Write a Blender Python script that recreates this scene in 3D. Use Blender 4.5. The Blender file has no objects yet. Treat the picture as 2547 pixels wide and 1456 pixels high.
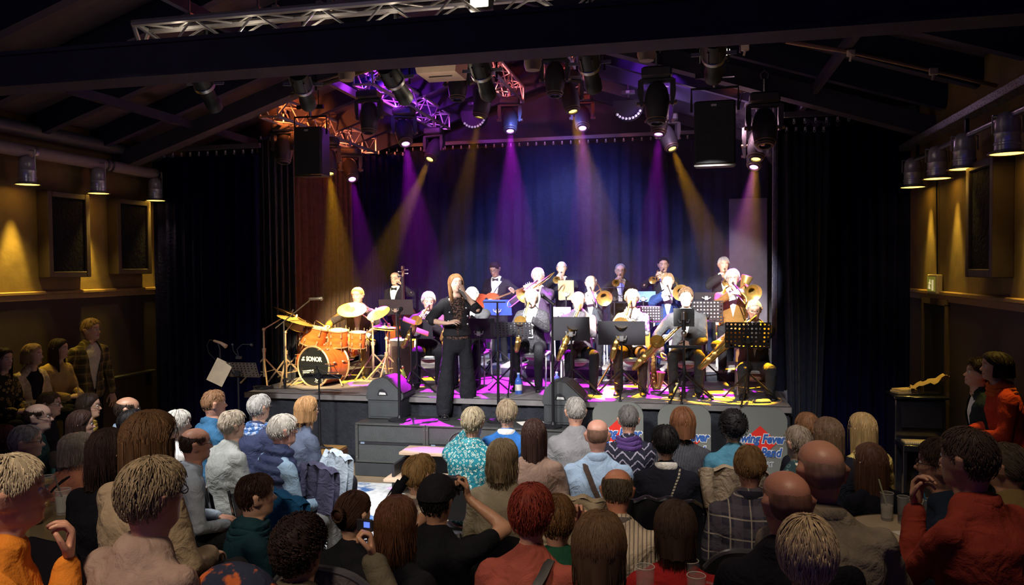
import bpy, bmesh, math, random
import numpy as np
from mathutils import Vector as V, Matrix as M, Euler, noise
rnd = random.Random(7)
S = bpy.context.scene
COL = S.collection
PI = math.pi
def R(a): return math.radians(a)

# ------------------------------------------------------------------ camera
FPX, CX, CY, H = 1950.0, 1273.5, 728.0, 2.4
def _cam(px, py): return V(((px - CX) / FPX, -(py - CY) / FPX, -1.0))
_d = _cam(1707, 665).normalized()
_x = -_cam(-7060, 750.5); _x = (_x - _d * _x.dot(_d)).normalized()
_z = _x.cross(_d)
RC = M((_x, _d, _z))                        # camera -> world rotation
CAMPOS = V((0, 0, H))
def ray(px, py): return RC @ _cam(px, py)
def atY(px, py, Y):
    r = ray(px, py); return CAMPOS + r * (Y / r.y)
def atX(px, py, X):
    r = ray(px, py); return CAMPOS + r * (X / r.x)
def atZ(px, py, z):
    r = ray(px, py); return CAMPOS + r * ((z - H) / r.z)
def atD(px, py, D): return CAMPOS + ray(px, py) * D
cam = bpy.data.cameras.new('camera')
cam.sensor_width = 36; cam.lens = 36 * FPX / 2547; cam.clip_start = .05; cam.clip_end = 80
cam_o = bpy.data.objects.new('camera', cam); COL.objects.link(cam_o)
cam_o.matrix_world = M.Translation(CAMPOS) @ RC.to_4x4()
S.camera = cam_o

# ------------------------------------------------------------------ world, exposure, big lights
S.view_settings.view_transform = 'Standard'; S.view_settings.look = 'None'
S.view_settings.exposure = 0.0; S.view_settings.gamma = 1.0
S.view_settings.use_curve_mapping = False
W = bpy.data.worlds.new('world'); S.world = W; W.use_nodes = True
W.node_tree.nodes['Background'].inputs[0].default_value = (.10, .10, .90, 1)
W.node_tree.nodes['Background'].inputs[1].default_value = .10
S.cycles.max_bounces = 5; S.cycles.diffuse_bounces = 2; S.cycles.glossy_bounces = 2
S.cycles.transmission_bounces = 5; S.cycles.transparent_max_bounces = 6
S.cycles.caustics_reflective = False; S.cycles.caustics_refractive = False
S.cycles.sample_clamp_indirect = 3.0
S.cycles.use_denoising = True
def aim(o, tgt, loc=None):
    loc = V(loc) if loc is not None else o.location
    o.rotation_euler = (V(tgt) - V(loc)).to_track_quat('-Z', 'Y').to_euler()
def spot(loc, tgt, watts, col, angle, blend=.5, size=.05, name='spot_beam'):
    l = bpy.data.lights.new(name, 'SPOT'); l.energy = watts; l.color = col
    l.spot_size = R(angle); l.spot_blend = blend; l.shadow_soft_size = size
    o = bpy.data.objects.new(name, l); COL.objects.link(o); o.location = loc; aim(o, tgt, loc)
    return o
def point(loc, watts, col, size=.05, name='glow'):
    l = bpy.data.lights.new(name, 'POINT'); l.energy = watts; l.color = col; l.shadow_soft_size = size
    o = bpy.data.objects.new(name, l); COL.objects.link(o); o.location = loc
    return o
# house lights over the front audience rows (hung below the rafters, behind the tie beam)
spot((-4.2, 4.3, 3.84), (-3.7, 6.9, 1.0), 860, (1, .95, .90), 74, .8, .25, "house_light")
spot((-1.9, 4.2, 3.84), (-1.9, 6.8, 1.0), 830, (1, .95, .90), 74, .8, .25, "house_light")
spot((.5, 4.3, 3.84), (.2, 6.8, 1.0), 460, (1, .94, .88), 66, .8, .25, "house_light")
spot((-3.0, 5.9, 3.9), (-2.9, 7.7, 0), 520, (1, .96, .92), 50, .6, .15, "house_light")
# warm house lights over the rear tables
spot((-2.0, .7, 4.3), (-1.9, 2.7, 1.5), 330, (1, .78, .54), 66, .9, .3, 'house_light')
spot((.4, 2.3, 4.6), (.5, 3.1, 1.5), 150, (1, .76, .52), 88, .9, .3, 'house_light')
point((-4.3, 2.2, 4.0), 14, (1, .78, .70), .15, 'house_light')  # added lamp out of view, brightens the left ceiling boards
# blue and white wash on the backdrop from the stage grid
spot((-2.2, 11.2, 4.9), (-2.0, 13.9, 2.0), 950, (.14, .2, 1), 95, .9, .2, 'backdrop_wash')
spot((-1.9, 12.95, 4.6), (-1.9, 13.9, 1.6), 200, (.62, .66, 1), 110, .9, .2, 'backdrop_wash')
# ------------------------------------------------------------------ materials
_mc = {}
def mat(name, col, rough=.6, metal=0., var=.12, scale=9., bump=0., bscale=70., emit=None, es=0., spec=.5,
        alpha=1., trans=0., sheen=0., tint=False, pat=None, coat=0., stretch=None, bump2=0.):
    if name in _mc: return _mc[name]
    m = bpy.data.materials.new(name); m.use_nodes = True
    n = m.node_tree; N = n.nodes; L = n.links
    b = N['Principled BSDF']
    b.inputs['Roughness'].default_value = rough; b.inputs['Metallic'].default_value = metal
    b.inputs['Specular IOR Level'].default_value = spec
    b.inputs['Alpha'].default_value = alpha; b.inputs['Transmission Weight'].default_value = trans
    b.inputs['Sheen Weight'].default_value = sheen; b.inputs['Coat Weight'].default_value = coat
    c4 = (*col, 1)
    b.inputs['Base Color'].default_value = c4
    tc = N.new('ShaderNodeTexCoord')
    co = tc.outputs['Object']
    if stretch:
        mp = N.new('ShaderNodeMapping'); mp.inputs['Scale'].default_value = stretch
        L.new(co, mp.inputs['Vector']); co = mp.outputs['Vector']
    src = None
    if pat:
        src = pat(n, co, c4)
    if var:
        t = N.new('ShaderNodeTexNoise'); t.inputs['Scale'].default_value = scale; t.inputs['Detail'].default_value = 4
        L.new(co, t.inputs['Vector'])
        r = N.new('ShaderNodeMapRange'); r.inputs['From Min'].default_value = .3; r.inputs['From Max'].default_value = .7
        r.inputs['To Min'].default_value = 1 - var; r.inputs['To Max'].default_value = 1 + var
        L.new(t.outputs['Fac'], r.inputs['Value'])
        x = N.new('ShaderNodeMix'); x.data_type = 'RGBA'; x.blend_type = 'MULTIPLY'; x.inputs['Factor'].default_value = 1
        if src is None: x.inputs['A'].default_value = c4
        else: L.new(src, x.inputs['A'])
        L.new(r.outputs['Result'], x.inputs['B']); src = x.outputs['Result']
    if tint:
        a = N.new('ShaderNodeAttribute'); a.attribute_name = 'tint'
        x = N.new('ShaderNodeMix'); x.data_type = 'RGBA'; x.blend_type = 'MULTIPLY'; x.inputs['Factor'].default_value = 1
        if src is None: x.inputs['A'].default_value = c4
        else: L.new(src, x.inputs['A'])
        L.new(a.outputs['Color'], x.inputs['B']); src = x.outputs['Result']
    if src is not None: L.new(src, b.inputs['Base Color'])
    if bump:
        t = N.new('ShaderNodeTexNoise'); t.inputs['Scale'].default_value = bscale; t.inputs['Detail'].default_value = 3
        L.new(co, t.inputs['Vector'])
        u = N.new('ShaderNodeBump'); u.inputs['Strength'].default_value = bump; u.inputs['Distance'].default_value = .01
        L.new(t.outputs['Fac'], u.inputs['Height'])
        if bump2:
            t2 = N.new('ShaderNodeTexNoise'); t2.inputs['Scale'].default_value = 11; t2.inputs['Detail'].default_value = 2; t2.inputs['Distortion'].default_value = 1.5
            L.new(co, t2.inputs['Vector'])
            u2 = N.new('ShaderNodeBump'); u2.inputs['Strength'].default_value = bump2; u2.inputs['Distance'].default_value = .03
            L.new(t2.outputs['Fac'], u2.inputs['Height']); L.new(u2.outputs['Normal'], u.inputs['Normal'])
        L.new(u.outputs['Normal'], b.inputs['Normal'])
    if emit:
        b.inputs['Emission Color'].default_value = (*emit, 1); b.inputs['Emission Strength'].default_value = es
    _mc[name] = m; return m
def _mix(n, fac, a, b):
    x = n.nodes.new('ShaderNodeMix'); x.data_type = 'RGBA'
    n.links.new(fac, x.inputs['Factor'])
    for s, k in ((a, 'A'), (b, 'B')):
        if isinstance(s, tuple): x.inputs[k].default_value = s if len(s) == 4 else (*s, 1)
        else: n.links.new(s, x.inputs[k])
    return x.outputs['Result']
def _math(n, op, a, b=None):
    x = n.nodes.new('ShaderNodeMath'); x.operation = op
    for i, s in enumerate((a, b)):
        if s is None: continue
        if isinstance(s, (int, float)): x.inputs[i].default_value = s
        else: n.links.new(s, x.inputs[i])
    return x.outputs[0]
def _xyz(n, co):
    s = n.nodes.new('ShaderNodeSeparateXYZ'); n.links.new(co, s.inputs[0]); return s.outputs
def _band(n, v, freq, width, off=0.):            # 1 where frac(v*freq) < width
    return _math(n, 'LESS_THAN', _math(n, 'FRACT', _math(n, 'ADD', _math(n, 'MULTIPLY', v, freq), 50.0 + off)), width)
def plaid(c2, c3):
    def f(n, co, c):
        X = _xyz(n, co)
        a = _mix(n, _math(n, 'MULTIPLY', _band(n, X[0], 9, .45), .55), c, c2)
        a = _mix(n, _math(n, 'MULTIPLY', _band(n, X[2], 9, .45), .55), a, c2)
        a = _mix(n, _math(n, 'MULTIPLY', _band(n, X[0], 9, .07, .2), .75), a, c3)
        return _mix(n, _math(n, 'MULTIPLY', _band(n, X[2], 9, .07, .2), .75), a, c3)
    return f
def stripes(c2, axis=0, freq=60, width=.4):
    def f(n, co, c): return _mix(n, _band(n, _xyz(n, co)[axis], freq, width), c, c2)
    return f
def zigzag(c2):
    def f(n, co, c):
        X = _xyz(n, co)
        t = _math(n, 'ABSOLUTE', _math(n, 'SUBTRACT', _math(n, 'FRACT', _math(n, 'ADD', _math(n, 'MULTIPLY', X[0], 9), 50.)), .5))
        w = n.nodes.new('ShaderNodeTexNoise'); w.inputs['Scale'].default_value = 30; n.links.new(co, w.inputs['Vector'])
        v = _math(n, 'ADD', _math(n, 'ADD', X[2], _math(n, 'MULTIPLY', t, .11)), _math(n, 'MULTIPLY', w.outputs['Fac'], .03))
        return _mix(n, _math(n, 'MULTIPLY', _band(n, v, 17, .2), .8), c, c2)
    return f
def floral(c2, c3, sc=32):
    def f(n, co, c):
        v = n.nodes.new('ShaderNodeTexVoronoi'); v.inputs['Scale'].default_value = sc; n.links.new(co, v.inputs['Vector'])
        d = v.outputs['Distance']
        a = _mix(n, _math(n, 'MULTIPLY', _math(n, 'LESS_THAN', d, .42), 1.), c, c2)
        a = _mix(n, _math(n, 'LESS_THAN', d, .26), a, c)
        return _mix(n, _math(n, 'LESS_THAN', d, .13), a, c3)
    return f
def blotch(c2, sc=14, lo=.5):
    def f(n, co, c):
        t = n.nodes.new('ShaderNodeTexNoise'); t.inputs['Scale'].default_value = sc; t.inputs['Detail'].default_value = 6
        n.links.new(co, t.inputs['Vector'])
        r = n.nodes.new('ShaderNodeMapRange'); r.inputs['From Min'].default_value = lo; r.inputs['From Max'].default_value = lo + .08
        n.links.new(t.outputs['Fac'], r.inputs['Value'])
        return _mix(n, r.outputs['Result'], c, c2)
    return f
def cloth(name, col, **k):
    k.setdefault('bump2', .5); k.setdefault('rough', .85); k.setdefault('var', .14); k.setdefault('scale', 12); k.setdefault('bump', .25); k.setdefault('bscale', 160); k.setdefault('spec', .12)
    return mat(name, col, **k)
BLACKM = mat('black_metal', (.014, .014, .019), .45, .3, var=.1)
BLACKP = mat('black_plastic', (.016, .016, .022), .5, var=.1)
CHROME = mat('chrome', (.82, .82, .84), .28, .55, var=.05)
STEEL = mat('brushed_steel', (.55, .55, .56), .34, 1., var=.08)
BRASS = mat('brass', (.95, .64, .20), .26, .9, var=.08)
BRASSD = mat('dark_brass', (.72, .42, .13), .3, .88, var=.12)
WHITE = mat('white_paint', (.8, .79, .76), .6, var=.04)
PAPER = mat('paper', (.78, .77, .72), .9, var=.03)
DRAPE = cloth('black_drape', (.0045, .0045, .034), spec=.02, var=.2, scale=5)
SKIRT = cloth('stage_skirt_cloth', (.034, .038, .05), spec=.1)

# ------------------------------------------------------------------ mesh builder
class MB:
    def __init__(s): s.v = []; s.f = []; s.t = []
    def add(s, vs, fs, tint=None):
        o = len(s.v); s.v += [V(p) for p in vs]; s.f += [tuple(i + o for i in f) for f in fs]
        s.t += [tint] * len(vs)
        return s
    def box(s, c, d, rot=None, bev=0.):
        x, y, z = d[0] / 2, d[1] / 2, d[2] / 2
        if bev:
            b = bev
            ring = lambda zz, k: [(x - k, y - k - b, zz), (x - k - b, y - k, zz), (-x + k + b, y - k, zz), (-x + k, y - k - b, zz), (-x + k, -y + k + b, zz), (-x + k + b, -y + k, zz), (x - k - b, -y + k, zz), (x - k, -y + k + b, zz)]
            vs = ring(-z, b) + ring(-z + b, 0) + ring(z - b, 0) + ring(z, b)
            fs = [tuple(range(7, -1, -1)), tuple(range(24, 32))]
            fs = [tuple(reversed(f)) for f in fs]
            for r in range(3):
                for i in range(8):
                    j = (i + 1) % 8; fs.append((r * 8 + j, r * 8 + i, r * 8 + 8 + i, r * 8 + 8 + j))
            fs = [tuple(reversed(f)) for f in fs]
        else:
            vs = [(sx * x, sy * y, sz * z) for sz in (-1, 1) for sy in (-1, 1) for sx in (-1, 1)]
            fs = [(0, 2, 3, 1), (4, 5, 7, 6), (0, 1, 5, 4), (2, 6, 7, 3), (0, 4, 6, 2), (1, 3, 7, 5)]
        m = M.Translation(V(c)) @ (rot.to_4x4() if rot else M.Identity(4))
        return s.add([m @ V(p) for p in vs], fs)
    def tube(s, pts, rad, n=8, cap=True, ref=None, closed=False, tint=None):
        pts = [V(p) for p in pts]; k = len(pts)
        if not isinstance(rad, list): rad = [rad] * k
        vs = []; prev = None
        for i, p in enumerate(pts):
            a = pts[(i - 1) % k] if (i or closed) else p; b = pts[(i + 1) % k] if (i < k - 1 or closed) else p
            t = (b - a).normalized() if (b - a).length > 1e-9 else V((0, 0, 1))
            if prev is None:
                r0 = V(ref) if ref else (V((0, 0, 1)) if abs(t.z) < .9 else V((1, 0, 0)))
            else: r0 = prev
            u = (r0 - t * r0.dot(t))
            u = u.normalized() if u.length > 1e-6 else t.orthogonal().normalized()
            w = t.cross(u); prev = u
            r = rad[i]; ru, rw = r if isinstance(r, (list, tuple)) else (r, r)
            for j in range(n):
                q = 2 * PI * j / n; vs.append(p + u * (math.cos(q) * ru) + w * (math.sin(q) * rw))
        fs = []
        for i in range(k if closed else k - 1):
            i2 = (i + 1) % k
            for j in range(n):
                j2 = (j + 1) % n; fs.append((i * n + j, i * n + j2, i2 * n + j2, i2 * n + j))
        if cap and not closed:
            fs.append(tuple(range(n - 1, -1, -1))); fs.append(tuple((k - 1) * n + j for j in range(n)))
        return s.add(vs, fs, tint)
    def blob(s, pts, rad, n=10, ref=None, flat0=False):                      # tube with rounded ends (for voxel bodies)
        pts = [V(p) for p in pts]
        if not isinstance(rad, list): rad = [rad] * len(pts)
        g = lambda r, q: (r[0] * q, r[1] * q) if isinstance(r, (list, tuple)) else r * q
        mr = lambda r: min(r) if isinstance(r, (list, tuple)) else r
        a = (pts[0] - pts[1]).normalized(); b = (pts[-1] - pts[-2]).normalized()
        P = [pts[0] + a * mr(rad[0]) * q for q in (.98, .8, .45)] + pts + [pts[-1] + b * mr(rad[-1]) * q for q in (.45, .8, .98)]
        Rr = [g(rad[0], q) for q in (.15, .6, .9)] + list(rad) + [g(rad[-1], q) for q in (.9, .6, .15)]
        if flat0: P, Rr = P[3:], Rr[3:]
        return s.tube(P, Rr, n, True, ref)
    def lathe(s, prof, n=20, mtx=None, cap=True):
        mtx = mtx or M.Identity(4); vs = []
        for r, z in prof:
            for j in range(n):
                q = 2 * PI * j / n; vs.append(mtx @ V((r * math.cos(q), r * math.sin(q), z)))
        fs = []; k = len(prof)
        for i in range(k - 1):
            for j in range(n):
                j2 = (j + 1) % n; fs.append((i * n + j, i * n + j2, i * n + n + j2, i * n + n + j))
        if cap: fs.append(tuple(range(n - 1, -1, -1))); fs.append(tuple((k - 1) * n + j for j in range(n)))
        return s.add(vs, fs)
    def prism(s, outline, y0, y1, mtx=None):                    # outline in x,z extruded along y
        mtx = mtx or M.Identity(4); k = len(outline)
        vs = [mtx @ V((x, y0, z)) for x, z in outline] + [mtx @ V((x, y1, z)) for x, z in outline]
        fs = [tuple(range(k)), tuple(range(2 * k - 1, k - 1, -1))]
        for i in range(k):
            j = (i + 1) % k; fs.append((j, i, k + i, k + j))
        return s.add(vs, fs)
    def ball(s, c, r, n=12, k=8, mtx=None):
        rr = r if isinstance(r, (list, tuple)) else (r, r, r)
        vs = []; fs = []
        for i in range(1, k):
            a = PI * i / k
            for j in range(n):
                q = 2 * PI * j / n; vs.append(V(c) + V((rr[0] * math.sin(a) * math.cos(q), rr[1] * math.sin(a) * math.sin(q), rr[2] * math.cos(a))))
        top = len(vs); vs += [V(c) + V((0, 0, rr[2])), V(c) - V((0, 0, rr[2]))]
        for i in range(k - 2):
            for j in range(n):
                j2 = (j + 1) % n; fs.append((i * n + j, i * n + n + j, i * n + n + j2, i * n + j2))
        for j in range(n):
            j2 = (j + 1) % n; fs.append((top, j, j2)); fs.append((top + 1, (k - 2) * n + j2, (k - 2) * n + j))
        if mtx: vs = [mtx @ p for p in vs]
        return s.add(vs, fs)
    def grid(s, f, nu, nv):
        vs = [f(i / nu, j / nv) for j in range(nv + 1) for i in range(nu + 1)]
        fs = [(j * (nu + 1) + i, j * (nu + 1) + i + 1, (j + 1) * (nu + 1) + i + 1, (j + 1) * (nu + 1) + i) for j in range(nv) for i in range(nu)]
        return s.add(vs, fs)
    def mesh(s, name, m=None, smooth=40):
        me = bpy.data.meshes.new(name); me.from_pydata(s.v, [], s.f)
        bm = bmesh.new(); bm.from_mesh(me); bmesh.ops.recalc_face_normals(bm, faces=bm.faces); bm.to_mesh(me); bm.free()
        if smooth:
            me.shade_smooth()
            if smooth < 180: me.set_sharp_from_angle(angle=R(smooth))
        if any(t is not None for t in s.t):
            ca = me.color_attributes.new('tint', 'FLOAT_COLOR', 'POINT')
            ca.data.foreach_set('color', [c for t in s.t for c in ((t, t, t, 1) if isinstance(t, float) else ((*t, 1) if t else (1, 1, 1, 1)))])
        if m: me.materials.append(m)
        return me
    def build(s, name, m, parent=None, smooth=40, kind=None):
        return link(name, s.mesh(name, m, smooth), parent, kind)
def link(name, me, parent=None, kind=None):
    o = bpy.data.objects.new(name, me); COL.objects.link(o)
    if parent: o.parent = parent
    if kind: o['kind'] = kind
    return o
def tag(o, label, cat, group=None):
    o['label'] = label; o['category'] = cat
    if group: o['group'] = group
    return o
def thing(name, label, cat, loc=(0, 0, 0), rz=0., group=None):
    o = bpy.data.objects.new(name, None); COL.objects.link(o); o.empty_display_size = .1
    o.location = loc; o.rotation_euler = (0, 0, rz)
    return tag(o, label, cat, group)
def struct(name, mb, m, smooth=40): return mb.build(name, m, None, smooth, 'structure')
KIDS = {}
def copy_tree(o, parent=None):
    c = o.copy(); COL.objects.link(c); c.parent = parent
    for k in list(o.children): copy_tree(k, c)
    return c
def rotm(axis, deg): return M.Rotation(R(deg), 3, axis)
def dirm(d, up=(0, 0, 1)):                                       # matrix whose Z looks along d
    z = V(d).normalized(); x = V(up).cross(z)
    x = x.normalized() if x.length > 1e-4 else V((1, 0, 0)); y = z.cross(x)
    return M((x, y, z)).transposed()
def T(loc, rot=None): return M.Translation(V(loc)) @ (rot.to_4x4() if rot else M.Identity(4))
def text_mesh(s, size, m, ext=.002, shear=0., off=0., bold=0.):
    c = bpy.data.curves.new('lettering', 'FONT'); c.body = s; c.size = size; c.extrude = ext; c.shear = shear
    c.offset = off; c.align_x = 'CENTER'; c.align_y = 'CENTER'; c.resolution_u = 3
    o = bpy.data.objects.new('lettering', c); COL.objects.link(o)
    bpy.context.view_layer.update()
    me = bpy.data.meshes.new_from_object(o.evaluated_get(bpy.context.evaluated_depsgraph_get()))
    bpy.data.objects.remove(o); me.materials.clear(); me.materials.append(m); me.name = 'lettering'
    return me
# ------------------------------------------------------------------ the room
XL, XR, YB = -7.4, 2.55, 14.3
XM = -2.42; EAVE, RISE = 4.2, .33
def roof(x): return EAVE + RISE * (min(x - XL, XR - x))
FLOORM = mat('dark_floor', (.20, .15, .10), .55, var=.25, scale=3)
WALLM = mat('ochre_plaster', (.20, .135, .045), .8, var=.18, scale=3.5, bump=.5, bscale=9)
CEILM = mat('ceiling_board', (.065, .046, .060), .7, var=.25, scale=2.2, stretch=(1, 6, 1))
BEAMM = mat('dark_beam', (.014, .012, .045), .7, var=.2, scale=4)
mb = MB(); mb.box((XM, 8.6, -.05), (XR - XL + .2, 12.4, .1)); struct('floor', mb, FLOORM)
mb = MB(); mb.box((XM, 1.25, .05), (XR - XL - .02, 4.3, .3)); struct('floor_raised_tier', mb, FLOORM)   # seating tier at the back, z = .2
mb = MB(); mb.box((XL - .1, 7, 2.1), (.2, 15, 4.4)); struct('wall_left', mb, WALLM)
mb = MB(); mb.box((XR + .1, 7, 2.1), (.2, 15, 4.4)); struct('wall_right', mb, WALLM)
mb = MB(); mb.box((XM, YB + .1, 3), (XR - XL + .4, .2, 6.2)); struct('wall_back', mb, mat('dark_wall', (.03, .03, .045), .8))
# pitched ceiling: boards between rafters, each board a piece
cei = MB()
for sgn, x0, x1 in ((1, XL, XM), (-1, XR, XM)):
    cei.add([(x0, -.5, EAVE + .06), (x1, -.5, roof(XM) + .06), (x1, YB + .3, roof(XM) + .06), (x0, YB + .3, EAVE + .06)], [(0, 1, 2, 3)])
    cei.add([(x0, -.5, EAVE + .16), (x1, -.5, roof(XM) + .16), (x1, YB + .3, roof(XM) + .16), (x0, YB + .3, EAVE + .16)], [(0, 1, 2, 3)])
ceil = struct('ceiling', cei, BEAMM)
ln = math.hypot(XM - XL, RISE * (XM - XL)); an = math.atan(RISE)
pm = MB(); pm.box((0, 0, 0), (ln - .04, .86, .03)); pme = pm.mesh('ceiling_board', CEILM)
rm = MB(); rm.box((0, 0, 0), (ln, .1, .26)); rme = rm.mesh('rafter', BEAMM)
lm = MB(); lm.box((0, 0, 0), (.06, 14.6, .1)); lme = lm.mesh('purlin', BEAMM)
for sgn in (1, -1):
    cx = (XL + XM) / 2 if sgn > 0 else (XR + XM) / 2
    for k in range(15):
        o = link('ceiling_board', pme, ceil); o.location = (cx, k * .98 + .35, roof(cx) + .015); o.rotation_euler = (0, -sgn * an, 0)
    for k in range(15):
        o = link('rafter', rme, ceil); o.location = (cx, k * .98 - .14, roof(cx) - .12); o.rotation_euler = (0, -sgn * an, 0)
    for q in (1.2, 2.9):
        x = XL + q if sgn > 0 else XR - q
        o = link('purlin', lme, ceil); o.location = (x, 7.2, roof(x) - .3)
# tie beam with its wide lower flange, and a second one over the stage
mb = MB(); mb.box((XM, 5.33, 4.02), (XR - XL, .20, .22)); mb.box((XM, 5.33, 3.89), (XR - XL, .27, .035)); mb.box((XM, 5.33, 4.13), (XR - XL, .27, .03))
struct('trim_1', mb, mat('beam_paint', (.030, .026, .055), .75, var=.2, scale=5))
# sloping portal rafters over the stage front
for sgn in (1, -1):
    cx = (XL + XM) / 2 if sgn > 0 else (XR + XM) / 2
    mb = MB(); mb.box((cx, 9.1, roof(cx) - .36), (ln, .2, .2), rotm('Y', -sgn * math.degrees(an)))
    struct('trim_%d' % (3 if sgn > 0 else 4), mb, mat('portal_paint', (.06, .05, .075), .7))
# chair rails on both side walls
for k, (x, z) in enumerate(((XL + .02, 2.17), (XR - .02, 2.11))):
    mb = MB(); mb.box((x, 6.9, z), (.05, 6.4, .045), bev=.01); mb.box((x, 6.9, z - .05), (.03, 6.4, .06)); struct('trim_%d' % (5 + k), mb, mat('rail_wood', (.30, .19, .08), .5))
# dado board under the rails
for k, (x, z) in enumerate(((XL + .008, 1.05), (XR - .008, 1.02))):
    mb = MB(); mb.box((x, 6.9, z), (.016, 6.4, 2.1)); struct('baseboard_%s' % ('left', 'right')[k], mb, mat('dado_paint', (.030, .020, .016), .7, var=.15, scale=3))
# dark door in the right wall with frame
mb = MB()
for y in (8.5, 9.28): mb.box((XR - .02, y, 1.0), (.05, .07, 2.0))
mb.box((XR - .02, 8.89, 2.02), (.05, .85, .06)); fr = struct('door_1', mb, mat('door_frame_paint', (.09, .06, .03), .6))
mb = MB(); mb.box((XR - .018, 8.89, 1.0), (.03, .72, 1.98)); mb.build('door_leaf', mat('door_dark', (.012, .012, .018), .5), fr)
mb = MB(); mb.tube([(XR - .035, 8.6, 1.02), (XR - .08, 8.6, 1.02), (XR - .08, 8.72, 1.02)], .01); mb.build('door_handle', STEEL, fr)
# acoustic panels
def acoustic(x, y, z, wy, hz, lab, sgn):
    t = thing('acoustic_panel', lab, 'panel', (x, y, z))
    mb = MB(); e = .07; d = .16
    for yy in (-wy / 2 + e / 2, wy / 2 - e / 2): mb.box((sgn * d / 2, yy, 0), (d, e, hz), bev=.006)
    for zz in (-hz / 2 + e / 2, hz / 2 - e / 2): mb.box((sgn * d / 2, 0, zz), (d, wy - 2 * e, e), bev=.006)
    mb.build('panel_frame', mat('panel_frame_wood', (.06, .042, .03), .6), t)
    mb = MB(); mb.box((sgn * d * .42, 0, 0), (d * .8, wy - 2 * e, hz - 2 * e)); mb.build('fabric_infill', cloth('panel_fabric', (.006, .006, .012)), t)
acoustic(XL, 8.08, 2.86, .66, 1.02, 'black framed acoustic panel on left wall under the wall lamps, further from the curtain', 1)
acoustic(XL, 9.22, 2.88, .66, 1.0, 'black framed acoustic panel on left wall partly behind the dark curtain', 1)
acoustic(XR, 7.28, 2.78, .62, .98, 'tall black acoustic panel on right wall above the standing women', -1)
# ventilation pipes along the left wall
t = thing('ventilation_pipe', 'long grey pink pipe with clamps running along the top of left wall', 'pipe', (-7.2, 7.3, 3.77))
mb = MB(); mb.tube([(0, -4.5, 0), (0, 2.35, 0)], .075, 14); mb.build('duct', mat('grey_pipe', (.34, .27, .27), .55, var=.1), t)
mb = MB(); mb.tube([(0, 2.35, 0), (0, 2.95, 0)], .06, 14); mb.build('pipe_end', BLACKP, t)
cm = MB(); cm.tube([(0, -.02, 0), (0, .02, 0)], .082, 14); cme = cm.mesh('pipe_clamp', STEEL)
for y in (.2, 1.33, 1.41, 2.3): o = link('pipe_clamp', cme, t); o.location = (0, y, 0)
mb = MB(); mb.tube([(-7.28, 2.5, 4.03), (-7.28, 10.3, 4.03)], .085, 14); tag(mb.build('upper_pipe', mat('dark_pipe', (.05, .055, .07), .5)), 'dark pipe under the left eave above the grey pipe', 'pipe')
# lamp bar on the right wall
t = thing('lamp_rail', 'perforated steel cable tray along the top of right wall carrying bell lamps', 'rail', (2.4, 7.0, 3.68))
mb = MB(); mb.box((0, .5, 0), (.13, 7.6, .012)); mb.box((-.065, .5, .03), (.006, 7.6, .06)); mb.box((.065, .5, .03), (.006, 7.6, .06)); mb.build('tray', mat('tray_steel', (.22, .22, .24), .5, .7, pat=blotch((.05, .05, .06), 60, .5)), t)
mb = MB(); mb.tube([(-.02, -3.2, -.16), (-.02, 4.2, -.16)], .024, 10); mb.build('lamp_bar', STEEL, t)
bm_ = MB(); bm_.box((0, 0, -.08), (.03, .03, .16)); bme = bm_.mesh('rail_bracket', BLACKM)
for y in (-2.4, -.9, .6, 2.1, 3.4): o = link('rail_bracket', bme, t); o.location = (0, y, 0)
# bell lamps that wash the side walls
BODY = [(.0, .30), (.03, .298), (.065, .28), (.083, .24), (.087, .2), (.087, .145), (.091, .14), (.091, .13), (.087, .125), (.087, .07), (.093, .065), (.093, .05), (.088, .046), (.09, .0)]
def bell_lamp(x, y, z, top, lab, ws, watts):
    t = thing('bell_lamp', lab, 'lamp', (x, y, z), 0, 'wall washer lamps')
    mb = MB(); mb.lathe([(r, h) for r, h in reversed(BODY)], 20, cap=False); mb.build('lamp_body', CHROME, t)
    mb = MB(); mb.lathe([(.088, .012), (.135, -.012), (.138, -.022), (.13, -.022), (.08, .004)], 22, cap=False); mb.build('rim', STEEL, t)
    mb = MB(); mb.lathe([(.001, -.012), (.125, -.016)], 22, cap=False); mb.build('amber_lens', mat('amber_lens', (1, .6, .1), .4, emit=(1, .55, .07), es=7), t)
    mb = MB(); hh = top - z
    for s in (-1, 1): mb.tube([(s * .105, 0, .14), (s * .105, 0, hh)], .006, 6)
    mb.tube([(-.105, 0, hh), (.105, 0, hh)], .008, 6); mb.build('bracket', STEEL, t)
    L = spot((ws * .08, 0, -.03), (ws * .20, 0, -1.6), watts * 1.15, (1, .68, .10), 32, .55, .04); L.parent = t
    L = spot((-ws * .02, 0, -.03), (-ws * .25, 0, -1.6), watts * .34, (1, .68, .14), 76, .9, .04); L.parent = t
for y, lab in ((7.39, 'chrome bell lamp glowing amber on left wall pipe, further from the curtain'), (8.47, 'chrome bell lamp glowing amber on left wall pipe, nearer the curtain')):
    bell_lamp(-7.16, y, 3.41, 3.77, lab, -1, 230)
bell_lamp(-7.16, 9.55, 3.41, 3.77, 'chrome bell lamp mostly hidden behind edge of left black curtain', -1, 150)
for y, lab in ((9.16, 'violet tinted bell lamp nearest the right curtain'), (8.32, 'second bell lamp from the right curtain, above the exit sign'), (7.56, 'third bell lamp from the right curtain'), (6.62, 'chrome bell lamp hanging nearest the camera on right wall rail')):
    bell_lamp(2.37, y, 3.25, 3.52, lab, 1, 75)
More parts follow.
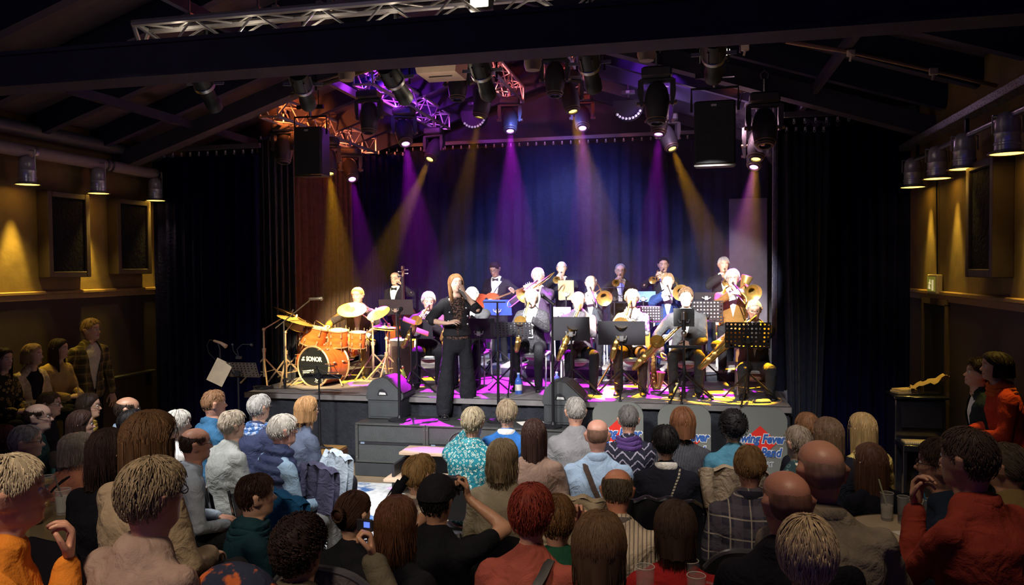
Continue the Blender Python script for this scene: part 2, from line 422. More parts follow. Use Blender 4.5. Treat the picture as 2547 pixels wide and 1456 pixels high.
# exit sign
t = thing('exit_sign', 'small lit emergency exit sign with running figure over the right wall door', 'sign', (XR - .01, 8.87, 2.2))
mb = MB(); mb.box((-.03, 0, 0), (.06, .32, .2), bev=.008); mb.build('sign_box', mat('sign_frame', (.6, .5, .3), .5), t)
mb = MB(); mb.box((-.064, 0, 0), (.006, .26, .15)); mb.build('sign_face', mat('exit_green', (.22, .30, .05), .4, emit=(.35, .30, .04), es=.35), t)
mb = MB(); mb.box((-.069, -.06, -.01), (.004, .05, .11)); mb.box((-.069, .03, .035), (.004, .026, .026)); mb.tube([(-.069, .03, .02), (-.069, .045, -.015), (-.069, .07, -.045)], .008, 6); mb.tube([(-.069, .045, -.015), (-.069, .02, -.05)], .008, 6); mb.tube([(-.069, .06, .01), (-.069, .0, .005)], .007, 6); mb.build('running_figure', mat('exit_white', (.85, .8, .6), .5, emit=(.9, .75, .4), es=.5), t)
mb = MB(); mb.tube([(XR - .015, 8.87, 2.3), (XR - .015, 8.93, 3.5)], .008, 6); tag(mb.build('sign_cable', BLACKP), 'thin cable running up the right wall from exit sign', 'cable')

# ------------------------------------------------------------------ stage
STZ = .85
DECKM = mat('stage_boards', (.21, .20, .21), .55, var=.2, scale=6, bump=.15, bscale=30)
st = thing('stage', 'black stage platform with dark cloth skirt filling the end of the hall', 'stage', (0, 0, 0))
mb = MB(); mb.box((-2.2, 11.6, STZ - .03), (6.64, 5.2, .06)); mb.build('deck', DECKM, st)
pmb = MB(); pmb.box((0, 0, 0), (1.09, 1.03, .012), bev=.003); pme2 = pmb.mesh('deck_panel', DECKM)
for i in range(6):
    for j in range(5): o = link('deck_panel', pme2, st); o.location = (-2.2 - 2.75 + i * 1.1, 9.56 + j * 1.04, STZ + .004)
mb = MB(); mb.box((-2.2, 9.02, STZ - .03), (6.66, .03, .07)); mb.build('edge_trim', mat('edge_alu', (.08, .08, .09), .4, .6), st)
def skirt(x0, x1, y):
    def f(u, v):
        x = x0 + (x1 - x0) * u
        return V((x, y + .012 * math.sin(x * 19) * (1 - v * .6) + .006 * math.sin(x * 47 + v * 3), .01 + (STZ - .07) * v))
    return f
sk = MB(); sk.grid(skirt(-5.5, 1.1, 9.06), 160, 5); sk.build('skirt', SKIRT, st, 180)
sk = MB(); sk.box((-5.5, 11.6, .4), (.04, 5, .78)); sk.box((1.1, 11.6, .4), (.04, 5, .78)); sk.build('side_skirt', SKIRT, st)
RIZ = 1.03
t = thing('riser', 'low black riser platform under the trombone row', 'riser', (-.75, 11.35, STZ))
mb = MB(); mb.box((0, 0, .15), (3.7, 1.0, .04), bev=.005); mb.build('riser_top', DECKM, t)
mb = MB(); mb.box((0, -.49, .065), (3.66, .02, .13)); mb.box((0, .49, .065), (3.66, .02, .13)); mb.build('riser_skirt', SKIRT, t)

# curtains --------------------------------------------------------
def drape(name, label, x0, y0, x1, y1, zt, zb, m, folds, amp=.05, hooks=0, rail=False, flare=0., seed=0, scallop=0.):
    t = thing(name, label, 'curtain', (x0, y0, 0)); L = math.hypot(x1 - x0, y1 - y0); d = V((x1 - x0, y1 - y0, 0)) / L; nn = V((-d.y, d.x, 0))
    n = folds * 8
    def f(u, v):
        s = u * L; z = zb + (zt - zb) * v
        ph = u * folds * 2 * PI + 1.3 * noise.noise(V((u * folds * .7, seed, v * .6)))
        a = amp * (1 + .5 * noise.noise(V((u * folds * .4, seed + 9, 0)))) * (1 - .35 * v)
        z2 = z - (scallop * abs(math.sin(u * hooks * PI)) if v == 1 and hooks else 0)
        off = flare * (1 - v) ** 1.5 * (u - .5)
        return d * (s + off) + nn * (a * math.sin(ph) + .3 * a * math.sin(2.3 * ph + seed)) + V((0, 0, z2))
    mb = MB(); mb.grid(f, n, 14)
    def g(u, v): return f(u, v) + nn * .02
    mb.grid(g, n, 2)
    mb.build('drape_cloth', m, t, 180)
    if rail:
        mb = MB(); mb.box((0, 0, 0), (L + .1, .05, .06)); o = mb.build('curtain_rail', mat('rail_paint', (.16, .14, .17), .5, .3), t)
        o.location = (d * (L / 2)) + V((0, 0, zt + .1)); o.rotation_euler = (0, 0, math.atan2(d.y, d.x))
    hm = MB(); hm.tube([(0, 0, .05), (0, 0, .02)], .012, 6); hm.tube([(.012 * math.cos(q * PI / 4), 0, .008 + .014 * math.sin(q * PI / 4)) for q in range(8)], .004, 5, closed=True)
    hme = hm.mesh('curtain_hook', WHITE)
    for k in range(hooks):
        o = link('curtain_hook', hme, t); o.location = d * (L * (k + .5) / hooks) + V((0, 0, zt))
    return t
BACKM = cloth('backdrop_cloth', (.012, .014, .034), spec=.1, sheen=.1)
drape('stage_curtain', 'dark blue lit backdrop curtain hanging across the rear of stage', -5.5, 13.9, 1.35, 13.9, 4.62, STZ, BACKM, 30, .035, 44, True, seed=1, scallop=.03)
drape('stage_curtain', 'large black curtain closing the stage opening by the left wall', -7.36, 9.75, -5.72, 9.75, 4.02, .02, DRAPE, 12, .05, 12, True, seed=2, scallop=.02)
drape('stage_curtain', 'large black curtain closing the stage opening by the right wall', 1.16, 9.6, 2.46, 9.6, 4.05, .02, DRAPE, 10, .05, 11, True, seed=3, scallop=.06)
drape('stage_curtain', 'dark blue curtain leg swept beside the left stage edge', -6.05, 10.3, -5.62, 10.6, 4.3, .3, cloth('blue_drape', (.012, .016, .035), sheen=.15), 6, .05, 4, seed=4)
drape('stage_curtain', 'brown side curtain with narrow folds at the left of stage', -6.0, 10.9, -5.75, 12.9, 4.4, STZ, cloth('brown_drape', (.10, .055, .032), sheen=.1), 13, .05, 10, seed=5)
drape('stage_curtain', 'dark blue curtain leg at right edge of stage behind the baritone saxophonist', 1.08, 10.1, 1.5, 10.9, 4.45, STZ, cloth('navy_drape', (.02, .024, .05), sheen=.15), 8, .05, 6, seed=6)
drape('stage_curtain', 'dark navy curtain falling past the right stage corner to the floor', 1.05, 9.25, 1.55, 9.35, 3.9, .05, cloth('navy_drape2', (.014, .018, .036), sheen=.15), 6, .04, 5, seed=7, flare=-.2)
drape('stage_curtain', 'nearly black narrow curtain between brown side curtain and backdrop', -5.7, 13.1, -5.0, 13.7, 4.5, STZ, DRAPE, 8, .045, 6, seed=8)
mb = MB(); mb.box((1.02, 13.8, 2.2), (.62, .04, 2.7), bev=.01); tag(mb.build('grey_screen', mat('screen_grey', (.10, .09, .12), .7)), 'flat grey violet screen standing right of the backdrop', 'screen')
# ------------------------------------------------------------------ trusses
ALU = mat('truss_aluminium', (.66, .64, .62), .4, .55, var=.1)
def truss(label, a, b, w, tri=False, ch=.024, step=.28, glow=None, hang=()):
    a, b = V(a), V(b); L = (b - a).length; d = (b - a) / L
    t = thing('lighting_truss', label, 'truss', a, math.atan2(d.y, d.x) - PI / 2)      # local +Y runs along the truss
    dz = (b.z - a.z)
    q = lambda x, y, z: V((x, y, z + dz * y / L))
    cs = [(-w / 2, w * .5), (w / 2, w * .5), (0, -w * .45)] if tri else [(-w / 2, -w / 2), (w / 2, -w / 2), (w / 2, w / 2), (-w / 2, w / 2)]
    mb = MB(); mb.tube([(0, 0, 0), (0, L, dz)], ch, 8); cme = mb.mesh('chord', ALU)
    for x, z in cs: o = link('chord', cme, t); o.location = (x, 0, z)
    n = max(2, int(L / step)); cache = {}
    for i in range(len(cs)):
        (x0, z0), (x1, z1) = cs[i], cs[(i + 1) % len(cs)]
        fl = i % 2
        for k in range(n):
            A, B = ((x0, z0), (x1, z1)) if (k + fl) % 2 else ((x1, z1), (x0, z0))
            key = (i, (k + fl) % 2)
            if key not in cache:
                mb = MB(); mb.tube([(A[0], 0, A[1]), (B[0], L / n, B[1] + dz / n)], ch * (.30 if tri else .42), 6); cache[key] = mb.mesh('brace', ALU)
            o = link('brace', cache[key], t); o.location = q(0, k * L / n, 0)
    em = MB()
    for yy in (0, L):
        for i in range(len(cs)):
            x0, z0 = cs[i]; x1, z1 = cs[(i + 1) % len(cs)]
            em.tube([q(x0, yy, z0), q(x1, yy, z1)], ch * .6, 6)
    em.build('end_frame', ALU, t, kind='stuff')
    if glow:
        for yy, wt, c in glow:
            lm = MB(); lm.box((0, 0, 0), (.09, .12, .03), bev=.006); o = lm.build('truss_warmer', BLACKP, t); o.location = q(0, yy * L, -w * .36)
            if tri: p = point(q(0, yy * L, -w * .36 + .05), wt, c, .03, 'truss_glow'); p.parent = t
            else:
                for sg in (-1, 1):
                    A_ = q(0, yy * L, -w * .2); p = spot(A_, A_ + V((0, sg, dz / L * sg + .06)), wt * 2.6, c, 92, .6, .03, 'truss_glow'); p.parent = t
    for yy, hh, th in hang:
        hm = MB(); hm.tube([(0, 0, 0), (0, 0, hh)], th, 6); hm.box((0, 0, .05), (.05, .05, .07)); o = hm.build('hanger', STEEL, t); o.location = q(0, yy * L, w * .5)
    return t
TA = atY(352, 98, 6.3); TB = TA + V((6.9, 0, 0.0))
truss('long silver lighting truss hanging behind the dark tie beam', TA, TB, .22, True, .033, .30, glow=[((k_ + .5) / 10, 1.0 if k_ < 8 else 2, (1, .84, .64) if k_ < 6 else (1, .6, .7)) for k_ in range(10)], hang=((.072, .9, .008), (.17, 1., .012), (.195, 1., .007), (.255, 1.1, .007), (.27, 1., .012), (.55, 1.1, .012), (.8, .7, .01)))  # glow list adds hidden warmers and points to brighten the chords
TR = []
def ytruss(label, far, Yn, Yf, glow, name=None):
    p = atY(*far, Yf); a = (p.x, Yn, p.z); TR.append(a)
    return truss(label, a, p, .26, False, .025, .3, glow, hang=((.12, max(.1, roof(p.x) - .35 - p.z), .007), (.85, max(.1, roof(p.x) - .35 - p.z), .007)))
OR, PU, RD = (1, .20, .04), (.34, .03, 1), (1, .10, .05)
ytruss('orange glowing lighting truss at the left above the hanging loudspeaker', (918, 362), 9.75, 13.2, ((.06, 26, OR), (.3, 24, OR), (.62, 20, (1, .22, .1)), (.9, 9, (1, .22, .1))))
ytruss('violet glowing lighting truss, second from the left', (1100, 303), 9.75, 13.2, ((.05, 22, (.10, .04, 1)), (.2, 36, (.5, .04, 1)), (.5, 22, (.5, .06, 1)), (.8, 10, (.55, .1, 1))))
ytruss('short red glowing lighting truss in the middle, third from the left', (1283, 236), 9.75, 13.0, ((.3, 10, (1, .15, .12)), (.8, 16, (1, .22, .2))))
ytruss('red glowing truss directly right of the middle, behind a profile spot', (1445, 212), 9.75, 12.8, ((.2, 26, RD), (.6, 22, (1, .25, .25))))
ytruss('violet glowing truss end above a large moving head', (1655, 232), 9.75, 12.6, ((.08, 24, (.35, .05, 1)), (.4, 16, (.5, .1, 1))))
ytruss('orange glowing truss at the right beside a plastic covered lamp', (1870, 262), 9.75, 12.2, ((.1, 36, OR), (.45, 30, (1, .2, .05))))
# grey cross pipe behind the first spots
a, b = atY(660, 255, 9.3), atY(960, 160, 8.2)
mb = MB(); mb.tube([a, b], .028, 8); mb.tube([a + V((0, .12, .1)), b + V((0, .12, .1))], .02, 8); tag(mb.build('cross_pipe', mat('bar_grey', (.24, .2, .17), .4, .6), kind='thing'), 'slanting double bar behind the left profile spots', 'pipe')

# ------------------------------------------------------------------ moving heads
HEADM = mat('moving_head_shell', (.06, .06, .065), .5, var=.1, bump=.1)
RINGM = mat('lens_ring', (.30, .22, .14), .4, .4)
def lensm(c):
    return mat('lens_%s' % '_'.join('%d' % int(q * 99) for q in c), c, .3, emit=(1, .32, 1) if c[2] > .5 else (1, .66, .12), es=4.5)
LOFF = mat('lens_glass_off', (.02, .02, .03), .08, spec=.8)
mbs = {}
def _mh():
    m = MB(); m.box((0, 0, 0), (.30, .22, .11), bev=.02); m.box((0, -.112, 0), (.1, .006, .03)); mbs['base'] = m.mesh('base', HEADM)
    m = MB()
    for s in (-1, 1):
        m.prism([(s * .135, -.07), (s * .185, -.07), (s * .19, -.2), (s * .165, -.33), (s * .14, -.33), (s * .132, -.2)], -.045, .045)
    m.box((0, 0, -.075), (.34, .1, .04), bev=.01); mbs['yoke'] = m.mesh('yoke', HEADM)
    m = MB(); m.lathe([(.02, .2), (.075, .19), (.105, .14), (.122, .05), (.122, -.06), (.112, -.13), (.098, -.17), (.10, -.172), (.10, -.19), (.085, -.195), (.085, -.215), (.06, -.215), (.06, -.19)], 20, cap=False); m.lathe([(.001, .2), (.02, .2)], 20, cap=False)
    mbs['head'] = m.mesh('head', HEADM)
    m = MB()
    for z, r in ((-.172, .104), (-.2, .089)): m.tube([(r * math.cos(q * PI / 12), r * math.sin(q * PI / 12), z) for q in range(24)], .006, 5, closed=True)
    mbs['ring'] = m.mesh('lens_rings', RINGM)
    m = MB(); m.lathe([(.001, -.205), (.035, -.203), (.058, -.197)], 18, cap=False); mbs['lens'] = m
    m = MB(); m.tube([(0, 0, .05), (0, 0, .2)], .018, 8); m.tube([(-.03, 0, .2), (-.04, 0, .25), (0, 0, .285), (.04, 0, .25), (.03, 0, .2)], .012, 6); mbs['clamp'] = m.mesh('clamp', STEEL)
    m = MB()
    for s in (-1, 1): m.tube([(s * .12, 0, 0), (s * .2, 0, 0)], .02, 8)
    mbs['knob'] = m.mesh('tilt_knob', RINGM)
_mh(); lens_off = mbs['lens'].mesh('lens', LOFF); lens_on = {}
def moving_head(label, px, py, Y, aimp, col=None, watts=0, ang=14, sc=1., haze=0.):
    lens = atY(px, py, Y); d = (V(aimp) - lens).normalized(); piv = lens - d * .205 * sc
    t = thing('moving_head_light', label, 'stage light', piv + V((0, 0, .30 * sc)), 0, 'moving head lights'); t.scale = (sc, sc, sc)
    up = dirm(-d, (0, 1, .01))
    link('base', mbs['base'], t); link('clamp', mbs['clamp'], t)
    m = MB(); m.tube([(0, .05, .2), (0, .05, (roof(piv.x) + .02 - piv.z) / sc - .3)], .008, 5); m.build('hanging_pole', BLACKM, t)
    yaw = math.atan2(d.x, -d.y) if (abs(d.x) + abs(d.y)) > .15 else 0
    y = link('yoke', mbs['yoke'], t); y.rotation_euler = (0, 0, yaw * .6)
    h = link('head', mbs['head'], t); h.location = (0, 0, -.30); h.rotation_euler = up.to_euler()
    k = link('lens_rings', mbs['ring'], h)
    nb = link('tilt_knob', mbs['knob'], t); nb.location = (0, 0, -.30); nb.rotation_euler = y.rotation_euler
    if col:
        if col not in lens_on: lens_on[col] = mbs['lens'].mesh('lens', lensm(col))
        link('lens', lens_on[col], h)
        L = spot(lens + d * .03, aimp, watts, col, ang, .25, .04)
    else: link('lens', lens_off, h)
    return t
YE, MG, VI = (1, .44, .01), (.66, .01, 1), (.42, .10, 1)
D0 = (0, 0, -9)
def down(px, py, Y, dx=0, dy=-.4): p = atY(px, py, Y); return (p.x + dx, p.y + dy, STZ)
moving_head('dark moving head with faint amber ring hanging left of the left loudspeaker', 705, 405, 10.4, down(705, 405, 10.4))
moving_head('yellow shining moving head low beside the left loudspeaker', 820, 432, 11.0, (-4.6, 10.2, 1.0), YE, 14355, 20)
moving_head('magenta shining moving head below the far end of orange truss', 876, 446, 11.9, (-4.0, 10.0, STZ), MG, 6699, 16)
moving_head('unlit moving head hanging between orange and violet trusses', 917, 330, 9.9, down(917, 330, 9.9))
moving_head('magenta shining moving head under the violet truss with blue lit base', 1009, 358, 10.8, (-3.0, 9.2, STZ), MG, 10527, 20)
moving_head('yellow shining moving head pointing down left at the far end of violet truss', 1069, 396, 12.4, (-4.7, 10.9, 1.9), YE, 14355, 14)
moving_head('unlit moving head hanging left of the cream ceiling box, above a yellow one', 1138, 248, 9.7, down(1138, 248, 9.7))
moving_head('yellow shining moving head left of the middle, in front of a small bulb bar', 1193, 291, 10.4, (-3.5, 10.2, STZ), YE, 6699, 16)
moving_head('magenta shining moving head in the middle under short red truss', 1269, 326, 12.0, (-2.2, 10.3, STZ), MG, 14355, 22)
moving_head('unlit moving head right of the middle hanging high under the beam', 1380, 238, 9.7, down(1380, 238, 9.7))
moving_head('yellow shining moving head right of the middle beside an orange lit box', 1425, 277, 10.6, (-.6, 9.7, STZ), YE, 12441, 20)
moving_head('violet shining moving head overlapped by a yellow one, right of the middle', 1449, 319, 12.0, (-1.2, 9.7, STZ), MG, 10527, 16)
moving_head('large unlit moving head hanging in front below the violet truss end', 1634, 306, 8.9, down(1634, 306, 8.9), sc=1.1)
moving_head('violet shining moving head peeking below the large unlit one', 1638, 334, 11.0, (-.5, 9.9, STZ), MG, 8613, 18)
moving_head('yellow shining moving head right of the big unlit one, pointing down right', 1672, 370, 12.0, (.75, 10.9, 1.6), YE, 14355, 16)
moving_head('large unlit moving head at the right edge of the stage opening', 1903, 362, 8.9, down(1903, 362, 8.9, 0, -1), sc=1.05)
moving_head('yellow shining moving head at the right, upper of the pair by the curtain', 1880, 396, 10.6, (.5, 9.5, STZ), YE, 12441, 20)
moving_head('magenta shining moving head at the right, lower of the pair by the curtain', 1875, 416, 11.6, (.3, 9.9, STZ), MG, 8613, 18)
# ------------------------------------------------------------------ profile spots in front of the beam
PROF = mat('profile_shell', (.06, .068, .064), .5, .2, bump=.1)
def profile(label, px, py, Y, aimp, watts, ang, col=(1, .95, .88)):
    c = atY(px, py, Y); d = (V(aimp) - c).normalized()
    t = thing('profile_spot', label, 'stage light', c, 0, 'profile spots on the front truss')
    Q = dirm(d, (0, 0, 1)).to_4x4()
    m = MB(); m.lathe([(.03, -.26), (.075, -.25), (.085, -.2), (.085, -.08), (.062, -.06), (.062, .1), (.07, .11), (.07, .2), (.06, .2), (.055, .12)], 18, Q, cap=False); m.lathe([(.001, -.26), (.03, -.26)], 18, Q, cap=False)
    for a in range(6):
        q = a * PI / 3; m.box(Q @ V((.088 * math.cos(q), .088 * math.sin(q), -.15)), (.014, .014, .13), Q.to_3x3() @ rotm('Z', math.degrees(q)))
    m.build('barrel', PROF, t)
    m = MB(); m.lathe([(.001, .17), (.058, .175)], 18, Q, cap=False); m.build('front_lens', mat('profile_lens', (.9, .85, .7), .1, emit=(1, .9, .7), es=3), t)
    m = MB(); m.lathe([(.088, -.085), (.093, -.08), (.093, -.05), (.088, -.045)], 18, Q, cap=False); m.build('shutter_ring', STEEL, t)
    m = MB()
    for s, a in ((1, .2), (-1, .35)): m.box(Q @ V((s * .12, .03, -.065)), (.1, .035, .004), Q.to_3x3())
    m.box(Q @ V((0, .12, -.065)), (.03, .08, .004), Q.to_3x3()); m.build('shutter_blades', WHITE, t, kind='stuff')
    m = MB(); hh = max(.25, 4.50 - c.z)
    m.tube([(-.11, 0, 0), (-.11, 0, hh), (.11, 0, hh), (.11, 0, 0)], .009, 6); m.tube([(0, 0, hh), (0, 0, hh + .06)], .02, 6); m.build('hanging_bracket', BLACKM, t)
    if watts: spot(c + d * .22, aimp, watts, col, ang, .35, .05)
    return t
profile('black profile spot at the far left of the row, tilted down right', 515, 228, 6.32, (-4.75, 9.9, 1.4), 4200, 22, (1, .70, .30))
profile('black profile spot over the left loudspeaker, tilted down right', 757, 228, 6.32, (-4.4, 10.6, 2.0), 4212, 22, (1, .88, .6))
profile('black profile spot in front of the violet truss', 988, 212, 6.32, (-2.2, 10.6, 2.1), 5148, 24)
profile('black profile spot right of the cream ceiling box', 1203, 196, 6.32, (-1.7, 10.0, 1.9), 5148, 22)
profile('black profile spot in front of the red truss, right of the middle', 1469, 178, 6.32, (-.6, 10.1, 1.9), 5616, 22)
profile('black profile spot hanging above the right loudspeaker', 1775, 155, 6.32, (.3, 10.8, 2.0), 4680, 24)
# ------------------------------------------------------------------ work lamp and lamp reflection at the front truss
def lamp_or_reflection(label, px, py, Y, watts, sc=1.):
    c = atY(px, py, Y); t = thing('lamp_or_reflection', label, 'lamp', c)
    m = MB(); m.box((0, .05, 0), (.2 * sc, .1, .15 * sc), bev=.02); m.build('housing', BLACKP, t)
    m = MB(); m.box((0, -.004, 0), (.15 * sc, .01, .10 * sc), bev=.004); m.build('lit_glass', mat('lit_lamp_glass', (1, .9, .7), .4, emit=(1, .86, .6), es=9), t)
    m = MB(); m.tube([(-.12, .05, 0), (-.12, .05, .12), (.12, .05, .12), (.12, .05, 0)], .007, 6); m.tube([(0, .05, .12), (0, .05, .2)], .015, 6); m.build('bracket', STEEL, t)
    if watts: spot(c + V((0, -.03, 0)), c + V((-.6, -4, -3)), watts, (1, .9, .74), 100, .6, .06)
lamp_or_reflection('bright white work lamp sitting on top of the long front truss', 1192, 2, 6.25, 90)
lamp_or_reflection('small glowing box imitating a lamp reflection beside the profile spot above the right loudspeaker', 1803, 130, 6.5, 0, .5)  # glowing box stands in for a reflection, not a lamp
# dome lamps under the beam
def dome(label, px, py, Y):
    c = atY(px, py, Y); t = thing('ceiling_dome_lamp', label, 'lamp', c)
    m = MB(); m.lathe([(.02, -.05), (.06, -.045), (.075, 0), (.075, .05), (.085, .055), (.085, .075), (.03, .08)], 18); m.build('bowl', mat('dome_beige', (.42, .30, .22), .5), t)
    m = MB()
    for q in range(12): m.box((.083 * math.cos(q * PI / 6), .083 * math.sin(q * PI / 6), .065), (.01, .01, .03))
    m.build('cooling_fins', STEEL, t, kind='stuff')
    m = MB(); m.tube([(0, 0, .08), (0, 0, 4.3 - c.z)], .012, 6); m.build('stem', BLACKM, t)
dome('unlit beige dome lamp below the beam, left one', 862, 188, 6.6); dome('unlit beige dome lamp below the beam near the middle', 1325, 162, 6.6); dome('unlit beige dome lamp below the beam, right one', 1608, 138, 6.6)
c = atY(1092, 174, 6.9)
t = thing('ceiling_box', 'cream coloured flat box fixed under the roof behind the beam', 'box', c)
m = MB(); m.prism([(-.2, .09), (-.16, -.06), (.2, -.06), (.22, .09)], -.16, .2); m.build('shell', mat('cream_plastic', (.75, .56, .42), .5, emit=None), t)
m = MB(); m.box((.02, -.02, -.066), (.22, .012, .006)); m.build('vent_slot', BLACKP, t)
m = MB(); m.tube([(-.1, 0, .09), (-.1, 0, 4.52 - c.z)], .01, 6); m.tube([(.1, 0, .09), (.1, 0, 4.52 - c.z)], .01, 6); m.build('mount', STEEL, t, kind='stuff')
point(c + V((.05, -.35, -.35)), 2.5, (1, .8, .6), .05)  # added light without a fixture, brightens the cream box
# bulb bars
def bulb_bar(label, px, py, Y):
    c = atY(px, py, Y); t = thing('bulb_bar_light', label, 'stage light', c)
    arc = [(.21 * math.cos(q), -.19 * math.sin(q)) for q in [PI * k / 12 for k in range(13)]]
    m = MB(); m.prism([(-.21, .1)] + list(reversed(arc)) + [(.21, .1)], -.05, .08); m.build('housing', BLACKP, t)
    bl = MB(); bl.ball((0, 0, 0), .02, 8, 6); bme = bl.mesh('bulb', mat('bulb_glass', (.8, .8, .85), .2, emit=(.8, .75, 1), es=.25))
    for k in range(9):
        q = PI * (k + 1.5) / 12; o = link('bulb', bme, t); o.location = (.19 * math.cos(q), -.06, -.17 * math.sin(q))
    m = MB(); m.box((0, 0, .22), (.2, .1, .06), bev=.01); m.tube([(0, 0, .1), (0, 0, .4)], .015, 6); m.build('control_box', mat('control_shell', (.05, .045, .07), .4), t)
    m = MB(); m.box((0, -.053, .22), (.05, .004, .035)); m.build('display', mat('display_grey', (.3, .3, .4), .3), t)
bulb_bar('half round bulb bar behind the yellow moving head left of the middle', 1180, 292, 12.6); bulb_bar('half round bulb bar with white bulbs at the right under the violet lit ceiling', 1562, 268, 11.6)
# ------------------------------------------------------------------ hanging loudspeakers
def pa(label, px, py, Y, w, h, rz):
    c = atY(px, py, Y); t = thing('hanging_loudspeaker', label, 'loudspeaker', c, rz, 'hanging loudspeakers')
    m = MB(); m.box((0, .14, 0), (w, .3, h), bev=.015); m.build('cabinet', mat('speaker_box', (.035, .035, .038), .5, bump=.2), t)
    m = MB(); m.box((0, -.018, 0), (w - .03, .02, h - .03), bev=.004); m.build('grille', mat('speaker_grille', (.022, .027, .028), .6, pat=blotch((.05, .06, .06), 260, .5), bump=.3, bscale=250), t)
    m = MB(); m.box((-.01, -.03, h * .42), (.055, .004, .022)); m.build('badge', mat('badge_white', (.7, .7, .7), .4), t)
    m = MB(); m.box((0, -.02, -h / 2 - .008), (w, .03, .016)); m.build('lower_lip', mat('lip_grey', (.03, .03, .03), .5), t)
    m = MB(); z1 = h / 2 + .15
    m.tube([(-w / 2 - .03, .1, h * .36), (-w / 2 - .03, .1, z1), (w / 2 + .03, .1, z1), (w / 2 + .03, .1, h * .36)], .014, 6); m.box((0, .1, z1 + .13), (w * .95, .05, .05)); m.build('yoke_frame', BLACKM, t, kind='stuff')
    m = MB(); m.tube([(0, .1, z1), (0, .1, z1 + .14)], .02, 8); m.tube([(0, .1, z1 + .12), (0, .1, roof(c.x) + .02 - c.z)], .012, 6); m.build('hanging_rod', STEEL, t)
    for s in (-1, 1):
        m = MB(); m.tube([(s * w * .3, .1, z1 + .12), (s * w * .3, .1, roof(c.x) + .02 - c.z)], .006, 6); m.build('chain', BLACKM, t)
pa('black loudspeaker hanging at the left in front of the orange truss', 766, 376, 9.7, .39, .65, R(4)); pa('black loudspeaker hanging at the right below a profile spot', 1778, 330, 8.5, .42, .67, R(-2))
# plastic cover on the right
c = atY(1868, 318, 10.4); t = thing('plastic_cover', 'crumpled clear plastic sheet hanging beside the right orange truss', 'plastic sheet', c)
m = MB(); m.grid(lambda u, v: V(((u - .5) * .42 + .06 * v, .08 * math.sin(u * 9 + v * 4) + .05 * noise.noise(V((u * 5, v * 5, 0))), .28 - v * (.28 + .5 * u) + .02 * math.sin(u * 20))), 16, 16)
m.build('sheet', mat('clear_plastic', (.8, .75, .8), .25, alpha=.35, spec=.7), t, 180)
m = MB(); m.tube([(-.15, 0, .26), (-.1, .0, .45), (.1, 0, .5), (.2, 0, .4)], .01, 6); m.build('cable', BLACKP, t)
# ceiling clips on the right slope and a conduit
cl = MB(); cl.box((0, 0, 0), (.07, .03, .06), bev=.006); cl.tube([(0, 0, -.03), (-.01, 0, -.07)], .01, 6); clm = cl.mesh('cable_clip', mat('clip_cream', (.62, .52, .34), .5))
for k, (px, py, lab) in enumerate(((1853, 118, 'cream cable clip on ceiling beam nearest the glowing lamp reflection'), (2117, 132, 'cream cable clip in the middle of the conduit on dark right ceiling'), (2322, 178, 'cream cable clip furthest right on the dark ceiling'))):
    o = link('cable_clip', clm); o.location = atY(px, py, 7.2); tag(o, lab, 'clip', 'cable clips on the right ceiling')
mb = MB(); mb.tube([atY(1955, 104, 7.22), atY(2117, 130, 7.22), atY(2322, 176, 7.22), atY(2480, 214, 7.22)], .018, 8); tag(mb.build('ceiling_conduit', mat('conduit_brass', (.32, .2, .12), .35, .8)), 'thin shiny conduit running down the dark right ceiling slope', 'conduit')

for (px, py), tg, w_ in (((905, 212), (-3.1, 9.5, 2.05), 2300), ((988, 205), (-1.3, 12.5, 2.3), 1500), ((1469, 172), (.3, 12.5, 2.35), 1600), ((757, 220), (-3.6, 12.4, 2.3), 1500)):  # extra front beams without fixtures, added to brighten left front and back row
    spot(atY(px, py, 6.3) + V((0, .25, -.15)), tg, w_, (1, .93, .9), 17, .5, .05)

point((-.3, 11.3, 4.5), 26, (.85, .55, .95), .1, 'truss_glow'); point((.7, 10.6, 4.2), 16, (1, .55, .7), .1, 'truss_glow')  # added points with no warmer, brighten the ceiling around the right trusses
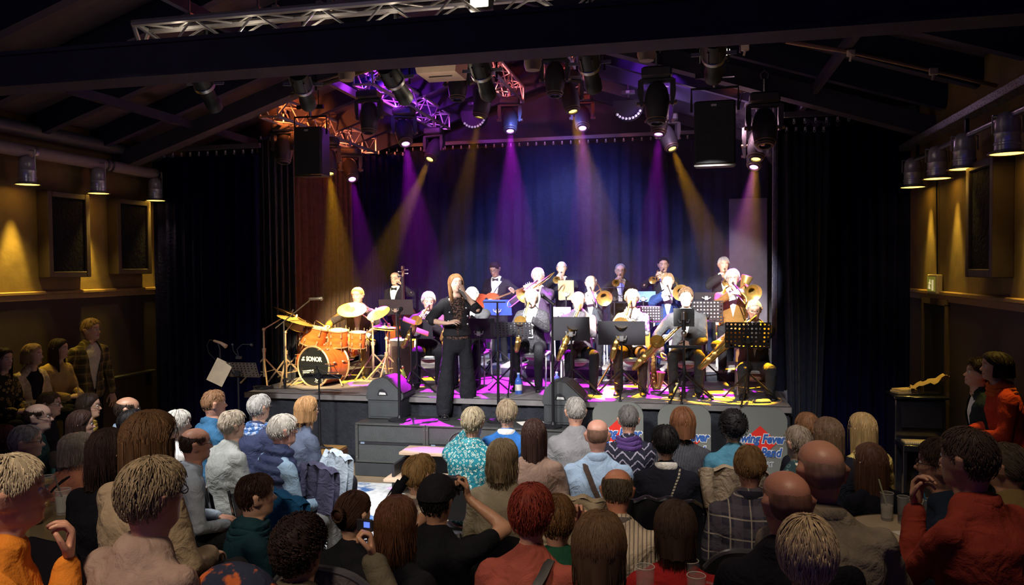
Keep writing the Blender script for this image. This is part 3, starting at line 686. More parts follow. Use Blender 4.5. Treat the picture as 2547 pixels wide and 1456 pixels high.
# ------------------------------------------------------------------ subwoofers and things in front of the stage
SUBM = mat('sub_box', (.028, .03, .032), .55, bump=.3, bscale=90)
GRL = mat('sub_grille', (.04, .046, .05), .6, pat=blotch((.075, .085, .09), 170, .5), bump=.3, bscale=200)
t = thing('sub_plinth', 'black wooden plinth carrying the row of subwoofers', 'plinth', (-2.48, 8.73, 0))
m = MB(); m.box((0, 0, .08), (2.62, .5, .16), bev=.008); m.build('plinth_board', mat('plinth_black', (.03, .036, .042), .6), t)
def sub(x, label, round_):
    t = thing('subwoofer', label, 'loudspeaker', (x, 8.74, .165), 0, 'subwoofers in front of the stage')
    m = MB(); w, h, d = .858, .46, .53
    m.box((0, .02, h / 2), (w, d - .04, h), bev=.008); m.build('cabinet', SUBM, t)
    m = MB(); y = -d / 2 + .01
    for zz in (.012, h - .012): m.box((0, y, zz), (w, .03, .024), bev=.004)
    for xx in (-w / 2 + .016, w / 2 - .016): m.box((xx, y, h / 2), (.032, .03, h - .048))
    m.build('front_frame', mat('sub_frame', (.055, .06, .06), .5), t, kind='stuff')
    m = MB(); m.box((0, y + .008, h * .74), (w - .07, .012, h * .42)); m.build('grille', GRL, t)
    m = MB(); m.box((0, y + .008, h * .25), (w - .07, .012, h * .40)); m.build('grille', GRL, t)
    m = MB(); m.box((0, y + .004, h * .49), (w - .06, .014, .03)); m.build('centre_bar', BLACKP, t)
    m = MB(); m.box((-w * .4, y - .006, h * .49), (.05, .004, .022)); m.build('badge', mat('badge_blue', (.18, .24, .34), .4), t)
    if round_:
        m = MB()
        for r, q in ((.17, .012), (.13, .006), (.05, .02)): m.tube([(r * math.cos(k * PI / 16), y - .002, h * .5 + r * math.sin(k * PI / 16)) for k in range(32)], q, 6, closed=True)
        m.lathe([(.001, 0), (.05, .005)], 18, T((0, y - .004, h * .5), rotm('X', 90))); m.build('driver_ring', mat('driver_grey', (.07, .078, .08), .5), t, kind='stuff')
    for xx in (-w / 2 + .016, w / 2 - .016):
        for zz in (.06, .23, .40):
            m = MB(); m.lathe([(.009, 0), (.009, .006)], 8, T((xx, y - .014, zz), rotm('X', 90))); m.build('bolt', STEEL, t)
sub(-3.345, 'black subwoofer with two grilles under the singer, at the left end of the row', False)
sub(-2.482, 'black subwoofer with round driver, middle of the row behind the step', True)
sub(-1.62, 'black subwoofer with round driver, right end of the row under the sheet of paper', True)
# wooden steps
t = thing('wooden_steps', 'small two tread wooden step unit in front of the subwoofers', 'steps', (-2.55, 8.0, 0))
WOODM = mat('step_wood', (.46, .34, .25), .6, var=.2, scale=4, stretch=(1, 8, 8))
for k, (y, z) in enumerate(((.22, .41), (-.12, .2))):
    m = MB(); m.box((0, y, z - .02), (1.06 + .1 * k, .34, .035), bev=.006); m.build('tread', WOODM, t)
m = MB()
for s in (-1, 1): m.box((s * .5, .1, .17), (.03, .6, .32)); 
m.build('side_panel', BLACKP, t, kind='stuff')
m = MB(); m.box((0, .38, .19), (1.0, .03, .36)); m.build('back_panel', BLACKP, t)
# brown case beside the subs
t = thing('floor_case', 'low brown wooden box with cables left of the subwoofers', 'case', (-4.35, 8.6, 0))
m = MB(); m.box((0, 0, .13), (.62, .5, .24), bev=.01); m.build('case_body', mat('case_brown', (.16, .075, .04), .5), t)
m = MB(); m.box((0, 0, .258), (.6, .48, .012)); m.build('case_lid', mat('case_lid_wood', (.42, .24, .08), .45), t)
m = MB(); m.tube([(-.1, -.1, .27), (.05, -.05, .3), (.2, .05, .27), (.3, -.1, .272)], .012, 6); m.build('cable', BLACKP, t)
m = MB(); m.box((0, 0, .003), (.30, .21, .002)); o = m.build('paper_sheet', PAPER); o.location = atZ(1322, 1053, .627) ; o.rotation_euler = (0, 0, .5); tag(o, 'white sheet of paper lying on the right subwoofer', 'paper')
# monitors on boxes
def wedge(px, label, lb, rz):
    p = atZ(px, 1036, .627)
    t = thing('monitor_box', lb, 'box', (p.x, 8.90, .627), 0, 'black boxes under monitor wedges')
    m = MB(); m.box((0, 0, .115), (.42, .36, .23), bev=.008); m.build('box_shell', mat('box_shell', (.04, .047, .055), .6), t)
    m = MB(); m.box((0, -.182, .115), (.36, .005, .17), bev=.002); m.build('front_panel', mat('box_panel', (.045, .052, .06), .6), t)
    t = thing('monitor_wedge', label, 'loudspeaker', (p.x, 8.90, .857), rz, 'stage monitor wedges')
    m = MB(); out = [(-.23, .03), (-.21, .0), (.22, .0), (.24, .03), (.24, .07), (.05, .245), (-.02, .265), (-.14, .235), (-.2, .17)]
    m.prism(out, -.19, .24); m.build('cabinet', mat('wedge_paint', (.055, .062, .07), .6, bump=.3, bscale=120), t, 25)
    m = MB(); an = math.atan2(-.175, .19)
    m.box((.15, .02, .167), (.25, .4, .016), M.Rotation(-an, 3, 'Y'), bev=.004); m.build('grille', mat('wedge_grille', (.04, .03, .026), .6, bump=.3, bscale=200), t)
    m = MB(); m.prism([(-.08, .06), (.05, .06), (.03, .1), (-.02, .135), (-.06, .12)], -.198, -.18); m.build('handle_recess', BLACKP, t)
    m = MB(); m.prism([(-.06, .065), (.03, .065), (.02, .09), (-.05, .095)], -.201, -.19); m.build('handle_plate', mat('handle_white', (.62, .64, .66), .4), t)
wedge(971, 'grey monitor wedge on a box left of the singer', 'black box under the left monitor wedge', 0)
wedge(1416, 'grey monitor wedge on a box right of the singer', 'black box under the right monitor wedge', 0)
# ------------------------------------------------------------------ music stands
DESKM = mat('stand_desk_black', (.009, .009, .013), .5)
def perf(w, h, nx, ny, r, d=.004):
    m = MB(); cw, ch = w / nx, h / ny; K = 8
    for i in range(nx):
        for j in range(ny):
            cx, cz = -w / 2 + cw * (i + .5), -h / 2 + ch * (j + .5); vs = []
            for k in range(K):
                q = 2 * PI * k / K + PI / 8; c, s = math.cos(q), math.sin(q); e = max(abs(c) / (cw / 2), abs(s) / (ch / 2))
                vs += [(cx + c * r, 0, cz + s * r), (cx + c / e, 0, cz + s / e)]
            # square the outer ring to the cell corners
            fs = [(2 * k, 2 * k + 1, (2 * k + 3) % (2 * K), (2 * k + 2) % (2 * K)) for k in range(K)]
            m.add(vs, fs)
            for sx in (-1, 1):
                for sz in (-1, 1):
                    q0 = [k for k in range(K) if (vs[2 * k + 1][0] - cx) * sx > 0 and (vs[2 * k + 1][2] - cz) * sz > 0]
                    if len(q0) == 2: m.add([vs[2 * q0[0] + 1], vs[2 * q0[1] + 1], (cx + sx * cw / 2, 0, cz + sz * ch / 2)], [(0, 1, 2)])
    return m
def tripod(t, z0, spread, hub, m=BLACKM, r=.011, rz=0., n=3):
    for k in range(n):
        q = rz + 2 * PI * k / n; mb = MB(); c, s = math.cos(q), math.sin(q)
        mb.tube([(0, 0, hub), (c * spread, s * spread, z0 + .012)], r, 6); mb.ball((c * spread, s * spread, z0 + .016), .017, 6, 5)
        mb.tube([(0, 0, hub * .45), (c * spread * .5, s * spread * .5, z0 + hub * .5)], r * .6, 5)
        mb.build('leg', m, t)
def music_stand(label, px, py, Y, zf, w=.5, h=.32, style='solid', dm=None, tilt=14, rz=0., sheet=None, leg=.36):
    c = atY(px, py, Y); t = thing('music_stand', label, 'music stand', (c.x, c.y, zf), rz, 'music stands')
    zc = c.z - zf; rot = rotm('X', -tilt) if tilt >= 0 else rotm('X', -tilt); dm = dm or DESKM
    # the desk leans away from the player, who sits on +Y; the camera sees its back
    rot = rotm('X', tilt)
    if style == 'wire':
        m = MB(); m.tube([(-w / 2, 0, -h / 2), (w / 2, 0, -h / 2), (w / 2 * .9, 0, h / 2), (-w / 2 * .9, 0, h / 2)], .006, 5, closed=True); m.tube([(0, 0, -h / 2), (0, 0, h / 2)], .007, 5); m.tube([(-w / 2, 0, 0), (w / 2, 0, 0)], .005, 5); m.tube([(-w / 2, 0, -h / 2), (0, 0, h * .3), (w / 2, 0, -h / 2)], .005, 5)
    elif style == 'perforated': m = perf(w, h, 11, 6, min(w / 11, h / 6) * .27)
    else: m = MB().box((0, 0, 0), (w, .006, h), bev=.002)
    o = m.build('desk', dm, t); o.location = (0, 0, zc); o.rotation_euler = rot.to_euler()
    m = MB(); m.box((0, .035, -h / 2), (w, .07, .006)); o = m.build('ledge', dm, t); o.location = (0, 0, zc); o.rotation_euler = rot.to_euler()
    m = MB(); m.tube([(0, 0, .12), (0, 0, zc - h * .3)], .011, 8); m.tube([(0, 0, .1), (0, 0, zc * .62)], .016, 8); m.build('pole', BLACKM, t)
    m = MB(); m.box((0, -.02, zc - h * .22), (.06, .04, .07), bev=.008); m.tube([(-.06, -.03, zc - h * .1), (-.05, -.03, zc - h * .24), (.05, -.03, zc - h * .24), (.06, -.03, zc - h * .1)], .01, 6); m.build('desk_clamp', STEEL if style == 'solid' else BLACKM, t, kind='stuff')
    tripod(t, 0, leg, .34, rz=rnd.uniform(-.3, .3) - PI / 2)
    if sheet:
        m = MB(); m.box((0, .012, .01), (w * .8, .004, h * .9)); o = m.build('sheet_music', sheet, t); o.location = (0, 0, zc); o.rotation_euler = rot.to_euler()
    return t
YF = mat('yellow_folder', (.42, .22, .02), .5); BF = mat('blue_folder', (.02, .06, .5), .5); CF = mat('cream_folder', (.42, .30, .12), .6)
music_stand('black solid music stand in front of the left alto saxophonist', 1036, 818, 9.55, STZ, .43, .27)
music_stand('black solid music stand half hidden behind the singer', 1192, 818, 9.55, STZ, .42, .27)
music_stand('black perforated music stand between singer and centre microphone', 1271, 820, 9.45, STZ, .52, .19, 'perforated')
music_stand('black solid music stand right of the centre microphone stand', 1421, 818, 9.4, STZ, .45, .30)
music_stand('black solid music stand before the curly haired saxophonist', 1546, 829, 9.4, STZ, .56, .30)
t = music_stand('small grey tablet stand before the grey suited saxophonist', 1701, 790, 9.35, STZ, .24, .22, dm=mat('tablet_grey', (.10, .105, .115), .4))
m = MB(); m.box((0, 0, 0), (.40, .05, .03)); o = m.build('crossbar', BLACKM, t); o.location = (0, 0, .62)
music_stand('black perforated music stand before the baritone saxophonist at the right', 1860, 834, 9.3, STZ, .50, .30, 'perforated', tilt=10)
music_stand('dark solid music stand before the bass player', 985, 764, 11.5, STZ, .56, .24, tilt=10)
music_stand('music stand with blue folder before the guitarist', 1238, 765, 11.4, STZ, .42, .24, dm=BF)
t = music_stand('music stand with cream folder between the first two trumpeters', 1408, 722, 11.9, STZ, .24, .3, dm=CF, tilt=6)
music_stand('grey desk music stand behind the bald tenor saxophonist', 1397, 778, 10.6, STZ, .26, .16, dm=mat('silver_desk', (.2, .2, .21), .4))
music_stand('black wire music stand before the glasses wearing trumpeter', 1528, 735, 11.9, STZ, .4, .24, 'wire')
music_stand('perforated music stand glowing white behind the curly haired saxophonist', 1612, 783, 10.4, STZ, .38, .22, 'perforated', tilt=12, sheet=PAPER)
music_stand('light blue lit music stand below the third trumpeter', 1600, 738, 11.8, STZ, .36, .16, dm=mat('blue_desk', (.08, .16, .34), .5))
music_stand('perforated magenta lit music stand before the rightmost trombonist', 1752, 775, 10.3, STZ, .46, .28, 'perforated', tilt=10, sheet=mat('warm_paper', (.6, .45, .5), .8))
music_stand('dark music stand with a pair of clip lamps before the last trumpeter', 1757, 737, 11.9, STZ, .34, .12)
# low wire stand and conductor stand in front of the stage
t = music_stand('unused low wire music stand standing on the floor before the drums', 793, 926, 8.6, 0, .5, .2, 'wire', tilt=35, leg=.3)
t = music_stand('perforated black music stand on the floor by the left curtain', 592, 920, 8.4, 0, .52, .20, 'perforated', tilt=24, dm=mat('stand_desk_lit', (.07, .055, .05), .45))  # desk colour lightened to imitate the light it catches
m = MB(); m.box((0, -.02, 0), (.2, .004, .3)); o = m.build('hanging_sheet', mat('beige_paper', (.62, .52, .38), .8), t); o.location = (-.22, -.03, 1.2); o.rotation_euler = (R(6), R(28), R(20))
m = MB(); m.tube([(0, 0, 0), (-.02, 0, .1), (.05, 0, .16), (.16, 0, .16)], .005, 6); m.tube([(0, 0, 0), (-.07, 0, .08), (-.08, 0, .15)], .005, 6); m.ball((.17, 0, .155), .02, 8, 6); m.ball((-.08, 0, .155), .016, 8, 6); m.box((0, 0, 0), (.06, .04, .03)); o = m.build('clip_lamp', BLACKP, t, kind='stuff'); o.location = (.0, .02, 1.37)
# two amber folder holder stand
c = atY(1022, 815, 9.2); t = thing('folder_stand', 'thin stand with two amber pads beside the singer microphone', 'stand', (c.x, c.y, STZ), .4)
m = MB(); m.tube([(0, 0, .1), (0, 0, c.z - STZ)], .012, 8); m.build('pole', BLACKM, t)
tripod(t, 0, .3, .3)
for dx, dz in ((-.02, .08), (.14, -.06)):
    m = MB(); m.box((0, 0, 0), (.16, .12, .012), bev=.004); o = m.build('pad', YF, t); o.location = (dx, 0, c.z - STZ + dz); o.rotation_euler = (R(25), R(22), 0)
# ------------------------------------------------------------------ microphone stands
def mic(m, p, d, L=.17, r=.024):
    p, d = V(p), V(d).normalized()
    m.tube([p, p + d * L * .62, p + d * L * .66], [r * .62, r * .82, r], 10); m.ball(p + d * L * .84, r * 1.15, 10, 8)
def mic_stand(label, base, top, zf, boom=None, micd=(0, .3, .3), rb=.16, tbar=False, tri=False):
    b = V(base); t = thing('microphone_stand', label, 'microphone stand', b)
    hz = top - zf
    if tri: tripod(t, 0, .32, .3)
    else:
        m = MB(); m.lathe([(rb, 0), (rb, .012), (rb * .8, .022), (.03, .03), (.02, .06)], 24); m.build('round_base', BLACKM, t)
    m = MB(); m.tube([(0, 0, .03), (0, 0, hz * .55)], .017, 8); m.tube([(0, 0, hz * .5), (0, 0, hz)], .011, 8); m.lathe([(.022, 0), (.024, .04), (.018, .08)], 10, T((0, 0, hz * .53))); m.build('pole', BLACKM, t)
    e = V((0, 0, hz))
    if boom:
        m = MB(); e2 = e + V(boom); m.tube([e - V(boom) * .3, e2], .008, 8); m.build('boom_arm', BLACKM, t); e = e2
    if tbar:
        m = MB(); m.tube([e + V((-.16, 0, .0)), e + V((.1, 0, 0))], .008, 6); m.build('cross_bar', BLACKM, t)
    if micd:
        m = MB(); m.tube([e - V(micd).normalized() * .03, e + V(micd).normalized() * .05], .02, 8); m.build('mic_clip', BLACKP, t)
        m = MB(); mic(m, e, micd); m.build('microphone', mat('mic_body', (.03, .03, .034), .4, .4), t)
    return t
def gnd(px, py, z): return atZ(px, py, z)
mic_stand('straight black microphone stand left of the singer with round base', (gnd(994, 1046, .627)), atY(994, 782, gnd(994, 1046, .627).y).z, .627, micd=(-.05, .5, .2), rb=.135)
mic_stand('black microphone stand with T bar right of the singer', gnd(1240, 1049, .627), atY(1240, 752, gnd(1240, 1049, .627).y).z, .627, micd=None, tbar=True, rb=.135)
mic_stand('tall black microphone stand at the centre with microphone pointing left', V((atY(1376, 1055, 8.6).x, 8.6, .627)), atY(1374, 752, gnd(1376, 1050, .627).y).z, .627, micd=(-.35, .1, .25), rb=.10)
mic_stand('tall black microphone stand on the floor before the drums with angled boom', (atZ(712, 1130, 0)), atY(706, 800, atZ(712, 1130, 0).y).z, 0, boom=(.22, .35, .28), micd=(.3, .4, .0), tri=True)
b = atY(548, 930, 8.7)
mic_stand('microphone stand with angled grey microphone by the left curtain', (b.x, b.y, 0), atY(545, 868, 8.7).z, 0, boom=(-.02, 0, .06), micd=None, tri=True)
t = thing('microphone', 'brown grey condenser microphone tilted on stand by left curtain', 'microphone', atY(532, 848, 8.7))
m = MB(); m.tube([(0, 0, 0), (.10, 0, -.03), (.17, 0, -.07)], [.014, .02, .028], 10); m.build('body', mat('mic_tan', (.55, .38, .3), .4, .3), t)
m = MB(); m.tube([(0, 0, 0), (-.06, 0, .01), (-.1, 0, -.06), (-.07, 0, -.16), (.02, 0, -.24)], .005, 6); m.build('cable', BLACKP, t)
mic_stand('black microphone stand with large capsule before the grey suited saxophonist', (atZ(1702, 996, STZ)), atY(1700, 868, atZ(1702, 996, STZ).y).z, STZ, micd=None, tri=True)
c = atY(1701, 800, atZ(1702, 996, STZ).y - .02)
t = thing('microphone', 'black condenser microphone upright before the grey tablet stand', 'microphone', c)
m = MB(); m.tube([(0, 0, -.1), (0, 0, .02)], .026, 12); m.build('body', BLACKP, t)
m = MB(); m.tube([(0, 0, .02), (0, 0, .1)], .028, 12); m.ball((0, 0, .1), .028, 10, 6); m.build('capsule', STEEL, t)
m = MB(); m.ball((0, -.01, -.14), .035, 10, 8); m.tube([(0, 0, -.1), (0, 0, -.22)], .014, 8); m.build('shock_mount', STEEL, t)
mic_stand('low boom microphone stand behind the centre monitor wedge', atZ(1520, 960, STZ), 1.5, STZ, boom=(-.2, .2, .15), micd=(-.3, .4, -.2), tri=True)
# ------------------------------------------------------------------ banners
RED = mat('banner_red', (.75, .03, .02), .5); BLU = mat('banner_blue', (.03, .12, .45), .5, var=0); WHT = mat('banner_white', (.85, .85, .86), .5)
BANM = mat('banner_grey', (.17, .185, .175), .6, var=.06, scale=3)
tx = [(text_mesh('Swing Fever', .15, WHT, .002, .25, .015), text_mesh('Swing Fever', .15, BLU, .003, .25, .0055)), (text_mesh('Big Band', .15, WHT, .002, .25, .015), text_mesh('Big Band', .15, BLU, .003, .25, .0055)), (text_mesh('CONCERT', .085, WHT, .002, 0, .004), text_mesh('CONCERT', .085, mat('banner_grey_text', (.25, .3, .4), .5), .003, 0, 0))]
def banner(xa, xb, yt, Y, tc, label):
    a, b = atY(xa, yt, Y), atY(xb, yt, Y); w = b.x - a.x; hz = a.z; cxx = (a.x + b.x) / 2
    t = thing('band_banner', label, 'banner', (cxx, Y, 0), 0, 'band banners before the stage')
    out = []
    r = w * .22
    for (sx, sz, q0) in ((1, 0, -90), (1, 1, 0), (-1, 1, 90), (-1, 0, 180)):
        for k in range(7):
            q = R(q0 + 15 * k); rr = r if sz else .04
            out.append((sx * (w / 2 - rr) + rr * math.cos(q), (hz - rr if sz else .04 + .03) + rr * math.sin(q) + (.02 * (1 - abs(math.cos(q))) if sz else 0)))
    m = MB(); m.prism(out, -.015, .015); m.build('panel', BANM, t, 30)
    m = MB(); m.box((0, .12, .03), (w * .8, .3, .03)); m.build('foot', BLACKM, t)
    z0 = hz - .36 * (w / .62)
    dx = tc * w
    s = w / .62 * .98
    for k, (zz, tz) in enumerate(((.0, 0), (-.135, 1), (-.255, 2))):
        for j in (0, 1):
            o = link('lettering', tx[tz][j], t); o.location = (dx + (.03 if tz == 1 else 0), -.020 - .003 * j, z0 + zz * s * 1.25); o.rotation_euler = (PI / 2, 0, 0); o.scale = (s * .80, s, 1)
    m = MB(); e = .2 * s; m.prism([(0, e), (e, 0), (0, -e), (-e, 0)], -.002, .002); o = m.build('red_diamond', RED, t); o.location = (dx + .0, -.018, z0 - .03); o.scale = (1.05, 1, 1)
    return t
banner(1474, 1600, 1003, 8.62, -.01, 'grey rounded band banner with red diamond behind the zigzag pattern top')
banner(1636, 1768, 1010, 8.62, -.01, 'grey rounded band banner behind the auburn haired woman')
banner(1826, 1958, 1017, 8.62, -.01, 'grey rounded band banner with red diamond behind the blue sweater')
# rug in the aisle
t = thing('aisle_rug', 'white and blue worn patterned rug in the aisle before the steps', 'rug', (-3.05, 7.15, 0))
m = MB(); m.box((0, 0, .006), (1.5, 2.1, .01), bev=.004); m.build('pile', mat('rug_pattern', (.62, .66, .70), .9, pat=blotch((.04, .13, .36), 3.2, .54), bump=.3, bscale=60, var=.2, scale=20), t)
m = MB(); m.box((0, -1.03, .007), (1.5, .03, .012)); m.build('bound_edge', mat('rug_edge', (.5, .52, .55), .9), t)
# ------------------------------------------------------------------ drum kit
WOODR = mat('drum_lacquer', (.55, .12, .03), .25, var=.3, scale=5, stretch=(1, 1, 5), coat=.5)
HOOP = mat('hoop_chrome', (.85, .62, .4), .3, .75)
GOLDSTEEL = mat('stand_steel', (.75, .58, .42), .35, .7)
DHEAD = mat('drum_head', (.78, .76, .70), .5)
CYM = mat('cymbal_bronze', (.95, .66, .18), .38, .6, var=.12, scale=16)
def drum(name, label, c, r, h, rot, lugs=8, stand=None, head=DHEAD):
    t = thing(name, label, 'drum', c); t.rotation_euler = rot.to_euler()
    m = MB(); m.lathe([(r, -h / 2), (r, h / 2)], 28, cap=False); m.build('shell', WOODR, t)
    for s in (-1, 1):
        m = MB(); m.tube([(r * 1.02 * math.cos(k * PI / 16), r * 1.02 * math.sin(k * PI / 16), s * h / 2) for k in range(32)], r * .045 + .003, 6, closed=True); m.build('hoop', HOOP, t)
        m = MB(); m.lathe([(.001, s * (h / 2 + .004)), (r * .99, s * (h / 2 + .002))], 28, cap=False); m.build('drum_head', head, t)
    lm = MB(); lm.box((0, 0, 0), (.022, .026, .05), bev=.006); lm.tube([(.012, 0, -.0), (.012, 0, h / 2)], .004, 5); lme = lm.mesh('lug', HOOP)
    for k in range(lugs):
        for s in (-1, 1):
            q = 2 * PI * k / lugs + .2; o = link('lug', lme, t); o.location = (r * 1.03 * math.cos(q), r * 1.03 * math.sin(q), s * h * .22); o.rotation_euler = (0 if s > 0 else PI, 0, q if s > 0 else q)
    return t
DY = 9.95
bd = atY(790, 925, 9.62); BDC = V((bd.x, 9.8, STZ + .27))
bdr = dirm((-.26, -.96, 0), (0, 0, 1))                         # the front head looks at the audience, a little left
bt = drum('bass_drum', 'red brown bass drum with black front head at the front of kit', BDC, .265, .40, bdr, 8, head=mat('front_head_black', (.01, .012, .016), .25))
fz = .212
for s_, z_, y_, m_, sh in (('SONOR', .085, .10, WHITE, 0), ('MARKUS', .05, -.07, WHITE, 0), ('TRIBEN', .05, -.125, WHITE, 0)):
    me = text_mesh(s_, z_, m_, .001, sh, .003); o = link('lettering', me, bt); o.location = ((.02 if y_ > 0 else -.08), y_, fz); o.rotation_euler = (0, 0, 0 if y_ > 0 else .12); o.scale = (.9 if y_ > 0 else 1.0, 1, 1)
m = MB()
for dx, dy, r in ((-.185, .085, .014), (-.17, .115, .012), (-.155, .085, .014), (-.15, .12, .01)): m.ball((dx, dy, fz), (r, r, .002), 8, 4)
m.tube([(-.185, .07, fz), (-.17, .1, fz), (-.155, .13, fz)], .003, 5); m.build('flower_emblem', WHITE, bt, kind='stuff')
m = MB(); m.tube([(.03, -.2, fz), (.06, -.17, fz), (.04, -.155, fz), (.07, -.18, fz), (.09, -.165, fz), (.05, -.21, fz), (.08, -.205, fz)], .004, 5); m.build('swirl_emblem', WHITE, bt)
m = MB(); m.tube([(.12, -.11, fz + .004), (.16, -.15, fz + .004), (.16, -.24, fz + .004)], .005, 5); m.build('mic_port_edge', STEEL, bt)
for s in (-1, 1):
    m = MB(); m.tube([BDC + V((s * .22, -.05, -.08)), V((BDC.x + s * .36, 9.6, STZ + .02))], .012, 6); o = m.build('spur', GOLDSTEEL, None); o.parent = bt; o.matrix_parent_inverse = (M.Translation(BDC) @ bdr.to_4x4()).inverted()
bpy.context.view_layer.update()
def px_drum(name, label, px, py, Y, r, h, tx_, ty_, lugs=6):
    return drum(name, label, atY(px, py, Y), r, h, Euler((R(tx_), R(ty_), 0)).to_matrix(), lugs)
px_drum('rack_tom', 'red brown rack tom at the left of the drum kit', 783, 838, 9.9, .165, .25, -4, 16)
px_drum('rack_tom', 'red brown rack tom in the middle above the bass drum', 841, 842, 9.95, .135, .22, 6, 4)
px_drum('rack_tom', 'small red brown rack tom at the right of the drum kit', 890, 846, 9.95, .108, .21, 4, 4)
px_drum('floor_tom', 'red brown floor tom standing behind left rack tom and bass drum', 772, 880, 10.35, .19, .34, 0, 4)
t = px_drum('snare_drum', 'red brown snare drum behind the bass drum', 862, 872, 10.5, .165, .14, 5, 0)
mb = MB(); c = atY(826, 838, 9.9)
t = thing('tom_holder', 'chrome double tom holder rising from the bass drum', 'drum hardware', (c.x, 9.9, STZ + .52))
mb = MB(); mb.tube([(0, 0, 0), (0, 0, c.z - STZ - .5)], .016, 8); mb.tube([(-.12, 0, c.z - STZ - .54), (.1, 0, c.z - STZ - .5)], .013, 8); mb.build('holder_tube', GOLDSTEEL, t)
mb = MB(); mb.box((0, -.01, c.z - STZ - .56), (.11, .06, .07), bev=.01); mb.build('mount_block', GOLDSTEEL, t)
def cymbal(label, px, py, Y, r, tx_, ty_, base, hat=False):
    c = atY(px, py, Y); t = thing('cymbal_stand' if not hat else 'hi_hat', label, 'cymbal', (c.x if base is None else base[0], c.y if base is None else base[1], STZ))
    o0 = V(t.location); rel = c - o0; rot = Euler((R(tx_), R(ty_), 0)).to_matrix()
    prof = [(.006, .03), (.03, .028), (.045, .012), (r * .6, .0), (r, -.018), (r, -.021), (r * .6, -.003), (.045, .009)]
    for k in range(2 if hat else 1):
        m = MB(); m.lathe([(a, b if not k else -b - .01) for a, b in prof], 32, T(rel, rot)); m.build('cymbal', CYM, t, 60)
    m = MB(); m.tube([rel + rot @ V((0, 0, .02)), rel + rot @ V((0, 0, .07))], .012, 8); m.build('wing_nut', mat('white_felt', (.75, .7, .65), .6), t)
    m = MB(); j = V((0, 0, rel.z * .8)); m.tube([(0, 0, .1), (0, 0, rel.z * .5)], .02, 8); m.tube([(0, 0, rel.z * .45), j], .014, 8); m.tube([j, rel + rot @ V((0, 0, .03))], .009, 8)
    m.lathe([(.028, 0), (.03, .05)], 8, T((0, 0, rel.z * .47))); m.ball(j, .026, 8, 6); m.build('pole', GOLDSTEEL, t)
    tripod(t, 0, .34, .36, GOLDSTEEL, .012, rz=rnd.uniform(0, 2))
    return t
g = lambda px, py: atZ(px, py, STZ)
cymbal('large tilted crash cymbal at the far left of the drum kit', 724, 781, 10.2, .26, -18, 22, (g(696, 945).x, 9.75))
cymbal('tilted ride cymbal in front at the left of the drum kit', 735, 795, 9.7, .25, -6, 18, (g(706, 960).x, 9.7))
cymbal('cymbal hanging low behind the left rack tom', 745, 806, 10.6, .22, 14, 24, None)
cymbal('golden crash cymbal before the drummer face', 875, 768, 10.3, .205, 26, 8, (g(905, 950).x, 10.5))
cymbal('golden crash cymbal right of the drummer', 940, 777, 10.2, .17, 30, -14, (g(955, 950).x, 10.42))
cymbal('pair of hi hat cymbals right of the drummer', 956, 816, 10.3, .16, 0, 6, (g(956, 950).x, 10.3), True)
# hanging splash behind (dark brown translucent plates at left are crash edges)
# drum stool
t = thing('drum_stool', 'round black drum stool under the drummer', 'stool', (atY(905, 900, 10.75).x, 10.75, STZ))
m = MB(); m.lathe([(.16, .44), (.18, .46), (.18, .52), (.14, .54)], 20); m.build('seat', BLACKP, t); m = MB(); m.tube([(0, 0, .1), (0, 0, .45)], .02, 8); m.build('pole', GOLDSTEEL, t); tripod(t, 0, .28, .3, GOLDSTEEL)
# bass amp with white top edge
c = atZ(966, 960, STZ); t = thing('bass_amplifier', 'small dark amplifier with white top edge behind left monitor wedge', 'amplifier', (c.x, 10.5, STZ))
m = MB(); m.box((0, 0, .28), (.32, .3, .54), bev=.01); m.build('cabinet', mat('amp_vinyl', (.045, .03, .032), .6, bump=.3), t); m = MB(); m.box((0, -.153, .26), (.27, .006, .44)); m.build('grille_cloth', cloth('amp_cloth', (.03, .022, .026)), t); m = MB(); m.box((0, 0, .565), (.33, .31, .03), bev=.006); m.build('top_panel', mat('amp_top', (.6, .55, .6), .4), t)
m = MB(); m.box((.02, -.158, .2), (.02, .004, .02)); m.build('badge', WHITE, t)
# bottles and small things on the deck
def bottle(name, label, px, py, z, col, h=.24, r=.035, cap=(.1, .1, .1), cat='bottle', Y=None):
    p = atZ(px, py, z); t = thing(name, label, cat, p)
    m = MB(); m.lathe([(r * .9, 0), (r, .008), (r, h * .6), (r * .75, h * .72), (r * .36, h * .8), (r * .34, h * .95)], 16); m.build('bottle_body', mat('bottle_%d_%d_%d' % tuple(int(q * 99) for q in col), col, .12, alpha=.8, spec=.7), t)
    m = MB(); m.lathe([(r * .42, h * .93), (r * .42, h)], 12); m.build('cap', mat('cap_%d_%d_%d' % tuple(int(q * 99) for q in cap), cap, .5), t)
    m = MB(); m.lathe([(r * 1.01, h * .2), (r * 1.01, h * .48)], 16, cap=False); m.build('bottle_label', PAPER if col[2] > .5 else mat('dark_label', (.12, .11, .10), .7), t)
bottle('water_bottle', 'blue plastic water bottle under the black haired alto saxophonist', 1290, 982, STZ, (.08, .2, .8), .27, .045, (.5, .6, .9))
bottle('water_bottle', 'clear glass bottle standing on deck before the grey suited saxophonist', 1684, 996, STZ, (.75, .7, .5), .2, .04, (.8, .8, .8))
bottle('water_bottle', 'green bottle with red cap behind the left monitor wedge', 1003, 958, STZ, (.45, .6, .15), .24, .035, (.7, .05, .05))
bottle('water_bottle', 'small blue bottle beside the leg of the bald tenor saxophonist', 1385, 968, STZ, (.2, .3, .9), .22, .04, (.6, .6, .7))
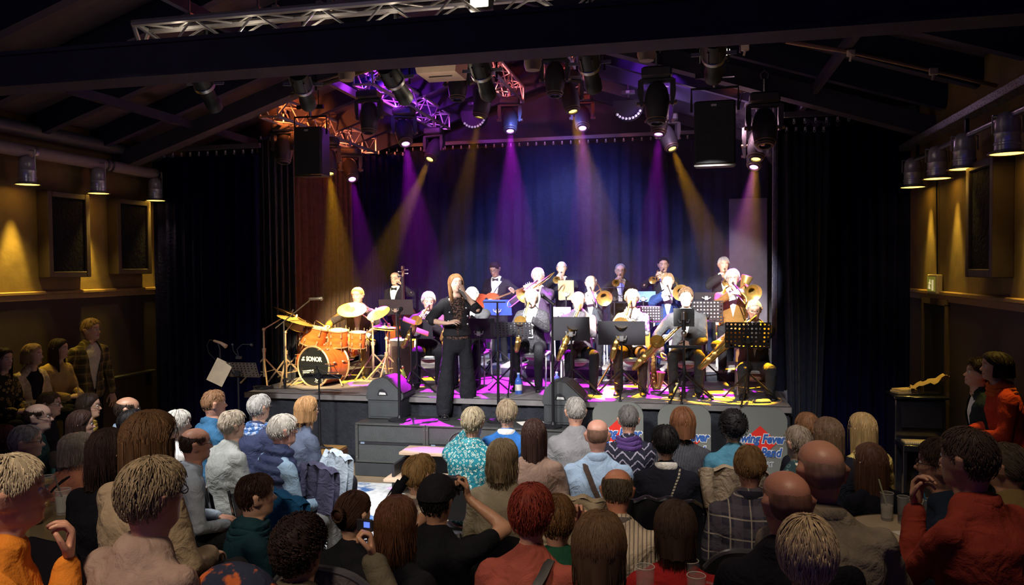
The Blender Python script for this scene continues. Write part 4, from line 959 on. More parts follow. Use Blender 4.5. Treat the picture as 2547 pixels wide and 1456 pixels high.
c = atZ(1895, 1004, STZ); t = thing('eyeglass_case', 'flat blue case lying on the deck at the right stage edge', 'case', c, .2); m = MB(); m.box((0, 0, .025), (.2, .1, .045), bev=.018); m.build('case_shell', mat('case_blue', (.02, .06, .22), .5), t); m = MB(); m.box((0, 0, .026), (.204, .104, .004)); m.build('seam', BLACKP, t)
c = atZ(655, 970, STZ); t = thing('cable_coil', 'black cables coiled on the deck at the left stage corner', 'cable', c)
m = MB(); m.tube([(.12 * math.cos(q * .5) * (1 + .1 * math.sin(q)), .1 * math.sin(q * .5), .012 + .012 * (q % 7) * .5) for q in range(40)], .008, 5); m.build('coil', BLACKP, t)
m = MB(); m.tube([(.1, 0, .01), (.4, .1, .01), (.6, -.05, .01), (.9, .1, .01), (1.1, 0, .01)], .007, 5); m.build('cable_run', BLACKP, t)
# ------------------------------------------------------------------ piano at the right wall
t = thing('upright_piano', 'black upright piano by the right wall with open lid and papers', 'piano', (2.24, 8.05, 0), 0); t.scale = (.72, .9, 1)
PIA = mat('piano_black', (.012, .012, .018), .2, coat=.6)
m = MB(); m.box((-.05, .35, .55), (.62, .34, 1.1), bev=.012); m.build('cabinet', PIA, t)
m = MB(); m.box((-.05, .33, 1.12), (.68, .4, .03), bev=.008); m.build('lid', PIA, t)
m = MB(); m.box((-.05, .02, .68), (.62, .34, .06), bev=.008); m.build('key_bed', PIA, t)
m = MB(); m.box((-.05, .0, .72), (.54, .16, .02), bev=.003); m.build('keys', mat('ivory_keys', (.7, .55, .3), .3, pat=stripes((.15, .1, .05, 1), 0, 44, .2)), t)
for s in (-1, 1):
    m = MB(); m.box((-.05 + s * .28, -.1, .34), (.05, .06, .66), bev=.008); m.build('leg', PIA, t)
m = MB(); m.box((-.05, .15, .95), (.5, .02, .24), rotm('X', -14)); m.build('music_desk', PIA, t)
m = MB(); m.box((-.25, -.25, .04), (.22, .2, .08), bev=.008); m.build('pedal_box', PIA, t)
m = MB(); m.box((0, 0, .01), (.2, .15, .02)); m.box((.01, .01, .03), (.18, .14, .015), rotm('Z', 8)); o = m.build('book_stack', mat('book_cream', (.62, .45, .2), .7)); o.location = (2.10, 8.38, 1.138); o.rotation_euler = (0, 0, .3); tag(o, 'cream books lying on top of the black piano', 'books'); o['kind'] = 'thing'
m = MB(); m.grid(lambda u, v: V(((u - .5) * .34, (v - .5) * .12, .06 + .08 * noise.noise(V((u * 4, v * 4, 2))) + .12 * u)), 10, 5); o = m.build('loose_papers', mat('tan_paper', (.36, .24, .1), .8), None, 180); o.location = (2.3, 8.3, 1.14); tag(o, 'crumpled tan papers on the piano before the standing women', 'papers')
# ------------------------------------------------------------------ people
_tmp = bpy.data.objects.new('tmp_body', bpy.data.meshes.new('tmp')); COL.objects.link(_tmp)
_rm = _tmp.modifiers.new('r', 'REMESH'); _rm.mode = 'VOXEL'
_sm = _tmp.modifiers.new('s', 'SMOOTH')
def voxel(mb, size, it=3, fac=.5):
    me = bpy.data.meshes.new('raw'); me.from_pydata(mb.v, [], mb.f)
    old = _tmp.data; _tmp.data = me; bpy.data.meshes.remove(old)
    _rm.voxel_size = size; _sm.iterations = it; _sm.factor = fac
    dg = bpy.context.evaluated_depsgraph_get(); dg.update()
    return bpy.data.meshes.new_from_object(_tmp.evaluated_get(dg))
def paint(me, fn=None):
    ca = me.color_attributes.new('tint', 'FLOAT_COLOR', 'POINT')
    arr = np.ones((len(me.vertices), 4), 'f')
    if fn: fn(me, arr)
    ca.data.foreach_set('color', arr.ravel())
SKINS = {}
def skin(c):
    k = tuple(round(q, 2) for q in c)
    return mat('skin_%s' % '_'.join('%d' % int(q * 99) for q in k), c, .42, var=.08, scale=14, bump=.12, bscale=220, spec=.45, tint=True)
# --- head: one ring loft from the neck to the crown, features pushed out of it
HR = [  # z, half width, front y, back y
 (-.185, .056, .034, -.078), (-.16, .055, .036, -.076), (-.138, .054, .04, -.074), (-.122, .053, .050, -.073), (-.114, .050, .070, -.073), (-.108, .050, .083, -.074), (-.100, .053, .090, -.075),
 (-.088, .058, .0925, -.077), (-.076, .061, .0925, -.08), (-.067, .063, .094, -.083), (-.059, .065, .0945, -.085), (-.052, .066, .094, -.087), (-.044, .067, .0935, -.089), (-.035, .069, .0945, -.092), (-.024, .0705, .095, -.094), (-.012, .072, .0945, -.097),
 (-.002, .073, .0935, -.099), (.008, .0735, .0935, -.1005), (.018, .074, .096, -.1015), (.03, .075, .0975, -.102), (.046, .076, .0965, -.102), (.062, .0755, .092, -.099), (.078, .069, .081, -.091), (.092, .0585, .066, -.077), (.103, .045, .049, -.059), (.111, .029, .03, -.038), (.115, .010, .012, -.014)]
HN = 44
HQ = []
for k in range(HN):                                   # denser samples at the face
    u = k / HN * 2 * PI; HQ.append(u - .38 * math.sin(u))
def _g(x, s): return math.exp(-(x / s) ** 2)
def head_verts(jaw=1., nose=1., wide=1., fem=False):
    vs = []
    for z, w, f, b in HR:
        lo = max(0., min(1., (-z - .03) / .06)) * (z > -.118)
        w2 = w * wide * (1 - (.06 if fem else 0) * lo + (jaw - 1) * .15 * lo)
        for q in HQ:
            s, c = math.sin(q), math.cos(q)
            e = 2 / 2.25
            x = w2 * math.copysign(abs(s) ** e, s); y = (f if c > 0 else -b) * math.copysign(abs(c) ** e, c)
            if c > 0:
                a = abs(x)
                y += nose * .024 * _g(x, .010 + .006 * max(0, min(1, (.0 - z) / .03))) * (max(0, min(1, (.012 - z) / .042)) if z > -.034 else max(0, 1 - (-.034 - z) / .012))
                y += nose * .006 * _g(x, .018) * _g(z + .03, .012)
                y -= .010 * _g(a - .031, .013) * _g(z - .006, .011)
                y += .004 * _g(a - .028, .02) * _g(z - .024, .008)
                y += .0055 * _g(x, .022) * (_g(z + .058, .005) + _g(z + .068, .006)) - .004 * _g(x, .022) * _g(z + .063, .003)
                y += .004 * _g(x, .016) * _g(z + .1, .01) + .003 * _g(a - .045, .018) * _g(z + .02, .02)
                y -= .004 * _g(a - .05, .02) * _g(z + .055, .02)
            ad = abs(abs(q if q <= PI else q - 2 * PI) - R(97))
            er = _g(ad, .21) * (1 if abs(z + .006) < .032 else max(0, 1 - (abs(z + .006) - .032) / .008)) * (.75 + .4 * max(0, min(1, (z + .03) / .05)))
            x += math.copysign(.026 * er, s); y -= .016 * er
            vs.append(V((x, y, z)))
    return vs
def head_faces(o=0):
    fs = []
    for i in range(len(HR) - 1):
        for j in range(HN):
            j2 = (j + 1) % HN; fs.append((o + i * HN + j, o + i * HN + HN + j, o + i * HN + HN + j2, o + i * HN + j2))
    k = (len(HR) - 1) * HN; fs.append(tuple(o + k + j for j in range(HN)))
    return fs
def head_tint(p, lips, brow, fem, beard, grey):
    x, y, z = p; r = [1., 1., 1.]
    if y > .03:
        l = _g(abs(x), .024) * (abs(z + .063) < .0105)
        if l > .3: r = [.78 if not fem else .74, .45, .45]
        ch = .25 * _g(abs(x) - .045, .02) * _g(z + .03, .022); r = [r[0], r[1] * (1 - ch * .6), r[2] * (1 - ch * .6)]
        if abs(z - .0275) < .0065 and .012 < abs(x) < .050: r = [brow] * 3
        if abs(z + .063) < .003 and abs(x) < .024: r = [.4, .22, .22]
    if beard and z < -.025 and y > -.02 and z > -.125 and not (abs(x) < .02 and abs(z + .064) < .008) and not (abs(x) < .022 and z > -.045):
        r = [.75 * beard + .25 * grey, .75 * beard + .25 * grey, .8 * beard + .25 * grey]
    return r
# --- hands (wrist at origin, fingers along +Y, palm faces -Z, thumb towards +X)
def make_hand(curl, spread=0., tc=.5):
    mb = MB()
    mb.blob([(0, -.03, 0), (0, .01, 0), (.002, .05, 0), (.0, .088, -.001)], [(.02, .027), (.0165, .029), (.0155, .038), (.0125, .040)], 12, ref=(0, 0, 1))
    for k, (x, y, L, r) in enumerate(((.031, .092, .074, .0088), (.0105, .097, .082, .009), (-.0105, .094, .077, .0086), (-.0305, .085, .060, .0078))):
        p = V((x, y - .02, 0)); a = 0; pts = [p]; sp = spread * (1.5 - k) * .12
        for j, (fr, cc) in enumerate(((.24, 0), (.42, 1.), (.32, 1.05), (.26, .6))):
            a += R(curl) * cc * (1 + .06 * k); p = p + V((math.sin(sp) * L * fr, math.cos(a) * L * fr, -math.sin(a) * L * fr)); pts.append(p)
        mb.blob(pts, [r * 1.05, r * 1.02, r, r * .94, r * .82], 8)
    p = V((.022, .022, -.006)); pts = [p]
    for L, d in ((.034, (.72, .62, -.3)), (.032, (.5 - .4 * tc, .8, -.3 - .3 * tc)), (.026, (.2 - .5 * tc, .88, -.3 - .4 * tc))):
        p = p + V(d).normalized() * L; pts.append(p)
    mb.blob(pts, [.0145, .0115, .0102, .0088], 8)
    me = voxel(mb, .0042, 2)
    bm = bmesh.new(); bm.from_mesh(me)
    bmesh.ops.bisect_plane(bm, geom=bm.verts[:] + bm.edges[:] + bm.faces[:], plane_co=(0, -.002, 0), plane_no=(0, -1, 0), clear_outer=True)
    o2 = bpy.data.meshes.new('hand'); bm.to_mesh(o2); bm.free()
    _t2 = bpy.data.objects.new('tmp_hand', o2); COL.objects.link(_t2)
    dm = _t2.modifiers.new('d', 'DECIMATE'); dm.ratio = .22
    dg = bpy.context.evaluated_depsgraph_get(); dg.update(); r = bpy.data.meshes.new_from_object(_t2.evaluated_get(dg))
    bpy.data.objects.remove(_t2)
    return r
HANDS = {}
for kk, (cu, sp, tc) in {'relax': (22, .6, .35), 'grip': (62, .1, .9), 'flat': (7, .5, .1), 'curl': (42, .2, .7)}.items():
    HANDS[kk] = make_hand(cu, sp, tc)
def graft(bm, co, no, rad, vs, fs, loop_fn):
    """cut the limb stub of bm at a plane and bridge the open ring of (vs, fs) on to it"""
    co, no = V(co), V(no).normalized()
    near = [f for f in bm.faces if (f.calc_center_median() - co).length < rad]
    g = set(near)
    for f in near: g.update(f.edges); g.update(f.verts)
    bmesh.ops.bisect_plane(bm, geom=list(g), plane_co=co, plane_no=no)
    dead = [v for v in bm.verts if (v.co - co).dot(no) > 1e-5 and (v.co - co).length < rad * 1.25]
    bmesh.ops.delete(bm, geom=dead, context='VERTS')
    e1 = [e for e in bm.edges if e.is_boundary and abs((e.verts[0].co - co).dot(no)) < 2e-3 and (e.verts[0].co - co).length < rad]
    nv = [bm.verts.new(v) for v in vs]; nf = []
    for f in fs:
        try: nf.append(bm.faces.new([nv[i] for i in f]))
        except ValueError: pass
    e2 = list({e for f in nf for e in f.edges if e.is_boundary and loop_fn(e)})
    try: bmesh.ops.bridge_loops(bm, edges=e1 + e2)
    except Exception: pass
    return nv
def two_bone(S_, W_, l1, l2, pole):
    d = W_ - S_; L = min(d.length, (l1 + l2) * .995); d = d.normalized()
    a = (l1 * l1 - l2 * l2 + L * L) / (2 * L); h = math.sqrt(max(0, l1 * l1 - a * a))
    p = V(pole) - d * V(pole).dot(d); p = p.normalized() if p.length > 1e-4 else V((0, 0, -1))
    return S_ + d * a + p * h, S_ + d * L
EYE = MB(); EYE.ball((0, 0, 0), .0122, 10, 8); EYEM = EYE.mesh('eye', mat('eye_white', (.75, .72, .68), .2))
IRI = MB(); IRI.lathe([(.0001, .0126), (.0035, .0125), (.0058, .0113), (.0060, .0105)], 10, T((0, 0, 0), rotm('X', -90)), cap=False); IRIM = IRI.mesh('iris', mat('iris_dark', (.05, .035, .03), .15))
def gl_mesh(style):
    m = MB()
    for s in (-1, 1):
        m.tube([(s * .033 + .024 * math.cos(q * PI / 8) * (1 + .06 * math.cos(q * PI / 4)), .098, .004 + .017 * math.sin(q * PI / 8)) for q in range(16)], .0020, 5, closed=True)
        m.tube([(s * .058, .096, .009), (s * .079, .06, .010), (s * .084, -.01, .008), (s * .082, -.035, -.012)], .0018, 5)
    m.tube([(-.009, .1, .007), (0, .103, .010), (.009, .1, .007)], .0020, 5)
    return m
GLM = gl_mesh(0).mesh('glasses', mat('glasses_frame', (.05, .035, .03), .3, .3))
# --- hair
def scalp(az, el, t):
    """point on the skull in head coordinates; az 0 = front, el in radians, t = distance off the skin"""
    cx_, cy_, cz_ = 0., -.004, .012
    ce = math.cos(el); x = math.sin(az) * ce; y = math.cos(az) * ce; z = math.sin(el)
    k = (abs(x / .0775) ** 2.28 + abs(y / .1005) ** 2.28 + abs(z / .1045) ** 2.28) ** (-1 / 2.28)
    if z < 0: k *= 1 - .10 * min(1, -z / .8)
    return V((cx_ + x * (k + t), cy_ + y * (k + t), cz_ + z * (k + t)))
def hairline(az, front=38., side=-4., back=-46.):
    a = abs((az + PI) % (2 * PI) - PI) / PI               # 0 front .. 1 back
    jt = R(5) * noise.noise(V((az * 2.1, front, 0))) + R(4) * noise.noise(V((az * 6, front, 5)))
    return jt + _hl(a, front, side, back)
def _hl(a, front, side, back):
    if a < .30: return R(front + (a / .30) ** 2 * (8 - front) * .9)
    if a < .52: u = (a - .30) / .22; return R((front * .1 + 7.2) * (1 - u) + (side - 22 * math.exp(-((u - .2) / .22) ** 2) * 0) * u)
    u = min(1, (a - .52) / .2); return R(side * (1 - u) + back * u)
def build_hair(kind, seed, n=150, near=False):
    """kinds: short, crop, receding, ring (bald top), curly, bob, long, bun, wavy, crewtop"""
    r = random.Random(seed); m = MB()
    t0 = {'short': .011, 'crop': .012, 'receding': .010, 'ring': .009, 'curly': .018, 'bob': .022, 'long': .021, 'bun': .009, 'wavy': .019, 'crewtop': .016, 'fluffy': .019, 'stubble': .003}[kind]
    fr = {'receding': 62, 'crop': 42, 'bun': 40}.get(kind, 36); bk = -44 if kind not in ('bob', 'long', 'wavy') else -58
    sd = -6 if kind not in ('bob', 'long', 'wavy', 'fluffy') else -34
    topel = R(44) if kind in ('ring', 'stubble') else R(90)
    amp = {'curly': .012, 'wavy': .008, 'fluffy': .008, 'short': .009, 'crewtop': .008, 'bob': .004}.get(kind, .003)
    NA, NE = (48, 16) if near else (36, 12)
    def el_at(az, v):
        lo = hairline(az, fr, sd, bk)
        if kind in ('ring', 'stubble'):
            a = abs((az + PI) % (2 * PI) - PI) / PI
            lo = hairline(az, 90, sd, bk)
            if a < .30: return None
            hi = R(22 + 16 * a)
            return lo + (hi - lo) * v
        return lo + (PI / 2 - lo) * v
    vs = []; fs = []; ts = []
    for j in range(NE + 1):
        for i in range(NA):
            az = 2 * PI * i / NA; v = j / NE; e = el_at(az, v)
            if e is None: e = hairline(az, 20, sd, bk) ; tt = -.006
            else:
                ed = min(1, v * 4) if kind not in ('ring', 'stubble') else min(1, v * 4, (1 - v) * 4)
                p0 = scalp(az, e, 0)
                tt = (t0 * (.25 + .75 * ed)) + amp * (noise.noise(p0 * 26 + V((seed, 0, 0))) + .8 * noise.noise(p0 * 11 + V((0, seed, 0)))) * ed + (.004 * math.sin(az * 24 + 3 * noise.noise(p0 * 9)) * ed if kind in ('short', 'long', 'bob', 'bun', 'crewtop') else 0)
                if kind == 'crewtop' and e > R(50): tt += .014 * math.sin(min(1, (e - R(50)) / R(25)) * PI / 2)
            vs.append(scalp(az, e, max(tt, -.006)))
    o = len(m.v)
    for j in range(NE):
        for i in range(NA):
            i2 = (i + 1) % NA; fs.append((j * NA + i, j * NA + i2, j * NA + NA + i2, j * NA + NA + i))
    m.add(vs, fs, None)
    for k in range(len(m.t)): m.t[k] = .72 + .3 * noise.noise(m.v[k] * 40)
    # locks of hair lying over the cap
    long_ = {'long': .34, 'wavy': .17, 'bob': .12}.get(kind, 0)
    whorl = scalp(PI, R(62), 0)
    for k in range(n if kind != 'stubble' else 0):
        az = r.uniform(0, 2 * PI); lo = hairline(az, fr, sd, bk)
        if kind == 'ring':
            if abs((az + PI) % (2 * PI) - PI) < .3 * PI: continue
            e0 = r.uniform(lo + .2, R(34))
        else:
            s_ = r.random(); e0 = math.asin(max(-.9, min(.999, math.sin(lo + .12) + s_ * (1 - math.sin(lo + .12)))))
        if kind in ('long', 'wavy', 'bob') and r.random() < .7:
            e0 = r.uniform(R(5), R(75)); az = PI + max(-2.1, min(2.1, r.gauss(0, 1) * .85)) if r.random() < .85 else az
        if long_ and abs((az + PI) % (2 * PI) - PI) < 1.4 and e0 < R(62): continue
        lock = .034 if kind == 'ring' else .05 if kind in ('short', 'crewtop', 'receding') else (.032 if kind in ('crop', 'curly') else .075)
        if kind == 'curly': lock = .05
        pts = []; rad = []; a_, e_ = az, e0; K = 5
        tone = r.uniform(.78, 1.2); side = r.uniform(-.5, .5)
        wid = r.uniform(.0016, .0034) * (1.2 if kind in ('curly', 'wavy', 'fluffy') else 1)
        last = None; tot = long_ * r.uniform(.65, 1.05) + lock
        for q in range(K + 1):
            u = q / K
            lift = t0 + (.001 + .003 * math.sin(u * PI)) + amp * .3 * r.uniform(-.3, 1)
            if kind == 'curly': lift += .008 * math.sin(u * 7 + k); a_ += .16 * math.cos(u * 7 + k)
            if kind == 'crewtop' and e0 > R(45): lift += .012
            low_ok = R(-30) if long_ else lo - .12
            if e_ > low_ok or last is None:
                p = scalp(a_, e_, lift); e_ -= tot / K / .105 * (.9 if kind != 'curly' else .6)
                a_ += side * .1 / max(.35, math.cos(e_)) / K * 3
                if long_:
                    b_ = (a_ + PI) % (2 * PI) - PI
                    if abs(b_) < 1.5: a_ += (1 if b_ > 0 else -1) * (.42 if e_ < R(60) else .15)
                if kind in ('bun',): a_ += ((PI - a_ % (2 * PI)) * .18)
            else:
                if not long_ or abs((a_ + PI) % (2 * PI) - PI) < 1.3: break
                d = V((0, -.004, -1)) * (tot / K)
                w_ = V((math.sin(u * 9 + k), math.cos(u * 8 + k * 2), 0)) * (.010 if kind == 'wavy' else .002)
                p = last + d + w_
            last = p; pts.append(p); rad.append((wid * .36 * (1.1 - .7 * u), wid * (1.15 - .8 * u)))
        if len(pts) > 2: m.tube(pts, rad, 3, tint=tone, ref=pts[0])
    if long_:       # solid fall of hair behind the locks
        Lh = long_ * .9
        def f(u, v):
            az = R(-112) + R(224) * u + PI; p = scalp(az, R(-2), t0 + .004)
            return V((p.x * (1 - .15 * v), p.y * (1 + .05 * v) - .0 * v, p.z - v * Lh * (1 - .15 * abs(u - .5)) + .004 * math.sin(u * 60 + v * 4))) + V((.003 * math.sin(u * 45), .003 * math.cos(u * 50), 0))
        k0 = len(m.v); m.grid(f, 30, 8)
        for k in range(k0, len(m.v)): m.t[k] = .7 + .25 * noise.noise(m.v[k] * V((60, 60, 6)) if False else V((m.v[k].x * 60, m.v[k].y * 60, m.v[k].z * 6)))
        def f2(u, v): return f(u, v) * .86 + V((0, 0, -.02 * v))
        k0 = len(m.v); m.grid(f2, 20, 5)
        for k in range(k0, len(m.v)): m.t[k] = .6
    if kind == 'bun':
        k0 = len(m.v); c = V((0, -.112, .03))
        m.ball(c, (.036, .03, .034), 14, 10)
        for q in range(16):
            a = q / 16 * 2 * PI; m.tube([c + V((.034 * math.cos(a + z * 1.4), -.03 * math.sin(z * PI), .034 * math.sin(a + z * 1.4))) * (1 if z < 1 else .5) for z in (0, .3, .6, .9)], [.006, .007, .006, .003], 5)
        for k in range(k0, len(m.v)): m.t[k] = .7 + .4 * noise.noise(m.v[k] * 60)
    return m
def hairmat(c):
    return mat('hair_%d_%d_%d' % tuple(int(q * 999) for q in c), c, .6, var=.18, scale=6, tint=True, spec=.16, stretch=(9, 9, 1.5))
_hc = {}
def hair_mesh(kind, col, seed, n, near):
    k = (kind, col, seed % 5, n, near)
    if k not in _hc:
        me = build_hair(kind, seed % 5, n, near).mesh('hair', hairmat(col), 180)
        _hc[k] = me
    return _hc[k]
# --- the figure
TOR = [(-.10, .150, .112), (-.03, .172, .125), (.06, .166, .118), (.16, .150, .108), (.28, .158, .114), (.38, .174, .118), (.445, .160, .100), (.49, .105, .080), (.525, .066, .062)]
TORF = [(-.10, .152, .115), (-.03, .176, .128), (.06, .165, .116), (.16, .135, .098), (.28, .143, .116), (.36, .150, .118), (.43, .140, .094), (.48, .092, .072), (.515, .058, .055)]
SHOEM = mat('shoe_black', (.012, .012, .014), .35)
_sh = MB(); _sh.blob([(0, -.05, .038), (0, .03, .04), (0, .12, .03), (0, .17, .026)], [(.036, .034), (.04, .038), (.026, .044), (.02, .034)], 12, ref=(0, 0, 1)); _sh.box((0, .06, .008), (.078, .27, .014), bev=.006)
_shme = _sh.mesh('shoe', SHOEM)
def person(label, crown, floor, rz, pose='sit', k=1., fem=False, girth=1., lean=0., curve=.0, head=(0, 0, 0), hands=None, hz=None, feet=None, knees=None,
           skinc=(.60, .36, .26), hair=None, brow=.4, beard=0, glasses=False, top=None, legs=None, vox=.018, near=False, group='audience', name='person', nlocks=210, headsc=1., eyes=True, shoes=True, grp=None):
    """root: V on the floor under the hips; +Y is where the figure faces"""
    t = thing(name, label, 'person', (0, 0, floor), rz, grp)
    tor = TORF if fem else TOR
    la = R(lean); hy, hp, hroll = (R(q) for q in head)
    HM = M.Rotation(-hy, 3, 'Z') @ M.Rotation(hp, 3, 'X') @ M.Rotation(hroll, 3, 'Y')
    hs = .97 * (.955 if fem else 1.0) * (.5 + .5 * k) * headsc
    if hz is None: hz = (.54 if pose == 'sit' else .93 * k)
    for it_ in (0, 1):
        hip = V((0, 0, hz))
        def S_(h, x=0., y=0.):                            # a point in the torso frame
            a = la + curve * max(0, h) * 2
            return hip + V((x, 0, 0)) + V((0, math.sin(a), math.cos(a))) * h * k + V((0, math.cos(a), -math.sin(a))) * y
        hc = S_(.555, 0, .014 * k) + HM @ V((0, .014, .135)) * hs
        cr = hc + HM @ V((0, -.005, .122)) * hs
        if not it_: hz += crown[2] - floor - cr.z
    xy = M.Rotation(rz, 3, 'Z') @ cr
    t.location = (crown[0] - xy.x, crown[1] - xy.y, floor)
    mouth = hc + HM @ V((0, .104, -.062)) * hs
    up = (S_(.5) - S_(.4)).normalized(); fw = V((0, up.z, -up.y))
    sw = (.16 if fem else .183) * k * (.88 + .12 * girth)
    sh = {s: S_(.43, s * sw, -.005) for s in (-1, 1)}
    l1, l2 = .285 * k, .265 * k
    dflt = (lambda s: (s * .11, .30 * k, hz + .10)) if pose == 'sit' else (lambda s: (s * .27 * k, .06, hz - .08))
    if callable(hands): hands = hands(dict(mouth=mouth, hz=hz, S=S_, k=k, HM=HM, hc=hc))
    hands = hands or {}
    arm = {}
    for s, n_ in ((-1, 'l'), (1, 'r')):
        h = hands.get(n_) or {}
        tgt = V(h.get('at', dflt(s))); pole = h.get('pole', (s * .55, -.5, -.8))
        e, w = two_bone(sh[s], tgt, l1, l2, V(pole))
        d = (w - e).normalized(); hd = V(h['dir']).normalized() if 'dir' in h else d
        arm[s] = (sh[s], e, w, hd, V(h.get('palm', (0, 0, -1))), h.get('kind', 'relax'))
    leg = {}
    for s in (-1, 1):
        hj = S_(-.02, s * .09 * k)
        if pose == 'sit':
            kn = (knees or {}).get(s) or V((s * .16 * k, .43 * k, hz + .0)); an = (feet or {}).get(s) or V((s * .15 * k, .40 * k, max(.08, hz - .47 * k)))
        else:
            an = (feet or {}).get(s) or V((s * .11 * k, -.02, .085)); kn = (knees or {}).get(s) or (hj * .5 + V(an) * .5 + V((s * .01, .02, .01)))
        leg[s] = (hj, V(kn), V(an))
    # --- body
    bm_ = MB(); q = .93
    bm_.blob([S_(h) for h, a, b in tor], [(b * k * girth * q if h < .4 else b * k * q, a * k * girth * q if h < .42 else a * k * q) for h, a, b in tor], 16, ref=fw)
    nr = (.05 if fem else .0575)
    nkb = S_(.50); ndir = ((hc + HM @ V((0, -.02, -.15)) * hs) - nkb).normalized()
    ncut = hc + HM @ V((0, -.02, -.178)) * hs
    bm_.blob([nkb - up * .04, nkb, ncut + ndir * .035], [nr * 1.35, nr * 1.12, nr], 14)
    for s in (-1, 1):
        a0, e, w, hd, pn, kd = arm[s]
        bm_.blob([S_(.42, s * sw * .55), a0, a0 + (e - a0) * .5, e], [.05 * k, .05 * k, .043 * k, .037 * k], 10)
        bm_.blob([S_(.505, s * .035), S_(.47, s * sw * .62, -.008)], [.04 * k, .034 * k], 8)
        bm_.blob([e, e + (w - e) * .3, w, w + hd * .028], [.039 * k, .039 * k, .0275 * k, .024 * k], 10)
        hj, kn, an = leg[s]
        bm_.blob([hj, hj + (kn - hj) * .5, kn], [.078 * k, .066 * k, .05 * k], 10)
        bm_.blob([kn, kn + (an - kn) * .35, an], [.05 * k, .05 * k, .034 * k], 10)
        bm_.blob([an - V((0, .03, .04)), an + V((0, .10, -.055))], [.03, .024], 8)
    me = voxel(bm_, vox * 1.3, 2)
    bm = bmesh.new(); bm.from_mesh(me); bpy.data.meshes.remove(me)
    hv = [hc + HM @ v * hs for v in head_verts(nose=.9 if fem else 1.05, fem=fem)]
    ring = set(range(HN))
    NV = graft(bm, ncut, (HM @ V((0, 0, 1)) + ndir).normalized(), .085, hv, head_faces(), lambda e: True)
    hidx = set()
    for s in (-1, 1):
        a0, e, w, hd, pn, kd = arm[s]
        hm = HANDS[kd]; yv = hd; zv = -(pn - yv * pn.dot(yv)); zv = zv.normalized() if zv.length > 1e-3 else yv.orthogonal().normalized(); xv = yv.cross(zv)
        # thumb side: towards the body's middle for a palm-down hand
        mir = 1 if s < 0 else -1
        Q = M((xv, yv, zv)).transposed()
        vs = [w + hd * .012 + Q @ V((v.co.x * mir, v.co.y, v.co.z)) * k * (.93 if fem else 1.03) for v in hm.vertices]
        fs = [tuple(p.vertices) if mir > 0 else tuple(reversed(p.vertices)) for p in hm.polygons]
        graft(bm, w + hd * .004, hd, .05, vs, fs, lambda e: True)
    bmesh.ops.recalc_face_normals(bm, faces=bm.faces)
    me = bpy.data.meshes.new('body'); bm.to_mesh(me); bm.free()
    me.shade_smooth(); me.materials.append(skin(skinc))
    HI = HM.transposed()
    co = np.empty(len(me.vertices) * 3, 'f'); me.vertices.foreach_get('co', co); co = co.reshape(-1, 3)
    loc = (co - np.array(hc)) @ np.array(HI).T / hs
    arr = np.ones((len(co), 4), 'f')
    for i in np.where((np.abs(loc[:, 0]) < .08) & (loc[:, 1] > -.02) & (loc[:, 2] > -.125) & (loc[:, 2] < .05) & (loc[:, 1] < .14))[0]:
        arr[i, :3] = head_tint(loc[i], 0, brow, fem, beard, 1)
    ca = me.color_attributes.new('tint', 'FLOAT_COLOR', 'POINT'); ca.data.foreach_set('color', arr.ravel())
    link('body', me, t)
    HX = T(hc, HM) @ M.Scale(hs, 4)
    def on_head(nm, me_, off=(0, 0, 0), sc=(1, 1, 1)):
        o = link(nm, me_, t); o.matrix_local = HX @ M.Translation(V(off)) @ M.Diagonal((*sc, 1)); return o
    if eyes:
        for s in (-1, 1):
            ey = on_head('eye', EYEM, (s * .0315, .0795, .006)); ir = link('iris', IRIM, ey)
    if glasses: on_head('glasses', GLM)
    if hair:
        kind, hcol, seed = hair[:3]; sc = hair[3] if len(hair) > 3 else (1, 1, 1)
        on_head('hair', hair_mesh(kind, hcol, seed, nlocks, near), (0, 0, 0), sc)
    # --- clothes
    top = top or {}
    def garment(nm, sleeves, off, m, hem=-.07, puff=0, fold=.007, neckh=.515, legsv=False, vopen=None, seed=0, cut_sleeve=None):
        g = MB()
        lv = [(h, a, b) for h, a, b in tor if h >= hem - .001 and h <= neckh]
        if not lv or lv[0][0] > hem: lv = [(hem, tor[0][1] * 1.05, tor[0][2] * 1.05)] + lv
        g.blob([S_(h) for h, a, b in lv], flat0=True, rad=[(b * k * (girth if h < .4 else 1) + off, a * k * (girth if h < .42 else 1) + off) for h, a, b in lv], n=18, ref=fw)
        if sleeves is not None:
            for s in (-1, 1):
                a0, e, w, hd, pn, kd = arm[s]
                g.blob([S_(.415, s * sw * .5), a0], [.05 * k + off, .05 * k + off], 12); g.blob([S_(.50, s * .04), S_(.462, s * sw * .66, -.008)], [.036 * k + off, .034 * k + off], 10)
                if sleeves == 'long':
                    g.blob([a0, a0 + (e - a0) * .5, e, e + (w - e) * .5, w - (w - e) * .05], [.050 * k + off, .045 * k + off, .040 * k + off, .034 * k + off, .029 * k + off * 1.1], 12)
                elif sleeves == 'half': g.blob([a0, a0 + (e - a0) * .55], [.055 * k + off, .05 * k + off], 12)
                elif sleeves == 'elbow': g.blob([a0, e, e + (w - e) * .15], [.053 * k + off, .046 * k + off, .04 * k + off], 12)
                elif sleeves == 'cap': pass
        me = voxel(g, vox, 3)
        b = bmesh.new(); b.from_mesh(me); bpy.data.meshes.remove(me)
        b.normal_update()
        for v in b.verts:
            p = v.co
            w_ = noise.noise(p * 5 + V((0, seed, 0)))
            d = fold * (noise.noise(V((p.x * 7, p.y * 7, p.z * 15)) + V((seed, 0, 0))) + 1.1 * (.35 - abs(noise.noise(V((p.x * 8 + w_ * 2, p.y * 8, p.z * 13 + p.x * 6 * (1 if p.x > 0 else -1))) + V((seed, 3, 0))))))
            if puff: d += puff * (abs(math.sin((p - hip).dot(up) / .062 * PI / 1.)) - .5)
            v.co = p + v.normal * d
